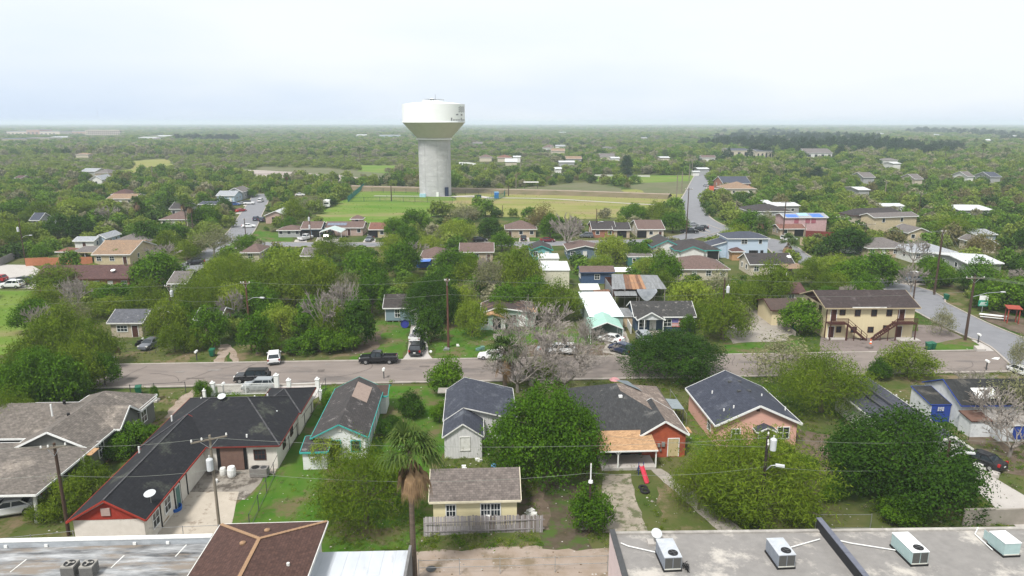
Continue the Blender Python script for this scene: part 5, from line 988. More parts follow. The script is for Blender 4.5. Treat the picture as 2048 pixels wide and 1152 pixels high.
MB().lathe([(8.0, z_neck), (8.9, z_neck), (8.9, z_neck + .5), (8.3, z_neck + .6)], 48).make("collar", WHITE, r_)
BEI = mat("beige_paint", (.5, .485, .44), (.46, .445, .4), .3, rough=.5); TWH = mat("tower_white_paint", (.8, .82, .83), (.76, .78, .79), .2, rough=.4)
MB().lathe([(8.3, z_neck + .55), (15.5, z_rim)], 64, cap=False).make("cone", BEI, r_, smooth=True)
MB().lathe([(15.5, z_rim), (15.75, z_rim), (15.75, z_rim + .3), (15.5, z_rim + .35)], 64).make("rim", TWH, r_)
MB().lathe([(15.5, z_rim + .3), (15.5, z_top + .2)], 64, cap=False).make("tank", TWH, r_, smooth=True)
MB().lathe([(15.5, z_top + .2), (9, z_top + 1.0), (5.2, z_top + 1.3), (5.2, z_top + 1.9), (4.9, z_top + 1.9), (0, z_top + 2.1)], 48).make("tank_roof", TWH, r_)
rl = MB(); rl.lathe([(5.2, z_top + 2.6), (5.3, z_top + 2.66)], 32)
for k in range(24): t = math.pi * k / 12; rl.box(5.15 * math.cos(t) - .06, 5.15 * math.cos(t) + .06, 5.15 * math.sin(t) - .06, 5.15 * math.sin(t) + .06, z_top + 1.8, z_top + 2.65)
rl.make("railing", TWH, r_); MB().box(-1.5, .2, -1, 1, z_top + 2, z_top + 3.0).make("roof_hatch", TWH, r_); MB().tube([(1, 0, z_top + 2), (1, 0, z_top + 5)], .07, 5).make("antenna", DGREY, r_)
lg = MB(); HT = z_top - z_rim
def onwall(b, a0, a1, z0, z1, n=3):
    for i in range(n):
        p = math.radians(a0 + (a1 - a0) * i / n); q_ = math.radians(a0 + (a1 - a0) * (i + 1) / n); rr = 15.53
        b.poly([(rr * math.cos(p), rr * math.sin(p), z0), (rr * math.cos(q_), rr * math.sin(q_), z0), (rr * math.cos(q_), rr * math.sin(q_), z1), (rr * math.cos(p), rr * math.sin(p), z1)])
for k in range(3):
    zc = z_rim + HT * (.58 + .11 * k)
    for j in range(6):
        a0 = -33 + j * 4; zz = zc + (.35 if j % 2 else -.1); onwall(lg, a0, a0 + 4.2, zz, zz + .42, 1)
onwall(lg, -40, -34, z_rim + HT * .40, z_rim + HT * .47, 1); onwall(lg, -26, -20, z_rim + HT * .38, z_rim + HT * .47, 1)
for j in range(9): onwall(lg, -52 + j * 5.2, -49 + j * 5.2, z_rim + HT * .1, z_rim + HT * (.26 if j in (0, 5) else .18), 1)
onwall(lg, -36, -14, z_rim + HT * .03, z_rim + HT * .055, 4)
lg.make("painted_emblem", mat("emblem_grey", (.25, .25, .28)), r_)
MB().box(4.4, 6.2, -6.9, -5.6, 0, 4.5).make("door", mat("dark_blue_door", (.008, .018, .05)), r_, loc=(.9, .55, 0)); MB().box(1.2, 2.4, -8.05, -7.6, 0, 2.3).make("door", WHITE, r_, loc=(.0, -.02, 0))
o = MB().box(-1.6, 1.4, -.8, .8, 0, 1.6).make("utility_cabinet", mat("pale_blue_cabinet", (.35, .55, .65)), loc=(*at(846, 394).xy, 0)); tag(o, "pale blue utility cabinet at the foot of the water tower shaft", "cabinet")
# field fences, boxes
def railfence(label, pts, h, sp, m, name="fence", bars=0, z=0.0, rails=(.15, .95), pw=.08, grp=None, cat="fence", hh=None):
    p0 = at(*pts[0]); t = empty(name, (p0.x, p0.y, z), 0, label, cat, grp); P = [at(*p) - p0 for p in pts]; n_posts = 0
    for a_, b_ in zip(P, P[1:]):
        d = b_ - a_; L = d.length; k = max(1, int(L / sp))
        for i in range(k + (b_ is P[-1])):
            q_ = a_ + d * (i / k); MB().box(-pw / 2, pw / 2, -pw / 2, pw / 2, 0, h + .05).make("post", m, t, loc=(q_.x, q_.y, 0)); n_posts += 1
        rb = MB()
        for f_ in rails: rb.bar((a_.x, a_.y, h * f_), (b_.x, b_.y, h * f_), pw * .6, pw * .6)
        rb.make("rail", m, t)
        if bars:
            bb = MB(); kk = int(L / bars)
            for i in range(kk): q_ = a_ + d * ((i + .5) / kk); bb.box(q_.x - .02, q_.x + .02, q_.y - .02, q_.y + .02, .05, h)
            tag(bb.make("bars", m, t), kind="stuff")
    return t
IRON = mat("dark_green_iron", (.02, .05, .045)); railfence("dark green metal fence slanting along the left end of the tower field", [(696, 404), (728, 376)], 2.6, 4, mat("green_iron", (.02, .13, .1)), bars=.35, pw=.15)
railfence("low dark iron fence across the field in front of the water tower", [(696, 404), (760, 403), (830, 404), (905, 407)], 2.2, 5, IRON, bars=.6, pw=.12); railfence("dark iron fence along the levee behind the water tower", [(722, 384), (835, 387), (905, 389), (1010, 392)], 2.2, 6, IRON, bars=.7, pw=.12)
railfence("short green fence behind the portable toilet", [(962, 410), (1008, 395), (1010, 388)], 2.4, 3, mat("green_iron", (.02, .13, .1)), bars=.35, pw=.12)
a = at(993, 397); t = empty("portable_toilet", (a.x, a.y, 0), R(10), "bright blue portable toilet beside the path in the field", "toilet"); bl = mat("bright_blue_plastic", (.02, .16, .5), rough=.4)
MB().box(-1, 1, -1, 1, .1, 3.0).make("cabin", bl, t); MB().slab([(-1.1, -1.1, 3.1), (1.1, -1.1, 3.1), (1.1, 1.1, 3.2), (-1.1, 1.1, 3.2)], .15).make("roof", mat("pale_blue_roof", (.2, .4, .6)), t); MB().box(-.6, .6, -1.06, -1, .2, 2.7).make("door", bl, t)
a = at(956, 399); t = empty("generator_trailer", (a.x, a.y, 0), 0, "small dark green equipment box on wheels at the field fence", "equipment box"); MB().box(-1.6, 1.6, -.9, .9, .6, 2.2).make("case", IRON, t); MB().box(-1.2, -.6, -1, 1, 0, .9).make("wheel", BLACK, t); MB().box(.6, 1.2, -1, 1, 0, .9).make("wheel", BLACK, t)
a = at(1062, 377, 1.6); t = empty("shelter", (a.x, a.y, 1.6), 0, "open pale roofed picnic shelter on the levee road", "shelter"); MB().box(-4, 4, -2, 2, 3.3, 3.5).make("roof", DWHITE, t); [MB().box(x - .1, x + .1, y - .1, y + .1, 0, 3.3).make("post", DGREY, t) for x in (-3.5, 3.5) for y in (-1.6, 1.6)]; MB().box(-2, 2, -.5, .5, .5, .8).make("bench", CONC, t)
a = at(653, 416); t = empty("camper", (a.x, a.y, 0), R(8), "white camper trailer parked under a tree at the field edge", "camper"); MB().box(-1.3, 1.3, 0, 6.5, .6, 3.2).make("body", WHITE, t); MB().box(-1.0, 1.0, -.05, 0, 1.7, 2.4).make("window", GLASS, t); [MB().tube([(x, 3, .35), (x + .25 * (1 if x > 0 else -1), 3, .35)], .35, 12).make("wheel", BLACK, t) for x in (-1.1, 1.1)]

# ---------------------------------------------------------------- cars
CM = {"white": (.72, .73, .74), "black": (.012, .013, .016), "silver": (.27, .29, .31), "grey": (.12, .13, .15), "navy": (.025, .035, .08), "red": (.35, .02, .02), "blue": (.03, .08, .25), "dkred": (.14, .02, .03)}
def paint(c): return mat("car_paint_" + c, CM[c], tuple(x * .93 for x in CM[c]), .4, rough=.22, spec=.5)
RIM = mat("wheel_rim", (.45, .46, .47), rough=.35, metal=.7); TYRE = mat("tyre_rubber", (.018, .018, .018), rough=.9); LAMP = mat("headlight_lens", (.7, .7, .68), rough=.15); TAIL = mat("tail_light_lens", (.35, .01, .01), rough=.2)
CARS = {
 # stations: x, half width, z low, z shoulder, z deck ; cabin (x0,x1,x2,x3 belt-rear..), belt z, roof z
 "sedan": dict(L=4.7, st=[(-2.35, .72, .35, .8, .95), (-2.2, .84, .25, .85, 1.02), (-1.3, .9, .2, .88, 1.04), (0, .9, .2, .86, .98), (1.2, .9, .2, .84, .95), (2.0, .84, .22, .74, .84), (2.35, .66, .35, .6, .68)], cab=(-1.75, -1.0, .35, 1.15), zb=.96, zr=1.42, wx=(-1.4, 1.4)),
 "suv": dict(L=4.6, st=[(-2.3, .78, .4, .95, 1.05), (-2.2, .9, .3, 1.0, 1.1), (-1.2, .93, .25, 1.0, 1.1), (0, .93, .25, .98, 1.08), (1.1, .92, .25, .96, 1.06), (2.0, .86, .28, .88, .98), (2.3, .7, .4, .75, .82)], cab=(-2.2, -1.75, .35, 1.15), zb=1.06, zr=1.68, wx=(-1.35, 1.4)),
 "jeep": dict(L=4.8, st=[(-2.3, .84, .5, 1.05, 1.15), (-2.2, .92, .42, 1.1, 1.2), (-1.2, .95, .4, 1.1, 1.2), (0, .95, .4, 1.1, 1.2), (.9, .94, .4, 1.1, 1.2), (2.1, .9, .42, 1.05, 1.15), (2.3, .82, .5, 1.0, 1.05)], cab=(-2.2, -2.05, .55, .9), zb=1.18, zr=1.88, wx=(-1.4, 1.5)),
 "van": dict(L=5.0, st=[(-2.5, .85, .4, 1.0, 1.1), (-2.4, .95, .3, 1.05, 1.12), (-1.2, .98, .25, 1.05, 1.12), (0, .98, .25, 1.02, 1.1), (1.3, .96, .25, .98, 1.06), (2.2, .86, .28, .85, .92), (2.5, .7, .4, .7, .76)], cab=(-2.4, -2.2, .9, 1.75), zb=1.08, zr=1.78, wx=(-1.5, 1.55)),
 "pickup": dict(L=5.8, st=[(-2.85, .9, .5, .8, .82), (-2.75, .95, .42, .9, .9), (-.6, .98, .4, .92, .92), (-.55, .98, .4, 1.1, 1.2), (1.3, .98, .4, 1.1, 1.2), (2.6, .92, .42, 1.0, 1.12), (2.9, .8, .5, .9, .98)], cab=(-.55, -.4, .85, 1.35), zb=1.18, zr=1.85, wx=(-1.75, 1.85))}
CMESH = {}
def car(kind, colour, pt, heading, label, grp=None, z=0.0, ground=True, s=1.0, lean=0):
    """heading: direction of the bonnet in plan, degrees from +X"""
    K = CARS[kind]; a = at(*pt, 1.0) if ground else Vector(pt); cat = {"pickup": "pickup truck", "suv": "car", "jeep": "car", "van": "van", "sedan": "car"}[kind]
    t = empty({"pickup": "pickup_truck", "van": "minivan"}.get(kind, "parked_car"), (a.x, a.y, z + .1), R(heading), label, cat, grp or "parked vehicles"); t.scale = (s, s, s)
    FOOT.append((a.x, a.y, 3.0)); KEEP.append((pt[0] - 14, pt[1] - 12, pt[0] + 14, pt[1] + 8, a.y)) if ground else None
    P = paint(colour)
    def cm(key, fn, m, nm, par, smooth=False):
        k_ = (kind, colour, key)
        if k_ not in CMESH: b = MB(); fn(b); CMESH[k_] = b.mesh(nm, m, smooth)
        return link(CMESH[k_], nm, par)
    def body(b):
        ring = []; 
        for x, w_, z0, z1, z2 in K["st"]:
            n = len(b.v); b.v += [(x, -w_ * .9, z0), (x, -w_, z0 + .15), (x, -w_, z1), (x, -w_ * .93, z1 + .06), (x, -w_ * .8, z2), (x, w_ * .8, z2), (x, w_ * .93, z1 + .06), (x, w_, z1), (x, w_, z0 + .15), (x, w_ * .9, z0)]; ring.append(n)
        for a_, c_ in zip(ring, ring[1:]):
            for j in range(10): b.f.append((a_ + j, a_ + (j + 1) % 10, c_ + (j + 1) % 10, c_ + j)); b.m.append(0)
        b.f.append(tuple(ring[0] + j for j in range(9, -1, -1))); b.m.append(0); b.f.append(tuple(ring[-1] + j for j in range(10))); b.m.append(0)
    cm("body", body, P, "body", t)
    x0, x1, x2, x3 = K["cab"]; zb, zr = K["zb"], K["zr"]; wb = .86 if kind != "sedan" else .82; wt = wb - .16
    def gl(b):
        B_ = [(x0, -wb, zb - .08), (x3, -wb, zb - .08), (x3, wb, zb - .08), (x0, wb, zb - .08)]; T_ = [(x1, -wt, zr - .03), (x2, -wt, zr - .03), (x2, wt, zr - .03), (x1, wt, zr - .03)]
        for i in range(4): b.poly([B_[i], B_[(i + 1) % 4], T_[(i + 1) % 4], T_[i]])
    cm("glass", gl, GLASS, "windows", t)
    def roof(b):
        b.box(x1 - .06, x2 + .06, -wt - .03, wt + .03, zr - .06, zr - .01); b.box(x1 + .06, x2 - .1, -wt + .1, wt - .1, zr - .01, zr + .03)
        for sy in (-1, 1):
            for xb, xt in ((x0, x1), (x3, x2), ((x0 * .5 + x3 * .5), (x1 * .5 + x2 * .5))) + (((x0 * .8 + x3 * .2), (x1 * .85 + x2 * .15)),) * (kind in ("suv", "van", "jeep")): b.bar((xb, sy * (wb + .01), zb - .05), (xt, sy * (wt + .01), zr - .04), .07, .09)
    cm("roof", roof, BLACK if (kind == "jeep") else P, "roof", t)
    wr = .38 if kind in ("pickup", "jeep") else .33
    for x in K["wx"]:
        for sy in (-1, 1):
            wk = cm("tyre", lambda b: b.tube([(0, -.12, 0), (0, .12, 0)], wr, 16), TYRE, "wheel", t); wk.location = (x, sy * .84, wr); wk.name = "wheel"
            rm = cm("rim", lambda b: b.lathe([(wr * .62, -.02), (wr * .55, .015), (0, .0)], 12), RIM, "rim", wk); rm.location = (0, sy * .125, 0); rm.rotation_euler = (-math.pi / 2 * sy, 0, 0)
    xf = K["st"][-2][0]; xr = K["st"][1][0]; zf = K["st"][-2][3]
    for sy in (-1, 1):
        h = cm("lamp%d" % sy, lambda b, sy=sy: b.box(xf - .05, xf + .22, min(sy * .52, sy * .86), max(sy * .52, sy * .86), zf - .12, zf + .05), LAMP, "headlight", t)
        tl = cm("tail%d" % sy, lambda b, sy=sy: b.box(xr - .1, xr + .14, min(sy * .64, sy * .9), max(sy * .64, sy * .9), .75, 1.05), TAIL, "tail_light", t)
        cm("mirror%d" % sy, lambda b, sy=sy: b.box(x3 - .35, x3 - .2, min(sy * (wb + .02), sy * (wb + .2)), max(sy * (wb + .02), sy * (wb + .2)), zb + .02, zb + .18), P, "mirror", t)
    cm("bump1", lambda b: b.box(-K["L"] / 2 - .04, -K["L"] / 2 + .2, -.78, .78, .32, .55), DGREY if kind != "sedan" else P, "bumper", t)
    cm("bump2", lambda b: b.box(K["L"] / 2 - .15, K["L"] / 2 + .05, -.74, .74, .3, .52), DGREY if kind != "sedan" else P, "bumper", t)
    cm("plate", lambda b: b.box(-K["L"] / 2 - .06, -K["L"] / 2 - .04, -.17, .17, .62, .76), WHITE, "licence_plate", t)
    if kind == "pickup":
        cm("bed", lambda b: b.box(-2.85, -.62, -.98, -.86, .9, 1.2).box(-2.85, -.62, .86, .98, .9, 1.2).box(-2.88, -2.76, -.86, .86, .9, 1.2).box(-.7, -.6, -.86, .86, .9, 1.2), P, "bed", t); cm("bedfloor", lambda b: b.box(-2.76, -.7, -.86, .86, .92, .94), BLACK, "bed_floor", t)
    if kind == "jeep": cm("spare", lambda b: b.tube([(-2.38, 0, 1.15), (-2.6, 0, 1.15)], .38, 14), TYRE, "spare_wheel", t)
    return t
car("jeep", "black", (504, 751), 183, "black boxy four-wheel-drive with rear spare wheel driving in the near lane")
car("suv", "silver", (519, 767), 183, "silver two-tone crossover parked behind the white railings")
car("suv", "white", (548, 711), 107, "white crossover parked askew on the verge by the dirt track")
car("pickup", "black", (757, 714), 182, "black pickup truck parked along the far kerb beside the pale driveway")
t = car("pickup", "white", (835, 668), 86, "white pickup truck loaded with junk at the top of the pale driveway"); jb = MB(); r2 = random.Random(5)
for k in range(14): x, y = r2.uniform(-2.6, -1), r2.uniform(-.7, .7); s_ = r2.uniform(.12, .3); jb.box(x - s_, x + s_, y - s_, y + s_, 1, 1.1 + r2.uniform(.1, .5))
jb.make("load", mat("junk", (.4, .4, .42), (.12, .12, .14), 3), t)
car("suv", "black", (835, 694), 86, "black car parked tail to the street on the pale driveway", s=1.08)
car("sedan", "grey", (301, 683), 262, "dark grey compact car facing the street in front of the tan cottage"); car("sedan", "white", (985, 706), 175, "white car half hidden behind the bushy palm", s=.95)
car("sedan", "white", (1221, 673), 145, "white saloon car parked before the mint green carport"); car("suv", "navy", (1243, 694), 130, "dark blue estate car parked behind the white saloon")
car("van", "white", (1122, 695), 175, "white van behind the bare tree", s=.9); car("sedan", "silver", (1100, 692), 20, "silver car behind the bare tree", s=.9); car("van", "silver", (1288, 672), 95, "silver grey van in the passage beside the navy flag house"); car("suv", "black", (1240, 622), 80, "black car with an open look beside the long white shed", s=.95)
car("sedan", "black", (168, 692), 80, "black car hidden under the trees left of the tan cottage"); car("suv", "white", (24, 567), 180, "white crossover in the pale lot at the left edge", s=1.05); car("suv", "black", (42, 560), 180, "black car just behind the white crossover in the left lot"); car("suv", "red", (-8, 556), 180, "red car cut by the left picture edge"); car("sedan", "black", (391, 522), 200, "black car at the kerb of the back street under the trees")
car("pickup", "white", (611, 474), 68, "white pickup truck on the first drive of the back street"); car("suv", "black", (655, 472), 90, "dark car under the pale green open carport, street side"); car("suv", "grey", (663, 466), 90, "dark grey car deeper in the pale green open carport"); car("sedan", "grey", (739, 476), 265, "grey saloon on the drive of the tan-brown house"); car("suv", "black", (744, 467), 265, "dark car in the garage mouth behind the grey saloon")
car("suv", "navy", (512, 436), 100, "dark blue crossover at the kerb of the left street"); car("suv", "navy", (524, 438), 100, "second dark blue crossover, on the drive of the white gable-roofed house"); car("sedan", "white", (497, 450), 15, "white car lying across the left street"); car("van", "white", (521, 400), 95, "white van driving far down the left street"); car("jeep", "white", (498, 405), 10, "white boxy car on the first far drive of the left street"); car("suv", "blue", (470, 407), 5, "blue car behind the white boxy car"); car("sedan", "red", (482, 419), 60, "dark red car with blue bonnet on the grass by the left street"); car("sedan", "silver", (485, 405), 8, "pale silver car between the blue and the white boxy car"); car("sedan", "white", (600, 388), 5, "white car under the tree clump at the field edge")
car("suv", "black", (960, 478), 10, "dark blue-black van on the back street behind the lime green tree"); car("sedan", "white", (1045, 463), 90, "white car at the top of the drive of the brown hip-roofed house"); car("suv", "black", (1047, 475), 90, "black car lower on the drive of the brown hip-roofed house"); car("sedan", "dkred", (1095, 478), 5, "dark red car behind the small teal cottage"); car("suv", "grey", (1173, 469), 175, "dark grey car beside the dark-roofed house at the field edge"); car("suv", "black", (1250, 465), 90, "black car inside the white-edged carport")
car("pickup", "black", (1379, 461), 0, "black pickup truck at the bend of the long road"); car("suv", "black", (1396, 457), 170, "black car just right of the black pickup at the bend"); car("sedan", "silver", (1385, 447), 20, "silver car behind the two black vehicles at the bend"); car("sedan", "silver", (1412, 370), 100, "silver car parked far up the long road"); car("van", "white", (1578, 476), 5, "white minivan on the cross street beyond the pale blue two-storey house"); car("suv", "white", (1698, 500), 160, "white crossover under the large dark tree"); car("pickup", "grey", (1832, 557), 170, "grey pickup truck at the side of the concrete block wall"); car("sedan", "white", (1832, 547), 20, "white car behind the tall wooden pole by the cross street")
car("sedan", "black", (1962, 912), 120, "black car with crumpled silver bonnet cover in the dirt yard by the concrete drive"); car("sedan", "white", (20, 1008), 200, "white car under the carport of the ranch house", s=1.05); car("suv", "silver", (52, 985), 30, "silver vehicle half covered behind the carport column", s=.9); car("van", "white", (2040, 735), 100, "white vehicle behind the tree at the right edge of the street", s=.7)
car("sedan", "black", (1405, 452), 165, "black saloon at the outer edge of the bend lot", s=.9)
MOT = []
a = at(281, 685, .5); t = empty("motorcycle", (a.x, a.y, 0), R(60), "black and white motorcycle beside the dark grey compact car", "motorcycle")
for x in (-.7, .7): w_ = MB().tube([(x, -.07, .32), (x, .07, .32)], .32, 14).make("wheel", TYRE, t)
MB().bar((-.5, 0, .75), (.35, 0, .85), .3, .25).bar((.35, 0, .85), (.7, 0, .4), .12, .12).bar((-.6, 0, .4), (.4, 0, .45), .25, .3).make("body", BLACK, t); MB().bar((.4, -.35, 1.05), (.4, .35, 1.05), .05, .05).make("handlebar", STEEL, t); MB().box(.35, .6, -.15, .15, .85, 1.15).make("windscreen", WHITE, t)

# ---------------------------------------------------------------- utility poles and wires
POLES = {}
def pole(key, base, top_py, label, arm=0, armrot=0, trans=None, lamp=None, r=.15, m=POLE, grp="utility poles", cat="utility pole", h=None, name="utility_pole"):
    a = at(*base); hh = h or zfrom(a.x, a.y, top_py); t = empty(name, (a.x, a.y, 0), 0, label, cat, grp)
    MB().tube([(0, 0, 0), (0, 0, hh * .5), (0, 0, hh)], [r, r * .85, r * .7], 10).make("post", m, t)
    if arm:
        an = R(armrot); d = Vector((math.cos(an), math.sin(an), 0)); zz = hh - .35
        MB().bar(d * -arm / 2 + Vector((0, -.16, zz)), d * arm / 2 + Vector((0, -.16, zz)), .1, .12).make("crossarm", POLEG, t)
        MB().bar(d * -arm * .25 + Vector((0, -.17, zz - .05)), Vector((0, -.17, zz - .8)), .04, .04).bar(d * arm * .25 + Vector((0, -.17, zz - .05)), Vector((0, -.17, zz - .8)), .04, .04).make("arm_brace", STEEL, t)
        for f_ in (-.48, -.2, .48): p = d * arm * f_; MB().lathe([(.05, 0), (.09, .08), (.05, .14), (.08, .2), (0, .28)], 8).make("insulator", DWHITE, t, loc=(p.x, p.y - .16, zz + .06))
    if trans:
        for dx, dz_ in trans:
            tr = MB().lathe([(0, -.55), (.27, -.55), (.29, .45), (.2, .55), (0, .58)], 14).make("transformer", mat("transformer_grey", (.52, .54, .56), (.45, .47, .49), 3, rough=.5), t, loc=(dx, -.3, hh - dz_)); MB().lathe([(.06, .55), (.05, .85), (0, .86)], 6).make("bushing", DWHITE, tr)
            MB().bar((0, 0, hh - dz_), (dx, -.3, hh - dz_), .1, .1).make("bracket", STEEL, t)
    if lamp:
        dx, dy, dz_ = lamp; p0 = Vector((0, 0, hh - dz_)); p1 = Vector((dx, dy, hh - dz_ + .75)); arm_ = MB().tube([p0, p0 + (p1 - p0) * .5 + Vector((0, 0, .25)), p1], .05, 6).make("lamp_arm", STEEL, t)
        d = Vector((dx, dy, 0)).normalized(); MB().bar(p1 - d * .1, p1 + d * .65, .3, .16).make("lamp_head", mat("lamp_grey", (.55, .57, .58)), t)
    POLES[key] = (a, hh); FOOT.append((a.x, a.y, .6)); return t
pole("n1", (138, 1071), 886, "brown wooden pole in front of the ranch house bushes, with a short tilted arm", arm=1.9, armrot=20, r=.17)
pole("n2", (441, 1075), 870, "grey wooden pole standing in the concrete courtyard, with long crossarm and one transformer", arm=2.9, armrot=30, trans=[(-.1, 2.6)], m=POLEG, r=.14)
pole("n3", (822, 1076), 985, "short dark post just left of the tall palm trunk", r=.12)
pole("n4", (1178, 1066), 926, "slim brown pole with a white metal top beside the bush and dirt track", r=.12); a, hh = POLES["n4"]; o = MB().tube([(0, 0, 0), (0, 0, 1.7)], .06, 8).lathe([(0, -.1), (.22, -.1), (.18, .1), (0, .15)], 10).make("conduit_cap", WHITE, bpy.data.objects["utility_pole.003"], loc=(0, -.15, hh - 1.7))
cl = MB(); cl.tube([(.42 * math.cos(t_), -.2, .5 * math.sin(t_)) for t_ in [i * math.pi / 8 for i in range(17)]], .035, 5, cap=False); cl.make("cable_coil", BLACK, bpy.data.objects["utility_pole.003"], loc=(0, 0, hh - 2.3))
pole("n5", (1519, 1057), 872, "dark pole rising from the feathery tree by the pink house, with transformer and street light", arm=2.4, armrot=70, trans=[(.42, .65)], lamp=(.9, -.3, 3.4), r=.17, m=mat("tarred_pole", (.03, .022, .02)))
pole("n6", (1880, 1010), 880, "pole hidden in the large dark tree with two white street lights", lamp=(1.6, -.3, 1.9), r=.14); a, hh = POLES["n6"]
pole("m1", (346, 650), 569, "dark pole in the thicket with a white transformer, beyond the far kerb", arm=1.2, trans=[(.55, 1.6)]); pole("m2", (503, 700), 562, "brown pole by the dirt track with a long curved street light arm", lamp=(2.6, -1.0, 3.2), arm=1.4, r=.17, m=mat("red_brown_pole", (.12, .055, .035), (.08, .035, .025), 5, stretch=(1, 1, .15)))
pole("m3", (897, 695), 557, "brown pole between the dark tree and the yellowish tree beyond the lawn", arm=.8, r=.2, m=MATS["red_brown_pole"]); pole("m4", (1441, 680), 556, "tall dark pole with white transformer behind the crooked tree", trans=[(.55, 1.9)], r=.17)
pole("m5", (1930, 681), 552, "thick dark pole on the corner lawn with crossarm and long street light arm", arm=3.2, armrot=5, lamp=(5.2, .5, 3.6), r=.24); pole("m6", (1868, 590), 460, "tall dark pole across the cross street beside the bare trunk", arm=1, r=.24); pole("m7", (1826, 602), 560, "short dark pole at the kerb behind the apartment building", r=.17)
pole("s1", (1565, 480), 403, "dark pole with small crossarm beside the white minivan", arm=3, r=.2); pole("s2", (1608, 490), 446, "pale pole at the kerb right of the white minivan", m=POLEG); pole("s3", (1372, 478), 376, "tall dark pole at the bend of the long road", arm=2.4, r=.18); pole("s4", (1680, 470), 432, "pole with crossarm at the edge of the large dark tree", arm=4); pole("s5", (1727, 500), 446, "pole with wide crossarm inside the large dark tree", arm=5)
pole("s6", (493, 489), 437, "dark pole on the kerb of the left street corner", arm=.7); pole("s7", (622, 483), 425, "dark pole with two white boxes between the pickup and the open carport", trans=[(-.1, 2.0), (-.1, 4.4)]); pole("s8", (52, 530), 437, "dark pole at the corner of the orange wall with transformer and light", trans=[(-.4, 2.8)], lamp=(2.4, -.3, 5)); pole("s9", (116, 478), 430, "dark pole with transformer behind the maroon patio roof", trans=[(.3, 2.3)], lamp=(-1.4, 0, 4)); pole("s10", (176, 430), 408, "dark pole with transformer before the yellowish round tree", trans=[(.5, 2)])
pole("s11", (1192, 472), 417, "thin dark pole beside the small dark-roofed house with a round lamp", lamp=(1.6, 0, 5)); pole("s12", (1005, 430), 410, "pole with white sleeve among the bushes below the field path"); pole("s13", (466, 425), 400, "dark pole on the left street verge"); pole("s14", (1796, 445), 412, "dark leaning-looking pole in front of the cream two-storey house", trans=[(.3, 1)]); pole("s15", (1837, 428), 385, "tall dark pole behind the cream two-storey house", arm=4); pole("s16", (1470, 440), 398, "pale pole beside the round green tree", m=POLEG)
for i, (x, y0, y1, lab) in enumerate([(1343, 348, 316, "pale tall light pole left of the long road, behind the scrub"), (1352, 412, 350, "tall pale pole between the field and the long road"), (1363, 385, 343, "second tall pale pole left of the long road"), (1378, 362, 328, "third tall pale pole left of the long road"), (1384, 345, 318, "pale pole with flat head, left one of the pair by the road end"), (1389, 342, 318, "pale pole with flat head, right one of the pair by the road end"), (956, 322, 312, "pale pole in front of the brown hip roofs beyond the levee"), (1041, 337, 313, "pale pole between white house and dark round tree beyond the levee"), (1177, 347, 316, "lone tall pale pole before the dark clump beyond the levee"), (1032, 380, 348, "pale pole beside the levee picnic shelter"), (828, 325, 304, "pale pole left of the water tower shaft"), (306, 362, 332, "pale stub pole at the left clearing"), (1769, 398, 362, "lone tall pole with small crossarm in the right-hand woodland"), (783, 402, 370, "dark pole between the iron fence and the levee"), (1017, 392, 371, "short dark pole behind the green iron fence")]):
    pole("f%d" % i, (x, y0), y1, lab, m=POLEG if "pale" in lab or "lone" in lab else POLE, r=.28, arm=2.5 if "flat head" in lab or "lone" in lab else 0)
WIRE = mat("bright_wire", (.2, .22, .19), rough=.6)
def wire(p, q_, sag, label, r=.012, n=16):
    p = Vector(p); q_ = Vector(q_); pts = []
    for i in range(n + 1): f_ = i / n; c_ = p + (q_ - p) * f_; c_.z -= sag * 4 * f_ * (1 - f_); pts.append(c_ - p)
    tag(MB().tube(pts, r, 4).make("power_line", WIRE, loc=p), label, "power line", "overhead wires")
def top(k, dz_=0): a, h = POLES[k]; return (a.x, a.y - .1, h - dz_)
a1 = POLES["n1"]; far_l = (a1[0].x - 45, a1[0].y - 2, a1[1] - .3); far_r = (POLES["n6"][0].x + 45, POLES["n6"][0].y + 2, POLES["n6"][1])
wire(far_l, top("n1", .2), .5, "thin wire running from the left picture edge to the pole by the ranch house"); wire(top("n1", .2), top("n2", .2), .35, "thin wire across the black L-shaped roof between two poles"); wire(top("n2", .2), top("n5", .1), .9, "long thin wire from the courtyard pole to the pole by the pink house"); wire(top("n5", .1), top("n6", 0), .4, "thin wire over the large dark tree"); wire(top("n6"), far_r, .5, "thin wire leaving the picture over the concrete drive")
wire((far_l[0], far_l[1], far_l[2] - 3.1), top("n1", 3.0), .5, "lower wire from the left picture edge to the ranch house pole", .013); wire(top("n1", 3.0), top("n2", 3.2), .4, "lower wire over the black L-shaped roof"); wire(top("n2", 3.2), top("n4", .9), 1.0, "lower wire over the lawn and the yellow cottage roof"); wire(top("n4", .9), top("n5", 2.9), .5, "lower wire between the slim white-topped pole and the transformer pole"); wire(top("n5", 2.9), top("n6", 2.6), .5, "lower wire crossing the large dark tree")
ml = (POLES["m1"][0].x - 60, POLES["m1"][0].y - 3, POLES["m1"][1]); mr = (POLES["m5"][0].x + 40, POLES["m5"][0].y, POLES["m5"][1])
for dz_, nm in ((.15, "upper"), (2.6, "lower")):
    L_ = [("left edge", (ml[0], ml[1], ml[2] - dz_)), ("thicket pole", top("m1", dz_)), ("street light pole", top("m2", dz_)), ("pole beyond the lawn", top("m3", dz_)), ("pole behind the crooked tree", top("m4", dz_)), ("corner lawn pole", top("m5", dz_))]
    for (n0, p), (n1_, q_) in zip(L_, L_[1:]): wire(p, q_, .7, "%s far wire between the %s and the %s" % (nm, n0, n1_), .014)
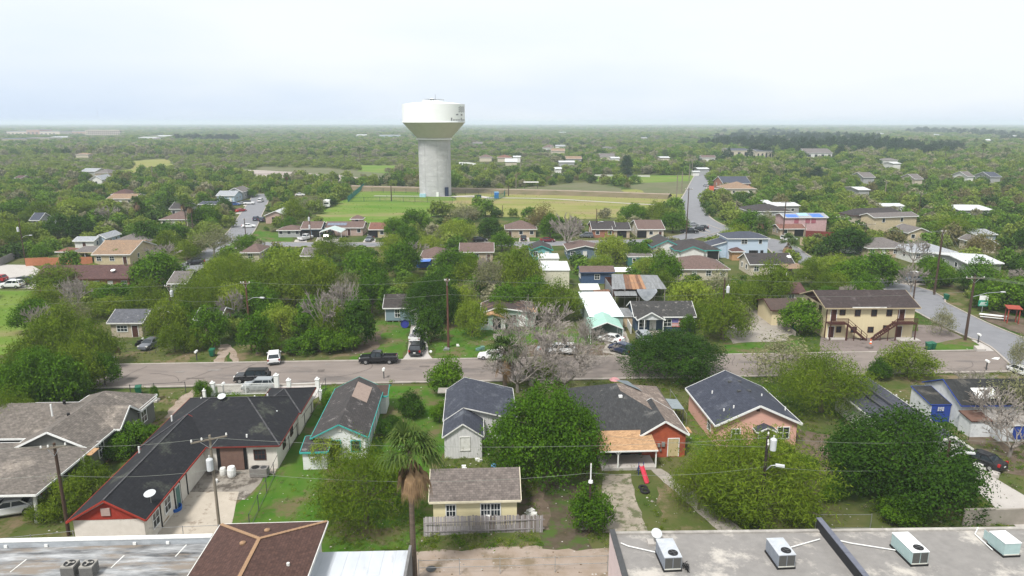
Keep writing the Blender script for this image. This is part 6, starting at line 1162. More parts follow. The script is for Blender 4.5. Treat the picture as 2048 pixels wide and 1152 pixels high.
for k in range(4): off = Vector((-1.2 + k * .8, 0, -.1)); wire(Vector(top("m5")) + off, Vector(top("m6")) + off, .6, "one of the parallel wires over the cross street towards the tall pole" if False else "wire over the cross street to the tall dark pole, strand on the %s insulator" % ("first", "second", "third", "fourth")[k], .014); wire(Vector(top("m6")) + off, Vector(top("s5")) + off, 1.2, "wire slanting from the tall dark pole towards the large dark tree, %s strand" % ("first", "second", "third", "fourth")[k], .014); wire(Vector(top("m5")) + off, (135 + k, 92, 8), .8, "wire leaving the corner pole towards the right edge, %s strand" % ("first", "second", "third", "fourth")[k], .014)
wire(top("n5", 1.0), (POLES["n5"][0].x - 16, POLES["n5"][0].y + 14, 3.2), .4, "service wire from the transformer pole to the orange brick house"); 

# ---------------------------------------------------------------- near fences and yard things
PT = at(849, 1074); t = empty("picket_fence", (PT.x, PT.y, 0), R(3.4), "weathered grey wooden picket fence leaning below the yellow cottage", "fence")
L_ = (at(1088, 1062) - PT).length; npk = int(L_ / .155); pk = None; pks = [MB().box(-.068, .068, -.012, .012, 0, 1.75).mesh("picket", [mm]) for mm in (FENCEW, mat("pale_grey_fence_wood", (.36, .34, .34), (.24, .225, .225), 5, stretch=(1, 1, .2)), mat("brown_grey_fence_wood", (.2, .17, .155), (.13, .11, .1), 5, stretch=(1, 1, .2)))]
r2 = random.Random(2)
for k in range(npk):
    x = k * .155; f_ = k / npk; lean = .5 * max(0, .55 - f_) + .06; o = link(pks[r2.choice((0, 0, 1, 2)) if f_ > .4 else r2.choice((0, 1, 1))], "picket", t, (x, .25 * math.sin(f_ * 3), -.05 + r2.uniform(-.06, .06))); o.rotation_euler = (-lean + r2.uniform(-.03, .03), r2.uniform(-.02, .02), 0)
for z in (.4, 1.3): MB().bar((0, .12, z), (L_, .12, z), .05, .09).make("rail", FENCEW, t)
t = empty("broken_fence", (*at(1160, 1060).xy, 0), R(5), "short broken piece of grey picket fence beside the slim pole", "fence")
for k in range(8): o = link(pks[k % 3], "picket", t, (k * .16, 0, -.05)); o.rotation_euler = (r2.uniform(-.1, .1), r2.uniform(-.05, .05), 0)
railfence("wire fence with thin posts across the back of the dirt alley", [(838, 1152), (1000, 1148), (1110, 1145), (1215, 1142)], 1.5, 3, STEEL, rails=(.95, .5), pw=.05)
railfence("chain-link fence between the black-roofed house and the patchy flat roof", [(-20, 1110), (150, 1092), (440, 1080), (520, 1080)], 1.5, 3, STEEL, rails=(.97, .08), pw=.05)
railfence("overgrown wire fence between the courtyard house and the long green lawn", [(500, 1060), (562, 925), (624, 830), (652, 778)], 1.6, 3, DGREY, rails=(.97, .1), pw=.06); railfence("chain-link fence behind the small yard right of the transformer pole", [(1630, 1058), (1740, 1058)], 1.5, 3, STEEL, rails=(.97, .08), pw=.05)
railfence("wire fence along the street before the ranch house lawn", [(262, 792), (310, 789), (372, 786)], 1.6, 3.4, DGREY, rails=(.97,), pw=.07); railfence("low wire fence before the tan cottage", [(220, 712), (300, 708), (312, 708)], 1.1, 3, DGREY, rails=(.97, .5), pw=.05); railfence("thin rail fence at the edge of the thicket and the dirt track", [(315, 702), (410, 694), (442, 690)], 1.2, 3, STEEL, rails=(.97, .7), pw=.05); railfence("wire fence along the yard of the pink house", [(1372, 850), (1340, 800)], 1.5, 2.5, STEEL, rails=(.97,), pw=.05)
t = railfence("white metal railing fence with posts in front of the black-roofed house", [(428, 790), (556, 787)], 1.55, 3.4, WHITE, bars=.16, rails=(.04, .97), pw=.1, name="railing_fence")
for i, (x, y, w_, h) in enumerate(((427, 791, .5, 1.75), (555, 787, .55, 2.6), (579, 787, .5, 1.9), (636, 785, .5, 1.9), (410, 800, .35, 1.3), (642, 800, .35, 1.3))):
    a = at(x, y); t = empty("gate_pillar", (a.x, a.y, 0), R(3), "white square gate pillar " + ("at the street corner nearest the small round tree", "tallest of the row, beside the silver crossover", "next to the tallest one, at the drive", "at the far end of the drive gate", "standing low by the bushy small tree", "low one beside the green bin")[i], "pillar"); MB().box(-w_ / 2, w_ / 2, -w_ / 2, w_ / 2, 0, h).make("shaft", WHITE, t); MB().box(-w_ * .6, w_ * .6, -w_ * .6, w_ * .6, h, h + .1).lathe([(w_ * .3, h + .1), (w_ * .34, h + .25), (0, h + .42)], 10).make("cap", WHITE, t)
t = railfence("white double drive gate between two pillars", [(583, 787), (632, 785)], 1.5, 1.7, WHITE, rails=(.15, .95), pw=.08, name="drive_gate", cat="gate")
def wallrun(label, pts, h, m, th=.2, name="garden_wall", cat="wall"):
    p0 = at(*pts[0]); t = empty(name, (p0.x, p0.y, 0), 0, label, cat); P = [at(*p) - p0 for p in pts]
    for a_, b_ in zip(P, P[1:]): MB().bar((a_.x, a_.y, h / 2), (b_.x, b_.y, h / 2), th, h).make("panel", m, t)
    MB().bar((P[0].x, P[0].y, h + .06), (P[1].x, P[1].y, h + .06), th * 1.3, .1).make("coping", m, t); return t
wallrun("orange painted brick wall around the yard left of the tan-roofed house", [(52, 532), (98, 530), (140, 529), (186, 528)], 1.9, mat("orange_brick_wall", (.42, .17, .09), (.35, .14, .07), 2)); wallrun("dark wooden boundary fence at the left of the back street", [(0, 532), (25, 520), (60, 497), (88, 482)], 1.8, FENCEW, .06, "board_fence", "fence"); wallrun("dark red board fence beyond the white minivan", [(1610, 474), (1652, 476), (1700, 480)], 2.0, mat("dark_red_boards", (.16, .035, .03)), .08, "board_fence", "fence")
wallrun("grey concrete block wall behind the tree clump at the side street", [(1794, 566), (1850, 564), (1880, 566)], 2.0, mat("block_wall_grey", (.16, .16, .17), (.12, .12, .13), 1.5), .2); wallrun("brown wooden fence along the gravel lot", [(1495, 600), (1515, 618), (1540, 645)], 1.8, BROWNW, .06, "board_fence", "fence"); wallrun("long pale grey wall beside the mint carport", [(1247, 640), (1262, 668)], 1.4, DWHITE, .12); wallrun("brown board fence left of the porch of the navy flag house", [(1245, 648), (1273, 648)], 1.6, PLY, .06, "board_fence", "fence"); wallrun("white garden wall with arches across the cross street", [(1600, 490), (1624, 497), (1640, 506)], 2.2, TAN, .2); wallrun("retaining wall curving along the gravel lot", [(1540, 645), (1572, 657), (1590, 672)], .8, CONC, .25); wallrun("pale wall by the end of the back road beyond the levee", [(918, 330), (940, 331), (952, 333)], 2.5, WHITE, .3); wallrun("white low wall along the hedge-lined road beyond the levee", [(1098, 352), (1160, 352), (1240, 353), (1300, 354)], 1.2, mat("pale_wall_line", (.5, .5, .46)), .3); wallrun("concrete wall by the garden at the lower right", [(1925, 1052), (1985, 1050), (2048, 1048)], 1.6, CONC, .2); wallrun("pale gate panel between the black-roofed house and the fence", [(610, 822), (626, 822)], 2.0, DWHITE, .08, "gate_panel", "gate"); wallrun("dark retaining boards before the tan cottage", [(218, 706), (240, 706)], .8, BROWNW, .1)
def thing(name, pt, label, cat, fn, z=0.0, rz=0, grp=None):
    a = at(*pt, z); t = empty(name, (a.x, a.y, z), R(rz), label, cat, grp); fn(t); return t
GRN = mat("green_bin_plastic", (.01, .11, .06), (.01, .09, .05), 2, rough=.5)
def binn(t): MB().slab([(-.3, -.35, 1.0), (.3, -.35, 1.0), (.32, .38, 1.12), (-.32, .38, 1.12)], .06).make("lid", GRN, t); b = MB(); b.poly([(-.22, -.25, .1), (.22, -.25, .1), (.3, -.35, .98), (-.3, -.35, .98)]); b.poly([(.22, .25, .1), (-.22, .25, .1), (-.3, .35, 1.05), (.3, .35, 1.05)]); b.poly([(.22, -.25, .1), (.22, .25, .1), (.3, .35, 1.05), (.3, -.35, .98)]); b.poly([(-.22, .25, .1), (-.22, -.25, .1), (-.3, -.35, .98), (-.3, .35, 1.05)]); b.make("body", GRN, t); [MB().tube([(x, .3, .12), (x + .06, .3, .12)], .12, 10).make("wheel", BLACK, t) for x in (-.3, .24)]
for i, (p, lab) in enumerate([((616, 800), "green wheeled bin between the black roof and the drive gate"), ((278, 789), "green wheeled bin by the street before the ranch house"), ((425, 713), "green wheeled bin on the verge left of the dirt track"), ((1856, 700), "green wheeled bin on the corner lawn, farther from the pole"), ((1864, 699), "green wheeled bin on the corner lawn, nearer the pole"), ((1587, 662), "green wheeled bin under the tree left of the apartment building"), ((1892, 600), "green wheeled bin across the cross street"), ((1948, 701), "green bin beside the corner storm drain") ][:7]): o = thing("wheeled_bin", p, lab, "bin", binn, rz=rnd.uniform(-20, 20), grp="green wheeled bins"); o.scale = (1.25, 1.25, 1.15)
def mbox(t): MB().box(-.05, .05, -.05, .05, 0, 1.0).make("post", DGREY, t); MB().tube([(0, -.25, 1.13), (0, .25, 1.13)], .15, 10).make("box", WHITE, t)
for p, lab in [((394, 721), "white mailbox leaning on the verge left of the dirt track"), ((768, 758), "white mailbox on the near kerb above the teal-trimmed house"), ((1972, 741), "pale mailbox by the near kerb at the right"), ((1956, 686), "dark-posted mailbox on the corner lawn edge"), ((448, 788), "white mailbox at the railing corner")]: o = thing("mailbox", p, lab, "mailbox", mbox); o.scale = (1.3,) * 3
def cone(t): MB().lathe([(.16, .03), (.12, .22)], 12).make("base_band", mat("cone_orange", (.7, .12, .02)), t); MB().lathe([(.12, .22), (.08, .42)], 12).make("white_band", WHITE, t); MB().lathe([(.08, .42), (.03, .7), (0, .7)], 12).make("tip", MATS["cone_orange"], t); MB().box(-.2, .2, -.2, .2, 0, .03).make("foot", MATS["cone_orange"], t)
o = thing("traffic_cone", (1741, 688), "orange and white traffic cone on the lot before the apartment building", "traffic cone", cone); o.scale = (1.3,) * 3
def bench(t): MB().box(-2.2, 2.2, -.4, .4, .72, .8).make("table_top", WHITE, t); [MB().box(-2.2, 2.2, y - .15, y + .15, .42, .48).make("seat", WHITE, t) for y in (-.85, .85)]; [MB().box(x - .05, x + .05, -.95, .95, 0, .42).box(x - .05, x + .05, -.1, .1, .42, .72).make("leg", DGREY, t) for x in (-1.5, 1.5)]
thing("picnic_table", (1986, 638), "long white picnic table beside the cross street", "table", bench, rz=-28)
def arbor(t): rw = mat("red_arbor", (.3, .06, .04)); [MB().box(x - .08, x + .08, y - .08, y + .08, 0, 2.8).make("post", rw, t) for x in (-.9, .9) for y in (-.6, .6)]; MB().slab([(-1.2, -.9, 2.9), (1.2, -.9, 2.9), (1.2, .9, 3.2), (-1.2, .9, 3.2)], .1).make("roof", rw, t)
thing("arbor", (2022, 646), "red wooden arbor beside the white picnic table", "arbor", arbor, rz=-15)
def sgn(t): MB().box(-.06, .06, -.06, .06, 0, 2.2).make("post", STEEL, t); MB().box(-.9, .9, -.1, -.04, 1.3, 2.5).make("panel", mat("sign_green", (.02, .28, .18)), t); MB().box(-.8, .8, -.08, -.02, 2.5, 3.4).make("panel", WHITE, t); b = MB(); [b.box(-.7 + (k % 3) * .1, .6 - (k % 2) * .3, -.12, -.1, 1.5 + k * .25, 1.62 + k * .25) for k in range(3)]; b.make("print", WHITE, t)
thing("yard_sign", (1963, 625), "green and white yard sign behind the thick corner pole", "sign", sgn, rz=-5)
def sgn2(t): MB().box(-.06, .06, -.06, .06, 0, 2.6).make("post", DGREY, t); MB().box(-1.3, 1.3, -.1, 0, 2.0, 4.4).make("panel", mat("sign_orange_red", (.6, .13, .07)), t)
thing("roadside_sign", (1422, 389), "orange red sign board by the long road", "sign", sgn2)
def slide(t): rd = mat("slide_red", (.5, .04, .07), rough=.35); MB().slab([(-.22, -2.0, .12), (.22, -2.0, .12), (.22, .2, 1.2), (-.22, .2, 1.2)], .05).bar((-.25, -2, .2), (-.25, .2, 1.3), .06, .2).bar((.25, -2, .2), (.25, .2, 1.3), .06, .2).make("chute", rd, t); [MB().bar((x, .3, 0), (x, .3, 1.7), .07, .07).bar((x, 1.0, 0), (x, .3, 1.3), .06, .06).make("ladder_side", mat("slide_blue", (.02, .04, .2)), t) for x in (-.3, .3)]; [MB().box(-.3, .3, .35 + k * .16, .43 + k * .16, 1.0 - k * .3, 1.05 - k * .3).make("step", MATS["slide_blue"], t) for k in range(3)]
thing("garden_slide", (1283, 952), "red plastic garden slide with dark blue ladder in front of the patio", "slide", slide, rz=8).scale = (.85, .85, .85)
def tyre_(t): b = MB(); pts = [(.36 * math.cos(k * math.pi / 8), .36 * math.sin(k * math.pi / 8), 0) for k in range(17)]; b.tube(pts, .13, 8, cap=False); b.make("ring", TYRE, t)
for p, z, lab in [((1290, 982), .14, "old tyre with pale rim lying flat on the grass below the red slide"), ((1286, 975), .14, "darker old tyre just behind the flat one"), ((1950, 815), .14, "tyre in the yard of the blue and white house")][:2]: o = thing("old_tyre", p, lab, "tyre", tyre_, z=z); 
def pool(m, rr, hh): return lambda t: (MB().lathe([(rr, 0), (rr * 1.05, hh), (rr * .97, hh), (rr * .92, .08), (0, .08)], 24).make("shell", m, t))
thing("paddling_pool", (350, 1020), "round bright blue tub on the courtyard slab by the house wall", "tub", pool(mat("tub_blue", (.02, .13, .5), rough=.4), .62, .4)); thing("kiddie_pool", (810, 648), "dark blue round paddling pool leaning on the blue-grey house", "paddling pool", lambda t: setattr(MB().lathe([(.7, 0), (.75, .25), (.68, .25), (.6, .05), (0, .05)], 22).make("shell", mat("dark_blue_plastic", (.02, .03, .2)), t), "rotation_euler", (R(70), 0, 0)), z=.7)
thing("tarp_tent", (846, 540), "bright blue tarp canopy beside the brown hip-roofed brick house", "canopy", lambda t: (MB().slab([(-2, -1.5, 2.3), (2, -1.5, 2.5), (2, 1.5, 2.6), (-2, 1.5, 2.3)], .04).make("tarp", MATS["blue_tarp"], t), [MB().box(x - .06, x + .06, y - .06, y + .06, 0, 2.3).make("post", DGREY, t) for x in (-1.9, 1.9) for y in (-1.4, 1.4)], MB().box(-1.9, 1.9, 1.3, 1.4, .3, 2.2).make("side_tarp", MATS["blue_tarp"], t)))
thing("trampoline", (938, 545), "round blue trampoline seen between tree crowns", "trampoline", lambda t: (MB().lathe([(2.0, .75), (2.0, .85), (1.6, .86), (0, .84)], 20).make("mat", mat("tramp_blue", (.03, .13, .28)), t), [MB().box(1.8 * math.cos(k * 1.57) - .05, 1.8 * math.cos(k * 1.57) + .05, 1.8 * math.sin(k * 1.57) - .05, 1.8 * math.sin(k * 1.57) + .05, 0, .8).make("leg", STEEL, t) for k in range(4)]), z=0)
def ladder(t): m = mat("wood_ladder", (.3, .2, .13)); MB().bar((0, 0, .1), (0, 4, .9), .07, .1).bar((.5, 0, .1), (.5, 4, .9), .07, .1).make("stile", m, t); [MB().bar((0, .3 + k * .42, .18 + k * .084), (.5, .3 + k * .42, .18 + k * .084), .05, .05).make("rung", m, t) for k in range(9)]
thing("ladder", (203, 928), "wooden ladder lying against the wall of the ranch house", "ladder", ladder, rz=2)
def lumber(t): [MB().box(-.9 + r2.uniform(-.1, .1), .9, -.6 + (k % 3) * .4, -.25 + (k % 3) * .4, (k // 3) * .12, (k // 3) * .12 + .1).make("board", PLY, t, rz=r2.uniform(-.15, .15)) for k in range(9)]
thing("lumber_pile", (368, 975), "pile of yellowish boards against the courtyard wall", "lumber pile", lumber, rz=70); thing("plywood_sheet", (312, 1046), "weathered plywood sheet on short legs beside the red gable", "plywood", lambda t: MB().slab([(-1, -.6, .35), (1, -.6, .35), (1, .6, .4), (-1, .6, .4)], .05).make("sheet", mat("weathered_ply", (.3, .2, .1)), t))
def pallets(t): [MB().slab([(-.9 + k * .5, 0, 1.2), (-.3 + k * .5, 0, 1.2), (-.3 + k * .5, -.9, .1), (-.9 + k * .5, -.9, .1)], .05).make("board", PLY if k % 2 else BRICK, t) for k in range(4)]
thing("stacked_boards", (74, 1000), "reddish boards leaning against the white car under the carport", "boards", pallets, rz=20)
def acbox(t): MB().box(-.9, .9, -.45, .45, .1, 1.0).make("case", mat("brown_grey_case", (.2, .19, .18)), t); MB().lathe([(.4, 1.0), (.4, 1.04), (0, 1.05)], 18).make("fan_guard", BLACK, t, loc=(-.4, 0, 0)); MB().lathe([(.3, 1.0), (.3, 1.04), (0, 1.05)], 18).make("fan_guard", DGREY, t, loc=(.45, 0, 0))
thing("ground_air_conditioner", (520, 952), "long brownish air conditioner with round fan beside the courtyard wall", "air conditioner", acbox)
dish((*at(302, 1003, 3.4).xy, 3.3), .5, "round pale satellite dish on the eave of the black-roofed house wing", 15, 0); dish((*at(445, 806, 5.1).xy, 5.1), .45, "round pale satellite dish on the ridge of the black-roofed house", 25, 0)
dish((*at(1643, 519, 3.8).xy, 3.8), .5, "white satellite dish on the dark-roofed cream-gabled house", 25, 0, WHITE) if False else None
dish((*at(1577, 521, 4.0).xy, 4.0), .55, "white satellite dish on the dark slope of the cream-gabled house", 25, 0, WHITE)
for p, lab, m_, s_ in [((464, 952), "white water tank with green band at the courtyard back wall", WHITE, .45), ((447, 950), "pale barrel beside the white water tank", DWHITE, .35), ((380, 962), "black rubbish bag by the courtyard wall", BLACK, .4), ((392, 950), "red child's ride-on toy under the eave", mat("toy_red", (.5, .03, .02)), .4), ((432, 966), "white plastic bucket on the stained slab", WHITE, .22), ((352, 985), "colourful heap of toys by the courtyard wall", mat("toy_mix", (.5, .1, .12), (.1, .15, .35), 8), .45), ((932, 936), "white cooler box behind the yellow cottage", WHITE, .35), ((957, 921), "pale crate in front of the flaking white shed wall", DWHITE, .35), ((988, 940), "pale blue barrel behind the yellow cottage", mat("barrel_blue", (.15, .35, .6)), .3), ((862, 705), "white goose statue on the lawn by the pale driveway", WHITE, .3), ((1162, 456), "round pale blue pool behind the bare trees", MATS["barrel_blue"], .8), ((1183, 500), "round white table in the yard of the dark blue-grey gable house", WHITE, .6), ((1271, 650), "red barrel beside the porch", MATS["toy_red"], .3), ((1233, 640), "white drum beside the black car", WHITE, .4), ((1960, 935), "pale heap of rubbish along the concrete drive", DWHITE, .6), ((1985, 950), "heap of broken concrete pieces by the drive", CONCL, .5), ((150, 930), "white heap of household junk under the ranch house carport", DWHITE, .6), ((129, 960), "grey stove under the ranch house carport", STEEL, .45), ((1335, 660), "orange red play thing before the striped flag", MATS["cone_orange"], .3), ((724, 718), "low heap of brown branches by the kerb", BROWNW, .5), ((1060, 1030), "stack of pale boards beside the yellow cottage", DWHITE, .5), ((895, 700), "grey scrap engine parts on the grass by the brown pole", STEEL, .4), ((918, 692), "pale garden chair under the yellowish tree", DWHITE, .35), ((960, 700), "blue-green agave clump by the path", mat("agave", (.1, .2, .17)), .6), ((228, 716), "pale stone marker near the kerb", CONCL, .35), ((310, 803), "pale stone ring round the small tree", CONCL, .4)]:
    def jk(t, m_=m_, s_=s_, lab=lab):
        if "barrel" in lab or "tank" in lab or "bucket" in lab or "table" in lab or "pool" in lab or "drum" in lab: MB().lathe([(s_ * .9, 0), (s_, s_ * .6), (s_, s_ * 1.6), (s_ * .8, s_ * (2.4 if "tank" in lab or "barrel" in lab else 1.8)), (0, s_ * (2.5 if "tank" in lab or "barrel" in lab else 1.8))], 14).make("body", m_, t); return
        rr = random.Random(len(lab)); 
        for k in range(3 if s_ < .4 else 7):
            b = MB(); w_ = s_ * rr.uniform(.35, .75); b.box(-w_, w_, -w_ * .7, w_ * .7, 0, w_ * rr.uniform(.7, 1.6)); b.make("piece", m_, t, loc=(rr.uniform(-s_, s_) * .8, rr.uniform(-s_, s_) * .8, 0), rz=rr.uniform(0, 3))
    nm = "garden_clutter"; w0 = [w_ for w_ in ("tank", "barrel", "bag", "toy", "bucket", "cooler", "crate", "statue", "pool", "table", "drum", "heap", "stove", "stack", "chair", "agave", "stone", "scrap") if w_ in lab]
    thing(w0[0] if w0 else nm, p, lab, w0[0] if w0 else "toy", jk)
tag(MB().slab([(-.7, -.35, .0), (.7, -.35, 0), (.8, .5, .35), (-.8, .5, .35)], .5).make("storm_drain", CONCL, loc=(*at(1960, 703).xy, .5)), "pale concrete storm drain hood at the street corner", "storm drain")
a = at(1229, 765, 1.0); tag(MB().lathe([(.75, 1.4), (.4, 1.65), (0, 1.75)], 8).tube([(0, 0, 0), (0, 0, 1.6)], .03, 6).make("garden_umbrella", mat("pink_canvas", (.55, .27, .28)), loc=(a.x, a.y, 0)), "faded pink garden umbrella behind the orange brick house", "umbrella")

# ---------------------------------------------------------------- trees
LC = {
 "oak": leafmat("dark_leaves", [(.016, .045, .004), (.034, .085, .006), (.07, .145, .010)], .2),
 "ash": leafmat("mid_green_leaves", [(.035, .09, .005), (.075, .165, .008), (.15, .27, .014)], .3),
 "mesq": leafmat("olive_feathery_leaves", [(.055, .1, .006), (.11, .175, .010), (.2, .265, .022)], .3),
 "lime": leafmat("yellow_green_leaves", [(.14, .22, .02), (.21, .29, .028), (.3, .36, .05)], .35),
 "olive": leafmat("grey_green_leaves", [(.14, .16, .065), (.21, .22, .105), (.32, .3, .18)]),
 "brown": leafmat("brownish_leaves", [(.12, .11, .03), (.19, .15, .06), (.15, .18, .04)]),
 "pine": leafmat("blue_green_needles", [(.016, .042, .018), (.026, .062, .026), (.042, .085, .034)], .1)}
BARK = mat("grey_brown_bark", (.13, .105, .085), (.075, .06, .048), 3); PALEB = mat("pale_grey_bark", (.27, .24, .215), (.18, .16, .14), 2); DEADF = mat("dead_frond_brown", (.26, .17, .09), (.16, .1, .055), 3); PALMB = mat("palm_trunk_bark", (.13, .1, .075), (.08, .06, .045), 3, stretch=(.3, .3, 4))
def quadcloud(name, P, N, size, asp, tint, mats, seed, nj=.6):
    """leaf-sized quads at points P, facing roughly along N"""
    g = np.random.default_rng(seed); n = len(P); nn = N + g.normal(0, nj, (n, 3)); nn /= np.linalg.norm(nn, axis=1, keepdims=True) + 1e-9
    r = g.normal(0, 1, (n, 3)); u = np.cross(nn, r); u /= np.linalg.norm(u, axis=1, keepdims=True) + 1e-9; v = np.cross(nn, u)
    L = size * g.uniform(.6, 1.4, (n, 1)); W = L * asp
    V = np.empty((n, 4, 3)); V[:, 0] = P - u * L * .5; V[:, 1] = P + v * W * .5 - u * L * .05; V[:, 2] = P + u * L * .5; V[:, 3] = P - v * W * .5 - u * L * .05
    me = bpy.data.meshes.new(name); me.vertices.add(n * 4); me.vertices.foreach_set("co", V.reshape(-1).astype(np.float32))
    me.loops.add(n * 4); me.loops.foreach_set("vertex_index", np.arange(n * 4, dtype=np.int32)); me.polygons.add(n)
    me.polygons.foreach_set("loop_start", np.arange(0, n * 4, 4, dtype=np.int32)); me.polygons.foreach_set("loop_total", np.full(n, 4, dtype=np.int32))
    at_ = me.attributes.new("tint", 'FLOAT', 'FACE'); at_.data.foreach_set("value", np.asarray(tint, dtype=np.float32))
    me.materials.append(mats); me.update(calc_edges=True); return me
def crown(kind, seed, R0, H0, ncl, nlf, size, asp, lobes, zlo=.22, airy=0.0, spread=.3, gaps=.17):
    g = np.random.default_rng(seed); Rv = R0; cs = []; rs = []
    for i in range(lobes):
        az = 2 * math.pi * (i * .618 + g.uniform(-.08, .08)); q_ = math.sqrt((i + .5) / lobes); rr = Rv * .66 * q_
        top = H0 * (1 - .42 * q_ ** 2.2) * g.uniform(.84, 1.02); lr = Rv * g.uniform(.26, .42)
        cs.append((rr * math.cos(az), rr * math.sin(az), top - lr * .75 - g.uniform(0, .14) * H0)); rs.append(lr)
        if q_ > .55 and g.uniform() < .8:
            lr2 = Rv * g.uniform(.22, .34); cs.append((rr * 1.12 * math.cos(az + .3), rr * 1.12 * math.sin(az + .3), H0 * zlo + lr2 * .8 + g.uniform(0, .15) * H0)); rs.append(lr2)
    cs = np.array(cs); rs = np.array(rs); pr = rs ** 2; pr /= pr.sum()
    k = g.choice(len(rs), ncl, p=pr); d = g.normal(0, 1, (ncl, 3)); d[:, 2] += .35; d /= np.linalg.norm(d, axis=1, keepdims=True)
    rad = g.uniform(.72, 1.06, (ncl, 1)) if not airy else g.uniform(.35, 1.15, (ncl, 1))
    C = cs[k] + d * rs[k][:, None] * rad; C[:, 2] = np.maximum(C[:, 2], H0 * zlo * .6)
    fq = 2 * math.pi / (Rv * .62); ph = g.uniform(0, 6.28, 6)
    nz = np.sin(C[:, 0] * fq + ph[0]) * np.sin(C[:, 1] * fq * 1.1 + ph[1]) + .7 * np.sin(C[:, 2] * fq * 1.3 + ph[2] + C[:, 0] * fq * .5) + .5 * np.sin(C[:, 1] * fq * 2.1 + ph[3]) * np.sin(C[:, 0] * fq * 2.3 + ph[4])
    kp_ = nz > np.quantile(nz, gaps); C, d, k = C[kp_], d[kp_], k[kp_]; ncl = len(C)
    lobt = g.uniform(0, 1, len(rs)); ti = np.clip(.45 * lobt[k] + .55 * g.uniform(0, 1, ncl), 0, 1)
    P = np.repeat(C, nlf, 0) + g.normal(0, spread, (ncl * nlf, 3)); N = np.repeat(d, nlf, 0); ti = np.repeat(ti, nlf) + g.normal(0, .06, ncl * nlf)
    return quadcloud(kind + "_crown", P, N, size, asp, np.clip(ti, 0, 1), LC[kind], seed), cs, rs
def trunk(seed, cs, rs, H0, r0, m, lean=0.0, nmax=12, fork=.28):
    r_ = random.Random(seed); b = MB(); f_ = Vector((lean, 0, H0 * fork)); b.tube([(0, 0, -.2), (lean * .3, 0, H0 * fork * .5), f_], [r0 * 1.25, r0, r0 * .85], 8)
    idx = sorted(range(len(cs)), key=lambda i: -rs[i])[:nmax]
    for i in idx:
        c = Vector(cs[i]); mid = f_.lerp(c, .45) + Vector((r_.uniform(-.4, .4), r_.uniform(-.4, .4), r_.uniform(.1, .7))); b.tube([f_, mid, c], [r0 * .55, r0 * .33, r0 * .1], 5, cap=False)
        for k in range(3):
            d = Vector((r_.uniform(-1, 1), r_.uniform(-1, 1), r_.uniform(-.2, 1))).normalized() * rs[i] * .8; b.tube([mid.lerp(c, .7), c + d], [r0 * .12, r0 * .04], 4, cap=False)
    return b.mesh("trunk", m)
def baretree(seed, R0, H0, depth=6, thick=.2, m=PALEB, n0=6, tw=.035):
    r_ = random.Random(seed); b = MB()
    def grow(p, d, L, r, lv):
        q1 = p + d * L * .5 + Vector((r_.uniform(-1, 1), r_.uniform(-1, 1), r_.uniform(-.4, .6))) * L * .1; q2 = p + d * L + Vector((r_.uniform(-1, 1), r_.uniform(-1, 1), r_.uniform(-.5, .5))) * L * .15
        b.tube([p, q1, q2], [r, r * .8, r * .62], 5 if lv > 3 else 3, cap=False)
        if lv == 0: return
        for k in range(r_.choice((2, 3, 3)) if lv > 1 else 3):
            nd = (d + Vector((r_.uniform(-1, 1), r_.uniform(-1, 1), r_.uniform(-.55, .75))) * .75).normalized(); grow(p.lerp(q2, r_.uniform(.55, 1)) if k else q2, nd, L * r_.uniform(.62, .85), max(r * .6, tw), lv - 1)
    b.tube([(0, 0, -.2), (.1, 0, H0 * .18)], [thick * 1.3, thick], 8)
    for k in range(n0):
        a = 2 * math.pi * k / n0 + r_.uniform(-.3, .3); d = Vector((math.cos(a) * .75, math.sin(a) * .75, r_.uniform(.45, 1.1))).normalized(); grow(Vector((.1, 0, H0 * .18)), d, R0 * .42, thick * .6, depth)
    v = np.array(b.v); s = R0 / max(1e-3, np.percentile(np.hypot(v[:, 0], v[:, 1]), 97)); z = H0 / max(1e-3, np.percentile(v[:, 2], 99.5)); v[:, :2] *= s; v[:, 2] *= z; b.v = [tuple(x) for x in v]
    return b.mesh("bare_branches", m)
def palmcrown(seed, Lf=2.0, n=30, droop=1.15, dead=20, m=None):
    r_ = random.Random(seed); b = MB(); db = MB()
    for k in range(n + dead):
        isd = k >= n; az = r_.uniform(0, 6.283); el = r_.uniform(-1.35, -.75) if isd else r_.uniform(-.5, 1.3); t_ = db if isd else b
        d = Vector((math.cos(az) * math.cos(el), math.sin(az) * math.cos(el), math.sin(el))); L = Lf * r_.uniform(.75, 1.1) * (.8 if isd else 1); p1 = d * L * .5; t_.tube([(0, 0, 0), p1], [.035, .02], 3, cap=False)
        side = d.cross(Vector((0, 0, 1))).normalized(); up = side.cross(d)
        nb = 15
        for j in range(nb):
            a = (j / (nb - 1) - .5) * (1.2 if isd else 3.6); dd = (d * math.cos(a) + side * math.sin(a)).normalized(); l_ = L * .62 * (1 - .25 * abs(j / (nb - 1) - .5) * 2); q1 = p1 + dd * l_ * .6 + Vector((0, 0, -.03)); q2 = p1 + dd * l_ + Vector((0, 0, -droop * l_ * .45)); w_ = (up.cross(dd)).normalized() * .055
            n_ = up * (.05 if j % 2 else -.02); t_.poly([p1, q1 - w_ + n_, q2, q1 + w_ + n_])
    return b, db
TINTED = {}
def addtint(me, seed=0):
    g = np.random.default_rng(seed); a = me.attributes.new("tint", 'FLOAT', 'FACE'); a.data.foreach_set("value", g.uniform(0, 1, len(me.polygons)).astype(np.float32)); return me
VAR = {}      # kind -> list of (crown mesh, trunk mesh, R0, H0)
def variant(kind, size_, seed, *a, m=BARK, r0=.2, lean=0, **k):
    me, cs, rs = crown(kind, seed, *a, **k); VAR.setdefault((kind, size_), []).append((me, trunk(seed, cs, rs, a[1], r0, m, lean), a[0], a[1]))
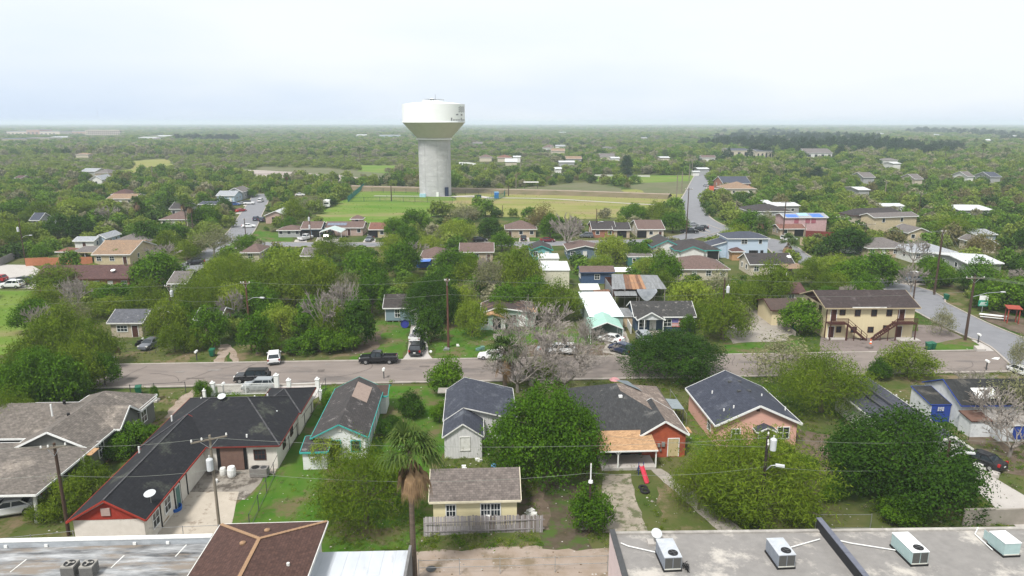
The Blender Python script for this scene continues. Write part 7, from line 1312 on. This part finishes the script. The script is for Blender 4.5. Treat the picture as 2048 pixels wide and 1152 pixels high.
# big crowns for the near trees
for s in (1, 2): variant("oak", "L", s, 7.5, 9.0, 4600, 9, .25, .5, 26, zlo=.12, spread=.3, r0=.35)
for s in (3, 4): variant("ash", "L", s, 6.5, 8.5, 4200, 9, .26, .5, 24, zlo=.12, spread=.3, r0=.3)
for s in (5, 6, 7): variant("mesq", "L", s, 7.0, 7.5, 2600, 10, .38, .16, 22, zlo=.12, airy=1, spread=.42, r0=.26, lean=.5)
for s in (8, 9, 10): variant("ash", "M", s, 4.2, 7.0, 1100, 7, .36, .5, 14, zlo=.15, spread=.28, r0=.2)
for s in (11, 12, 13): variant("mesq", "M", s, 4.5, 6.0, 1150, 8, .42, .22, 14, zlo=.12, airy=1, spread=.36, r0=.18, lean=.3)
for s in (14, 15): variant("oak", "M", s, 4.5, 6.5, 1150, 7, .38, .55, 15, zlo=.12, spread=.28, r0=.22)
for s in (16, 17): variant("lime", "M", s, 4.5, 6.3, 1150, 7, .38, .35, 15, zlo=.22, spread=.32, r0=.2)
for s in (18, 19, 20): variant("olive", "M", s, 4.3, 6.5, 650, 6, .34, .35, 14, zlo=.25, airy=1, spread=.35, r0=.16, m=PALEB)
for s in (21,): variant("brown", "M", s, 4.2, 6.8, 650, 7, .36, .4, 14, zlo=.2, airy=1, spread=.32, r0=.18)
for s in (22, 23): variant("pine", "M", s, 3.2, 12.0, 1100, 6, .55, .3, 14, zlo=.08, spread=.4, r0=.25)
VAR[("pine", "L")] = VAR[("pine", "M")]; VAR[("lime", "L")] = VAR[("lime", "M")]; VAR[("olive", "L")] = VAR[("olive", "M")]; VAR[("brown", "L")] = VAR[("brown", "M")]
VAR[("bare", "L")] = [(None, baretree(31, 6.5, 9, 6, .26, n0=6, tw=.024), 6.5, 9), (None, baretree(32, 5, 7.5, 6, .2, n0=5, tw=.024), 5, 7.5)]
VAR[("bare", "M")] = [(None, baretree(33, 4.2, 6.5, 4, .16, n0=7, tw=.045), 4.2, 6.5), (None, baretree(34, 4, 6, 4, .16, n0=6, tw=.045), 4, 6)]
PALMS = []; PALML = leafmat("palm_leaves", [(.035, .07, .014), (.065, .115, .022), (.12, .165, .04)], .25)
for s in (41, 42):
    b, db = palmcrown(s); PALMS.append((addtint(b.mesh("palm_fronds", PALML)), db.mesh("dead_fronds", DEADF)))
LAB = {"oak": ("oak_tree", "dense dark green tree"), "ash": ("ash_tree", "leafy mid green tree"), "mesq": ("mesquite_tree", "feathery olive green tree"), "lime": ("lime_green_tree", "bright yellow green tree"), "olive": ("grey_leaved_tree", "thin pale grey green tree"), "brown": ("brown_tinged_tree", "brown tinged leafy tree"), "bare": ("bare_tree", "leafless grey tree"), "pine": ("pine_tree", "tall dark blue green pine"), "palm": ("palm_tree", "fan palm")}
TREES = []; USED = {}
def rel(x, y):
    ms = sorted(MARKS, key=lambda m: (m[0] - x) ** 2 + (m[1] - y) ** 2)[:4]
    def ph(m): dx, dy = x - m[0], y - m[1]; return ("behind the " if dy > 0 else "in front of the ") + m[2] if abs(dy) > abs(dx) * 1.3 else "beside the " + m[2]
    return [ph(ms[0]), ph(ms[0]) + ", near the " + ms[1][2], ph(ms[0]) + ", towards the " + ms[2][2], ph(ms[1]) + ", near the " + ms[3][2]]
def tree(kind, x, y, Rr, H, label=None, size_=None, grp=None, rz=None, trees_group="trees of the neighbourhood"):
    nm, adj = LAB[kind]; size_ = size_ or ("L" if Rr * FOC / max(y, 40) > 70 else "M"); V = VAR[(kind, size_)]; me, tr, R0, H0 = V[rnd.randrange(len(V))]
    if label is None:
        sz = "small " if Rr < 2.6 else "broad " if Rr > 5 else "tall " if H > 9 else ""
        for ph in rel(x, y):
            label = (sz + adj + " " + ph)
            if len(label.split()) > 16: label = " ".join(label.split()[:16]).rstrip(",")
            if label not in USED: break
    if label in USED and trees_group == "trees of the neighbourhood": trees_group = "trees: " + label[:48]; USED[label]["group"] = trees_group
    t = empty(nm, (x, y, 0), rnd.uniform(0, 6.28) if rz is None else rz, label, "tree", trees_group); USED.setdefault(label, t)
    t.scale = (Rr / R0, Rr / R0, H / H0); link(tr, "trunk", t)
    if me: link(me, "crown", t)
    TREES.append((x, y, Rr)); return t
def tr(kind, cx, yt, yb, wpx, label=None, inset=.55, **k):
    """a tree read off the photo: centre column, crown top row, lowest visible crown row, crown width"""
    a = at(cx, yb); Rr = wpx / 2 * (math.hypot(a.y, EYE) / FOC) * 1.0
    a = at(cx, yb); y = a.y + Rr * inset; x = a.x * y / a.y; Rr = wpx / 2 * (math.hypot(y, EYE) * .98) / FOC; H = max(2.0, zfrom(x, y + Rr * .1, yt)); H = min(H, 16)
    return tree(kind, x, y, Rr, H, label, **k)
def palm(px, base_py, crown_py, wpx, label, dead=True, rt=.16, tap=1):
    a = at(px, base_py); H = zfrom(a.x, a.y, crown_py); s = wpx / 2 * math.hypot(a.y, EYE) / FOC / 2.0; t = empty("palm_tree", (a.x, a.y, 0), rnd.uniform(0, 6), label, "tree", "palms")
    bd = rnd.uniform(-.3, .3); MB().tube([(0, 0, -.1), (bd, 0, H * .5), (0, 0, H)], [rt * 1.4, rt, rt * .9], 10).make("trunk", PALMB, t); c, d = PALMS[rnd.randrange(2)]
    o = link(c, "crown", t, (0, 0, H)); o.scale = (s,) * 3
    if dead: o = link(d, "dead_skirt", t, (0, 0, H - .2 * s)); o.scale = (s, s, s * 1.35)
    FOOT.append((a.x, a.y, 1)); return t
palm(829, 1168, 900, 126, "tall fan palm with a brown dead skirt beside the white metal roof", rt=.2); palm(1010, 780, 700, 84, "bushy fan palm at the near kerb under the bare branches", rt=.25)
palm(1575, 505, 482, 42, "short palm in front of the dark pole by the white minivan"); palm(1655, 560, 545, 20, "small palm far behind the apartment trees") if False else None
palm(276, 448, 402, 26, "tall slim palm behind the leafless pale tree"); palm(374, 460, 400, 32, "taller palm of the pair above the pinkish brown roof"); palm(386, 462, 408, 26, "lower palm of the pair above the pinkish brown roof"); palm(575, 385, 350, 14, "lone palm at the far end of the left street"); palm(240, 448, 425, 40, "low spreading palm before the bright tan-orange roof", rt=.3)
palm(1520, 475, 440, 26, "palm with hanging brown skirt beside the round green tree"); palm(1640, 388, 372, 14, "small palm in the scrub above the long white roofs"); palm(675, 545, 522, 36, "dead brown palm skirt standing among the dense trees")
for i, (x, b_, c_) in enumerate([(1888, 330, 297), (1962, 335, 293), (2010, 330, 300), (1850, 300, 280), (1700, 308, 292), (1640, 300, 284), (1290, 320, 300), (1160, 312, 296), (1150, 315, 300), (1140, 312, 298), (1260, 318, 302), (1380, 330, 306), (1365, 332, 310), (1345, 330, 312), (1330, 320, 304), (1450, 300, 288), (1500, 296, 284), (1780, 300, 284), (1925, 300, 282), (1950, 300, 281), (1240, 300, 288), (760, 300, 286), (690, 330, 305), (720, 325, 300), (50, 300, 286), (1540, 296, 284), (1555, 298, 285), (1575, 296, 284)]):
    palm(x, b_, c_, 15 if b_ > 312 else 11, "slender fan palm rising above the distant woodland beyond the levee", dead=False, rt=.22)["group"] = "slender palms in the distant woodland"
N_ = [  # the trees one can tell apart: kind, centre x, top y, bottom y, width
 ("ash", 1093, 768, 990, 262, "very large round mid green tree between the blue-grey roof and the brick house"), ("oak", 1341, 655, 775, 236, "large dark dense tree on the near kerb in front of the flag house"), ("oak", 1782, 812, 1045, 335, "largest dark dense tree, over the yard of the long slate roof"),
 ("mesq", 1490, 850, 1062, 330, "wide feathery tree covering the front of the salmon pink house"), ("mesq", 1640, 690, 850, 240, "wide feathery tree right of the salmon pink house"), ("olive", 1560, 668, 775, 170, "pale thin crown at the kerb behind the pink house"), ("mesq", 1812, 682, 765, 130, "feathery tree on the near kerb facing the apartment lot"), ("oak", 1757, 715, 765, 55, "small dark tree beside the feathery kerb tree"),
 ("ash", 1182, 965, 1078, 98, "bushy small tree around the slim white-topped pole"), ("mesq", 735, 880, 1090, 250, "wide dark feathery tree between the lawn and the palm"), ("oak", 822, 780, 842, 64, "small round dark tree on the lawn behind the teal-trimmed house"), ("ash", 893, 708, 800, 92, "slender bright tree at the near kerb left of the bare tree"), 
 ("bare", 1062, 640, 790, 195, "large pale bare tree on the near kerb above the round green tree"), ("bare", 1160, 636, 760, 150, "second pale bare tree, right of the large one at the kerb"), ("bare", 1085, 600, 720, 120, "bare tree in front of the mint green house"), ("mesq", 1080, 712, 768, 80, "low green growth under the bare kerb trees"), ("bare", 1035, 690, 800, 150, "lower bare tree by the kerb beside the bushy palm"), ("bare", 1130, 690, 800, 140, "lower bare tree by the kerb above the round green tree"),
 ("mesq", 50, 690, 800, 130, "feathery tree at the left edge above the street"), ("mesq", 130, 600, 700, 120), ("ash", 90, 690, 830, 170, "broad green tree mass left of the ranch house"), ("mesq", 160, 680, 800, 120), ("mesq", 20, 770, 900, 130, "feathery tree at the left edge beside the ranch house"), ("olive", 188, 710, 780, 60), ("olive", 150, 590, 660, 80), ("ash", 30, 720, 850, 110), ("oak", 120, 740, 800, 90), ("bare", 155, 555, 640, 60), ("bare", 85, 610, 680, 60),
 ("ash", 270, 838, 915, 96, "leafy bush row between the ranch house and the black roof, upper clump"), ("ash", 300, 850, 890, 70), ("mesq", 130, 955, 1045, 105, "olive bush under the brown pole"), ("mesq", 190, 915, 1010, 90), ("ash", 405, 757, 800, 40, "small bushy tree at the corner of the white railing"), ("ash", 311, 768, 802, 20, "tiny tree in a stone ring on the ranch house lawn"), ("mesq", 90, 1000, 1050, 70), ("ash", 235, 870, 925, 70),
 ("mesq", 195, 640, 745, 110), ("ash", 212, 700, 778, 70), ("mesq", 100, 635, 750, 130), ("ash", 130, 700, 830, 120), ("oak", 195, 690, 735, 60),
 ("mesq", 660, 470, 540, 80), ("ash", 520, 560, 640, 90), ("mesq", 670, 600, 700, 90), ("ash", 365, 600, 660, 70), ("mesq", 300, 560, 640, 100), ("mesq", 395, 540, 650, 140), ("mesq", 470, 500, 610, 150), ("lime", 565, 482, 590, 130), ("mesq", 640, 505, 610, 120), ("ash", 735, 500, 600, 100), ("ash", 805, 470, 560, 84), ("mesq", 340, 590, 690, 100), ("ash", 425, 600, 700, 90), ("ash", 515, 615, 716, 86), ("lime", 565, 600, 680, 90), ("bare", 650, 580, 700, 100, "pale bare tree in the thicket beyond the far kerb"), ("bare", 690, 560, 660, 70), ("ash", 640, 650, 712, 90), ("oak", 715, 590, 700, 84), ("ash", 745, 540, 640, 80), ("olive", 700, 530, 610, 70), ("mesq", 520, 540, 620, 110), ("mesq", 590, 530, 620, 110), ("bare", 470, 580, 650, 60), ("ash", 600, 670, 712, 90), ("ash", 690, 650, 708, 80), ("mesq", 350, 640, 712, 80), ("mesq", 395, 650, 706, 60), ("mesq", 430, 520, 590, 100), ("lime", 470, 560, 640, 90), ("mesq", 540, 650, 712, 60), ("oak", 610, 600, 660, 60), ("olive", 740, 560, 620, 60),
 ("oak", 865, 545, 660, 140, "broad dark tree over the garage of the blue-grey house"), ("oak", 860, 610, 690, 70), ("lime", 945, 590, 680, 76, "yellow-green tree right of the brown pole"), ("lime", 918, 560, 640, 80), ("mesq", 1040, 490, 600, 120), ("olive", 985, 505, 600, 90), ("mesq", 1115, 560, 650, 120, "feathery tree between the mint house and the long white shed"), ("ash", 1070, 545, 620, 90), ("ash", 1004, 458, 505, 56), ("lime", 916, 432, 492, 92, "bright round lime green tree on the back street"), ("ash", 830, 412, 470, 76), ("ash", 790, 430, 480, 60), ("olive", 930, 404, 448, 84), ("brown", 1085, 405, 470, 72), ("bare", 1135, 428, 510, 90, "pale bare tree beside the dark blue-grey gable house"), ("ash", 1100, 420, 480, 50), ("lime", 1224, 464, 532, 80, "yellowish round tree right of the dark blue-grey gable house"), ("ash", 900, 490, 560, 90), ("mesq", 940, 510, 590, 90), ("ash", 1010, 560, 640, 80), ("bare", 975, 510, 590, 60), ("oak", 980, 430, 480, 60),
 ("mesq", 1445, 588, 690, 120, "crooked-trunked tree with thin crown at the gravel lot"), ("olive", 1475, 600, 680, 80), ("lime", 1378, 545, 640, 110), ("olive", 1430, 535, 620, 100), ("mesq", 1535, 515, 620, 120, "feathery tree between the gravel lot and the dark-roofed cream-gabled house"), ("ash", 1600, 592, 675, 96, "green tree against the end wall of the apartment building"), ("ash", 1330, 495, 575, 80), ("mesq", 1400, 600, 660, 70), ("ash", 1280, 480, 530, 50), ("mesq", 1500, 560, 630, 80), ("brown", 1400, 560, 620, 60), ("ash", 1375, 625, 670, 40),
 ("lime", 1665, 500, 575, 100, "yellowish airy tree behind the apartment building"), ("ash", 1745, 495, 580, 120, "bright green tree behind the apartment building roof end"), ("olive", 1880, 612, 676, 62, "small thin young tree at the corner lawn"), ("olive", 2036, 668, 750, 60, "pale tree at the right edge of the street"), ("oak", 1690, 452, 512, 100, "large dark tree beside the white crossover"), ("oak", 1725, 465, 510, 60), ("ash", 1950, 512, 592, 100), ("ash", 2018, 545, 632, 120), ("ash", 1960, 560, 620, 60), ("mesq", 1905, 430, 488, 100), ("bare", 1825, 475, 540, 70), ("brown", 1960, 460, 520, 80), ("ash", 1870, 510, 580, 70), ("oak", 2025, 590, 625, 50), ("bare", 1820, 530, 590, 70),
 ("ash", 1502, 416, 472, 80, "round bright leafy tree beside the long road bend"), ("olive", 1530, 420, 465, 50), ("ash", 1345, 420, 468, 70), ("mesq", 1310, 400, 450, 60), ("ash", 1270, 402, 448, 60), ("ash", 235, 495, 528, 38, "small round tree before the tan-roofed house"), ("ash", 320, 495, 585, 120, "broad leafy tree right of the maroon-roofed brick house"), ("olive", 430, 450, 520, 100, "pale greyish tree beside the left street"), ("lime", 155, 390, 440, 88, "yellowish round tree left of the tall slim palm"), ("bare", 215, 412, 455, 64, "leafless pale tree before the tall slim palm"), ("oak", 165, 428, 480, 70, "dark round tree behind the maroon patio roof"), ("oak", 120, 425, 480, 60), ("mesq", 120, 528, 590, 130, "olive tree over the left end of the maroon roof"), ("bare", 145, 560, 610, 70), ("ash", 240, 560, 620, 120), ("mesq", 220, 590, 640, 110), ("lime", 185, 560, 600, 80), ("ash", 410, 405, 460, 76), ("oak", 450, 395, 425, 36), ("ash", 340, 440, 490, 90), ("oak", 300, 440, 500, 80), ("mesq", 590, 395, 450, 60), ("ash", 580, 430, 465, 40), ("olive", 625, 390, 420, 60), ("ash", 500, 376, 396, 30), ("oak", 470, 380, 400, 30), ("mesq", 35, 438, 500, 90), ("mesq", 85, 400, 450, 80), ("ash", 30, 395, 440, 80), ("ash", 85, 488, 524, 50),
 ("bare", 1975, 775, 880, 110, "pale grey spreading tree before the blue-fronted room"), ("olive", 2010, 740, 860, 130, "pale thin-leaved tree over the far end of the blue and white house"), ("bare", 1990, 752, 850, 170, "dense grey leafless tree in front of the blue and white house"), ("bare", 2015, 830, 930, 120, "grey leafless shrub tree beside the concrete drive"), ("ash", 1800, 985, 1060, 110, "low bright green bush below the largest dark tree"), ("mesq", 1590, 960, 1062, 110), ("ash", 1610, 905, 960, 60), ("mesq", 1395, 905, 1040, 130), ("mesq", 1470, 970, 1063, 120), ("ash", 1660, 950, 1010, 60), ("mesq", 1540, 860, 960, 110), ("oak", 1905, 900, 1010, 90), ("mesq", 1000, 600, 660, 50), ("lime", 650, 870, 940, 80, "light leafy shrub in front of the teal-trimmed house wall"), ("ash", 655, 780, 820, 30), ("oak", 785, 830, 880, 60), ("ash", 880, 800, 850, 50), ("pine", 1252, 298, 355, 30, "tall dark columnar pine beyond the levee"), ("oak", 1200, 298, 318, 40), ("oak", 1070, 330, 360, 44, "dark round tree beyond the levee picnic shelter"), ("pine", 1633, 330, 368, 34, "dark pine in the right-hand woodland")]
for e_ in N_: tr(*e_)
for x, w_ in ((395, 30), (420, 24), (440, 26), (455, 26), (355, 24), (378, 30), (470, 20)): t = tr("pine", x, 266, 284, w_, "dark pine in the row beyond the left scrubland", trees_group="dark pines beyond the left scrubland")
for i in range(22): x = 1510 + i * 19 + rnd.uniform(-6, 6); t = tr("pine", x, rnd.uniform(268, 280), rnd.uniform(300, 322), rnd.uniform(24, 44), "dark pine in the belt of the right-hand woodland", trees_group="dark pines of the right-hand belt")
print("named trees", len(TREES))
# ---- every other tree: grid over the view, leaving roads, fields and houses open
def blocked(x, y, r):
    if any(inpoly(x, y, p) for p in POLYS): return True
    return any((x - f[0]) ** 2 + (y - f[1]) ** 2 < (f[2] + r * .45) ** 2 for f in FOOT)
def hides(x, y, Rr, H):
    u, v0, dep = proj(x, y, H * .95); u2, v1, _ = proj(x, y - Rr, 0.2); ru = Rr * FOC / dep * .8
    for k in KEEP:
        if y < k[4] and u + ru > k[0] and u - ru < k[2] and v0 < k[3] - 2 and v1 > k[1] + 2: return True
    return False
KEEP.append((0, 583, 62, 700, 110)); KEEP.append((1822, 580, 1935, 650, 148)); KEEP.append((1880, 625, 2048, 705, 128))
FIELDV = [(600, 372, 1365, 446), (1375, 345, 1425, 470), (470, 395, 540, 480)]
def openview(x, y, Rr, H):
    u, v0, dep = proj(x, y, H * .9); ru = Rr * FOC / dep * .6
    for x0, y0, x1, y1 in FIELDV:
        if x0 < u + ru and u - ru < x1 and v0 < y1 - 14 and y < at(u, y1 - 1).y + 8 and y > 60 and proj(x, y, 0)[1] > y0: return True
    return False
cand = []; g2 = random.Random(11)
KW = [("mesq", 6), ("ash", 5), ("oak", 2), ("olive", 2.2), ("lime", .9), ("brown", .4), ("bare", .9)]
def kpick(r_): t_ = r_.uniform(0, sum(k[1] for k in KW)); 
KS = [k for k, w_ in KW for _ in range(int(w_ * 10))]
y = 110.0; MESHT = []
while y < 470:
    st = 5.5 + (y - 110) * .006; x = -y * .82 - 12
    while x < y * .82 + 12:
        xx = x + g2.uniform(-2.2, 2.2); yy = y + g2.uniform(-2.2, 2.2); x += st; Rr = g2.uniform(2.2, 4.6); H = Rr * g2.uniform(1.25, 1.9)
        if g2.random() < .12 or blocked(xx, yy, Rr) or any((xx - t_[0]) ** 2 + (yy - t_[1]) ** 2 < (.52 * (Rr + t_[2])) ** 2 for t_ in TREES[-1400:]): continue
        if openview(xx, yy, Rr, H): continue
        if hides(xx, yy, Rr, H):
            Rr, H = g2.uniform(1.1, 1.9), g2.uniform(1.2, 2.2)
            if yy < 150 or hides(xx, yy, Rr, H): continue
        cand.append((xx, yy, Rr, H)); TREES.append((xx, yy, Rr))
    y += st
cand.sort(key=lambda c: -c[2] / c[1]); print("candidates", len(cand))
NIND = 130
for xx, yy, Rr, H in cand[:NIND]: tree(g2.choice(KS), xx, yy, Rr, H, size_="M")
rest = cand[NIND:]
# far woodland as one mass
def lowcrown(kind, seed, R0, H0, n=1050, size=.85, asp=.62):
    me, cs, rs = crown(kind, seed, R0, H0, n // 3, 3, size, asp, 11, zlo=.05, spread=.3, gaps=.05)
    me.materials[0] = FARM[kind]; o = bpy.data.objects.new(kind + "_far_crown", me); return o
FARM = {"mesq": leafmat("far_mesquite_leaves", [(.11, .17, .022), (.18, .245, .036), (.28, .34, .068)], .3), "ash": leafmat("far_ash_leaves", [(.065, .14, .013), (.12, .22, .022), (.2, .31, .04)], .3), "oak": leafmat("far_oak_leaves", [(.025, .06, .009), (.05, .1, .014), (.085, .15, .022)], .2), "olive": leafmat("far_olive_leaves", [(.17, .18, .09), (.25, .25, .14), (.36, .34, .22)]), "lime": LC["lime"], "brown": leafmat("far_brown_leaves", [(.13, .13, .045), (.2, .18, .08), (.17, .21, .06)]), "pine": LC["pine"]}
wc = bpy.data.collections.new("woodland_sources"); src = []
for i, k in enumerate(["mesq", "mesq", "ash", "ash", "oak", "olive", "lime", "brown", "pine"]): o = lowcrown(k, 60 + i, 4.5, 7 if k != "pine" else 13); o.name = "%02d_crown" % i; wc.objects.link(o)
pts = []; 
for xx, yy, Rr, H in rest: pts.append((xx, yy, Rr / 4.5, H / 7, g2.choice((0, 1, 2, 3, 4, 5, 0, 7, 0, 2, 4, 1))))
y = 470.0
while y < 9000:
    st = 8.5 + (y - 470) * .0085; x = -y * .80 - 20
    while x < y * .80 + 20:
        xx = x + g2.uniform(-.45, .45) * st; yy = y + g2.uniform(-.45, .45) * st; x += st
        sc_ = st / 8.5; Rr = g2.uniform(3.6, 5.6) * (1 + (sc_ - 1) * .8); H = min(g2.uniform(5.5, 9), 9) * (1 + .12 * (sc_ - 1) ** .5)
        nz = math.sin(xx * .0041 + 1.3) * math.sin(yy * .0033 + .4) + math.sin(xx * .013 + yy * .009)
        if g2.random() < (.03 if nz > -.6 else .28 if nz > -1.1 else .8): continue
        hv = 1.02 + .3 * math.sin(xx * .0085 + 2) * math.sin(yy * .006) + .18 * math.sin(xx * .031) * math.sin(yy * .023); H *= hv; Rr *= 1.06 + .25 * (hv - 1)
        if g2.random() < .06: continue
        if yy < 2600 and blocked(xx, yy, Rr): continue
        if yy < 2600 and hides(xx, yy, Rr, H):
            Rr *= .55; H *= .42
            if hides(xx, yy, Rr, H): continue
        k = g2.choice((0, 1, 1, 0, 2, 3, 4, 4, 5, 5, 0, 2)) if yy > 700 or True else 0
        if 480 < yy < 760 and xx < 40: k = g2.choice((0, 0, 1, 1, 5, 0)); Rr *= .68; H *= .48
        u_ = xx / yy
        if 620 < yy < 2600 and u_ > .2 and math.sin(xx * .011 + yy * .004) * math.sin(yy * .0075 + 1.0) > .45 and g2.random() < .55: k = 8
        pts.append((xx, yy, Rr / 4.5, H / 7, k))
    y += st * .95
print("woodland", len(pts))
me = bpy.data.meshes.new("woodland"); A = np.array([(p[0], p[1], 0) for p in pts], dtype=np.float32); me.vertices.add(len(pts)); me.vertices.foreach_set("co", A.reshape(-1))
sa = me.attributes.new("scl", 'FLOAT_VECTOR', 'POINT'); sa.data.foreach_set("vector", np.array([(p[2], p[2], p[3]) for p in pts], dtype=np.float32).reshape(-1))
ra = me.attributes.new("rotv", 'FLOAT_VECTOR', 'POINT'); ra.data.foreach_set("vector", np.array([(0, 0, g2.uniform(0, 6.28)) for p in pts], dtype=np.float32).reshape(-1))
ka = me.attributes.new("kindi", 'INT', 'POINT'); ka.data.foreach_set("value", np.array([p[4] for p in pts], dtype=np.int32))
def scatter(name, me, coll, mats=()):
    ob = bpy.data.objects.new(name, me); COL.objects.link(ob); ng = bpy.data.node_groups.new(name, 'GeometryNodeTree'); ng.interface.new_socket("Geometry", in_out='INPUT', socket_type='NodeSocketGeometry'); ng.interface.new_socket("Geometry", in_out='OUTPUT', socket_type='NodeSocketGeometry')
    N = ng.nodes; gi = N.new("NodeGroupInput"); go = N.new("NodeGroupOutput"); ip = N.new("GeometryNodeInstanceOnPoints"); ci = N.new("GeometryNodeCollectionInfo"); ci.inputs[0].default_value = coll; ci.inputs["Separate Children"].default_value = True; ci.inputs["Reset Children"].default_value = True
    def na(nm, ty): a = N.new("GeometryNodeInputNamedAttribute"); a.data_type = ty; a.inputs[0].default_value = nm; return [o for o in a.outputs if o.enabled and o.name == "Attribute"][0]
    ng.links.new(gi.outputs[0], ip.inputs["Points"]); ng.links.new(ci.outputs[0], ip.inputs["Instance"]); ip.inputs["Pick Instance"].default_value = True
    ng.links.new(na("kindi", 'INT'), ip.inputs["Instance Index"]); ng.links.new(na("scl", 'FLOAT_VECTOR'), ip.inputs["Scale"]); ng.links.new(na("rotv", 'FLOAT_VECTOR'), ip.inputs["Rotation"]); ng.links.new(ip.outputs[0], go.inputs[0])
    md = ob.modifiers.new("scatter", 'NODES'); md.node_group = ng; return ob
tag(scatter("woodland", me, wc), "mixed woodland of mesquite, ash and palm stretching to the horizon", "woodland", kind="stuff")
# ---- weeds, tufts and low brush on open ground
wc2 = bpy.data.collections.new("weed_sources")
for i, k in enumerate(["ash", "mesq", "lime", "olive"]):
    g = np.random.default_rng(90 + i); n = 60; P = g.normal(0, .35, (n, 3)); P[:, 2] = np.abs(P[:, 2]) * .8; N = g.normal(0, 1, (n, 3)); N[:, 2] *= .3; o = bpy.data.objects.new("%02d_weed" % i, quadcloud("weed", P, N, .28, .3, g.uniform(0, 1, n), LC[k], 90 + i)); wc2.objects.link(o)
wp = []; ROADS = [p for p in POLYS]
for _ in range(48000):
    yy = 50 + 330 * g2.random() ** 1.6; xx = g2.uniform(-.8, .8) * yy
    if any((xx - f[0]) ** 2 + (yy - f[1]) ** 2 < (f[2] * .8) ** 2 for f in FOOT): continue
    hard = [p for p in SOFTEX if inpoly(xx, yy, p)]
    if hard: continue
    nz = math.sin(xx * .11 + 2) * math.sin(yy * .13) + g2.uniform(-.6, .6)
    if nz < 0: continue
    s_ = g2.uniform(.25, .75) * (1.25 if g2.random() < .15 else .8) * (.6 if any(inpoly(xx, yy, p) for p in LAWNS) else 1); wp.append((xx, yy, s_, g2.choice((0, 0, 1, 1, 1, 2, 3))))
me = bpy.data.meshes.new("weeds"); me.vertices.add(len(wp)); me.vertices.foreach_set("co", np.array([(p[0], p[1], .03) for p in wp], dtype=np.float32).reshape(-1))
me.attributes.new("scl", 'FLOAT_VECTOR', 'POINT').data.foreach_set("vector", np.array([(p[2], p[2], p[2]) for p in wp], dtype=np.float32).reshape(-1)); me.attributes.new("rotv", 'FLOAT_VECTOR', 'POINT').data.foreach_set("vector", np.array([(0, 0, g2.uniform(0, 6.28)) for p in wp], dtype=np.float32).reshape(-1)); me.attributes.new("kindi", 'INT', 'POINT').data.foreach_set("value", np.array([p[3] for p in wp], dtype=np.int32))
tag(scatter("weeds", me, wc2), "tufts of weeds and low brush over the yards and verges", "weeds", kind="stuff")
# ---- litter, stones and fallen leaves on the ground
lt = MB(); r3 = random.Random(77)
for _ in range(5200):
    yy = r3.uniform(49, 118) if r3.random() < .8 else r3.uniform(118, 190); xx = r3.uniform(-.8, .8) * yy
    if any((xx - f[0]) ** 2 + (yy - f[1]) ** 2 < (f[2] * .75) ** 2 for f in FOOT): continue
    if abs(yy - (99.2 + xx * .0505)) < 4.4 and r3.random() < .9: continue
    s_ = r3.uniform(.03, .11) * (1.8 if r3.random() < .06 else 1); z_ = .135; an = r3.uniform(0, 3.14); c_, d_ = math.cos(an) * s_, math.sin(an) * s_; m_ = r3.choice((0, 0, 1, 1, 1, 2)); h_ = s_ * .5
    lt.poly([(xx - c_, yy - d_, z_ - .1), (xx + d_, yy - c_, z_ - .1), (xx, yy, z_ - .1 + h_)], m_); lt.poly([(xx + d_, yy - c_, z_ - .1), (xx + c_, yy + d_, z_ - .1), (xx, yy, z_ - .1 + h_)], m_); lt.poly([(xx + c_, yy + d_, z_ - .1), (xx - d_, yy + c_, z_ - .1), (xx, yy, z_ - .1 + h_)], m_); lt.poly([(xx - d_, yy + c_, z_ - .1), (xx - c_, yy - d_, z_ - .1), (xx, yy, z_ - .1 + h_)], m_)
tag(lt.make("litter", [mat("pale_litter", (.45, .43, .4)), mat("leaf_litter", (.13, .09, .05)), mat("grey_stones", (.25, .23, .21))]), "scattered stones, dead leaves and pale litter on yards and verges", "litter", kind="stuff")
# ---------------------------------------------------------------- the haze of the place
hm = bpy.data.materials.new("haze_air"); hm.use_nodes = True; n = hm.node_tree; n.nodes.clear(); o_ = n.nodes.new("ShaderNodeOutputMaterial"); pv = n.nodes.new("ShaderNodeVolumePrincipled")
pv.inputs["Density"].default_value = HAZE; pv.inputs["Density Attribute"].default_value = ""; pv.inputs["Color"].default_value = (.77, .87, 1.0, 1); pv.inputs["Anisotropy"].default_value = 0; n.links.new(pv.outputs[0], o_.inputs["Volume"])
tag(MB().box(-26500, 26500, -26500, 26500, -1, 52).make("haze", hm), kind="stuff")
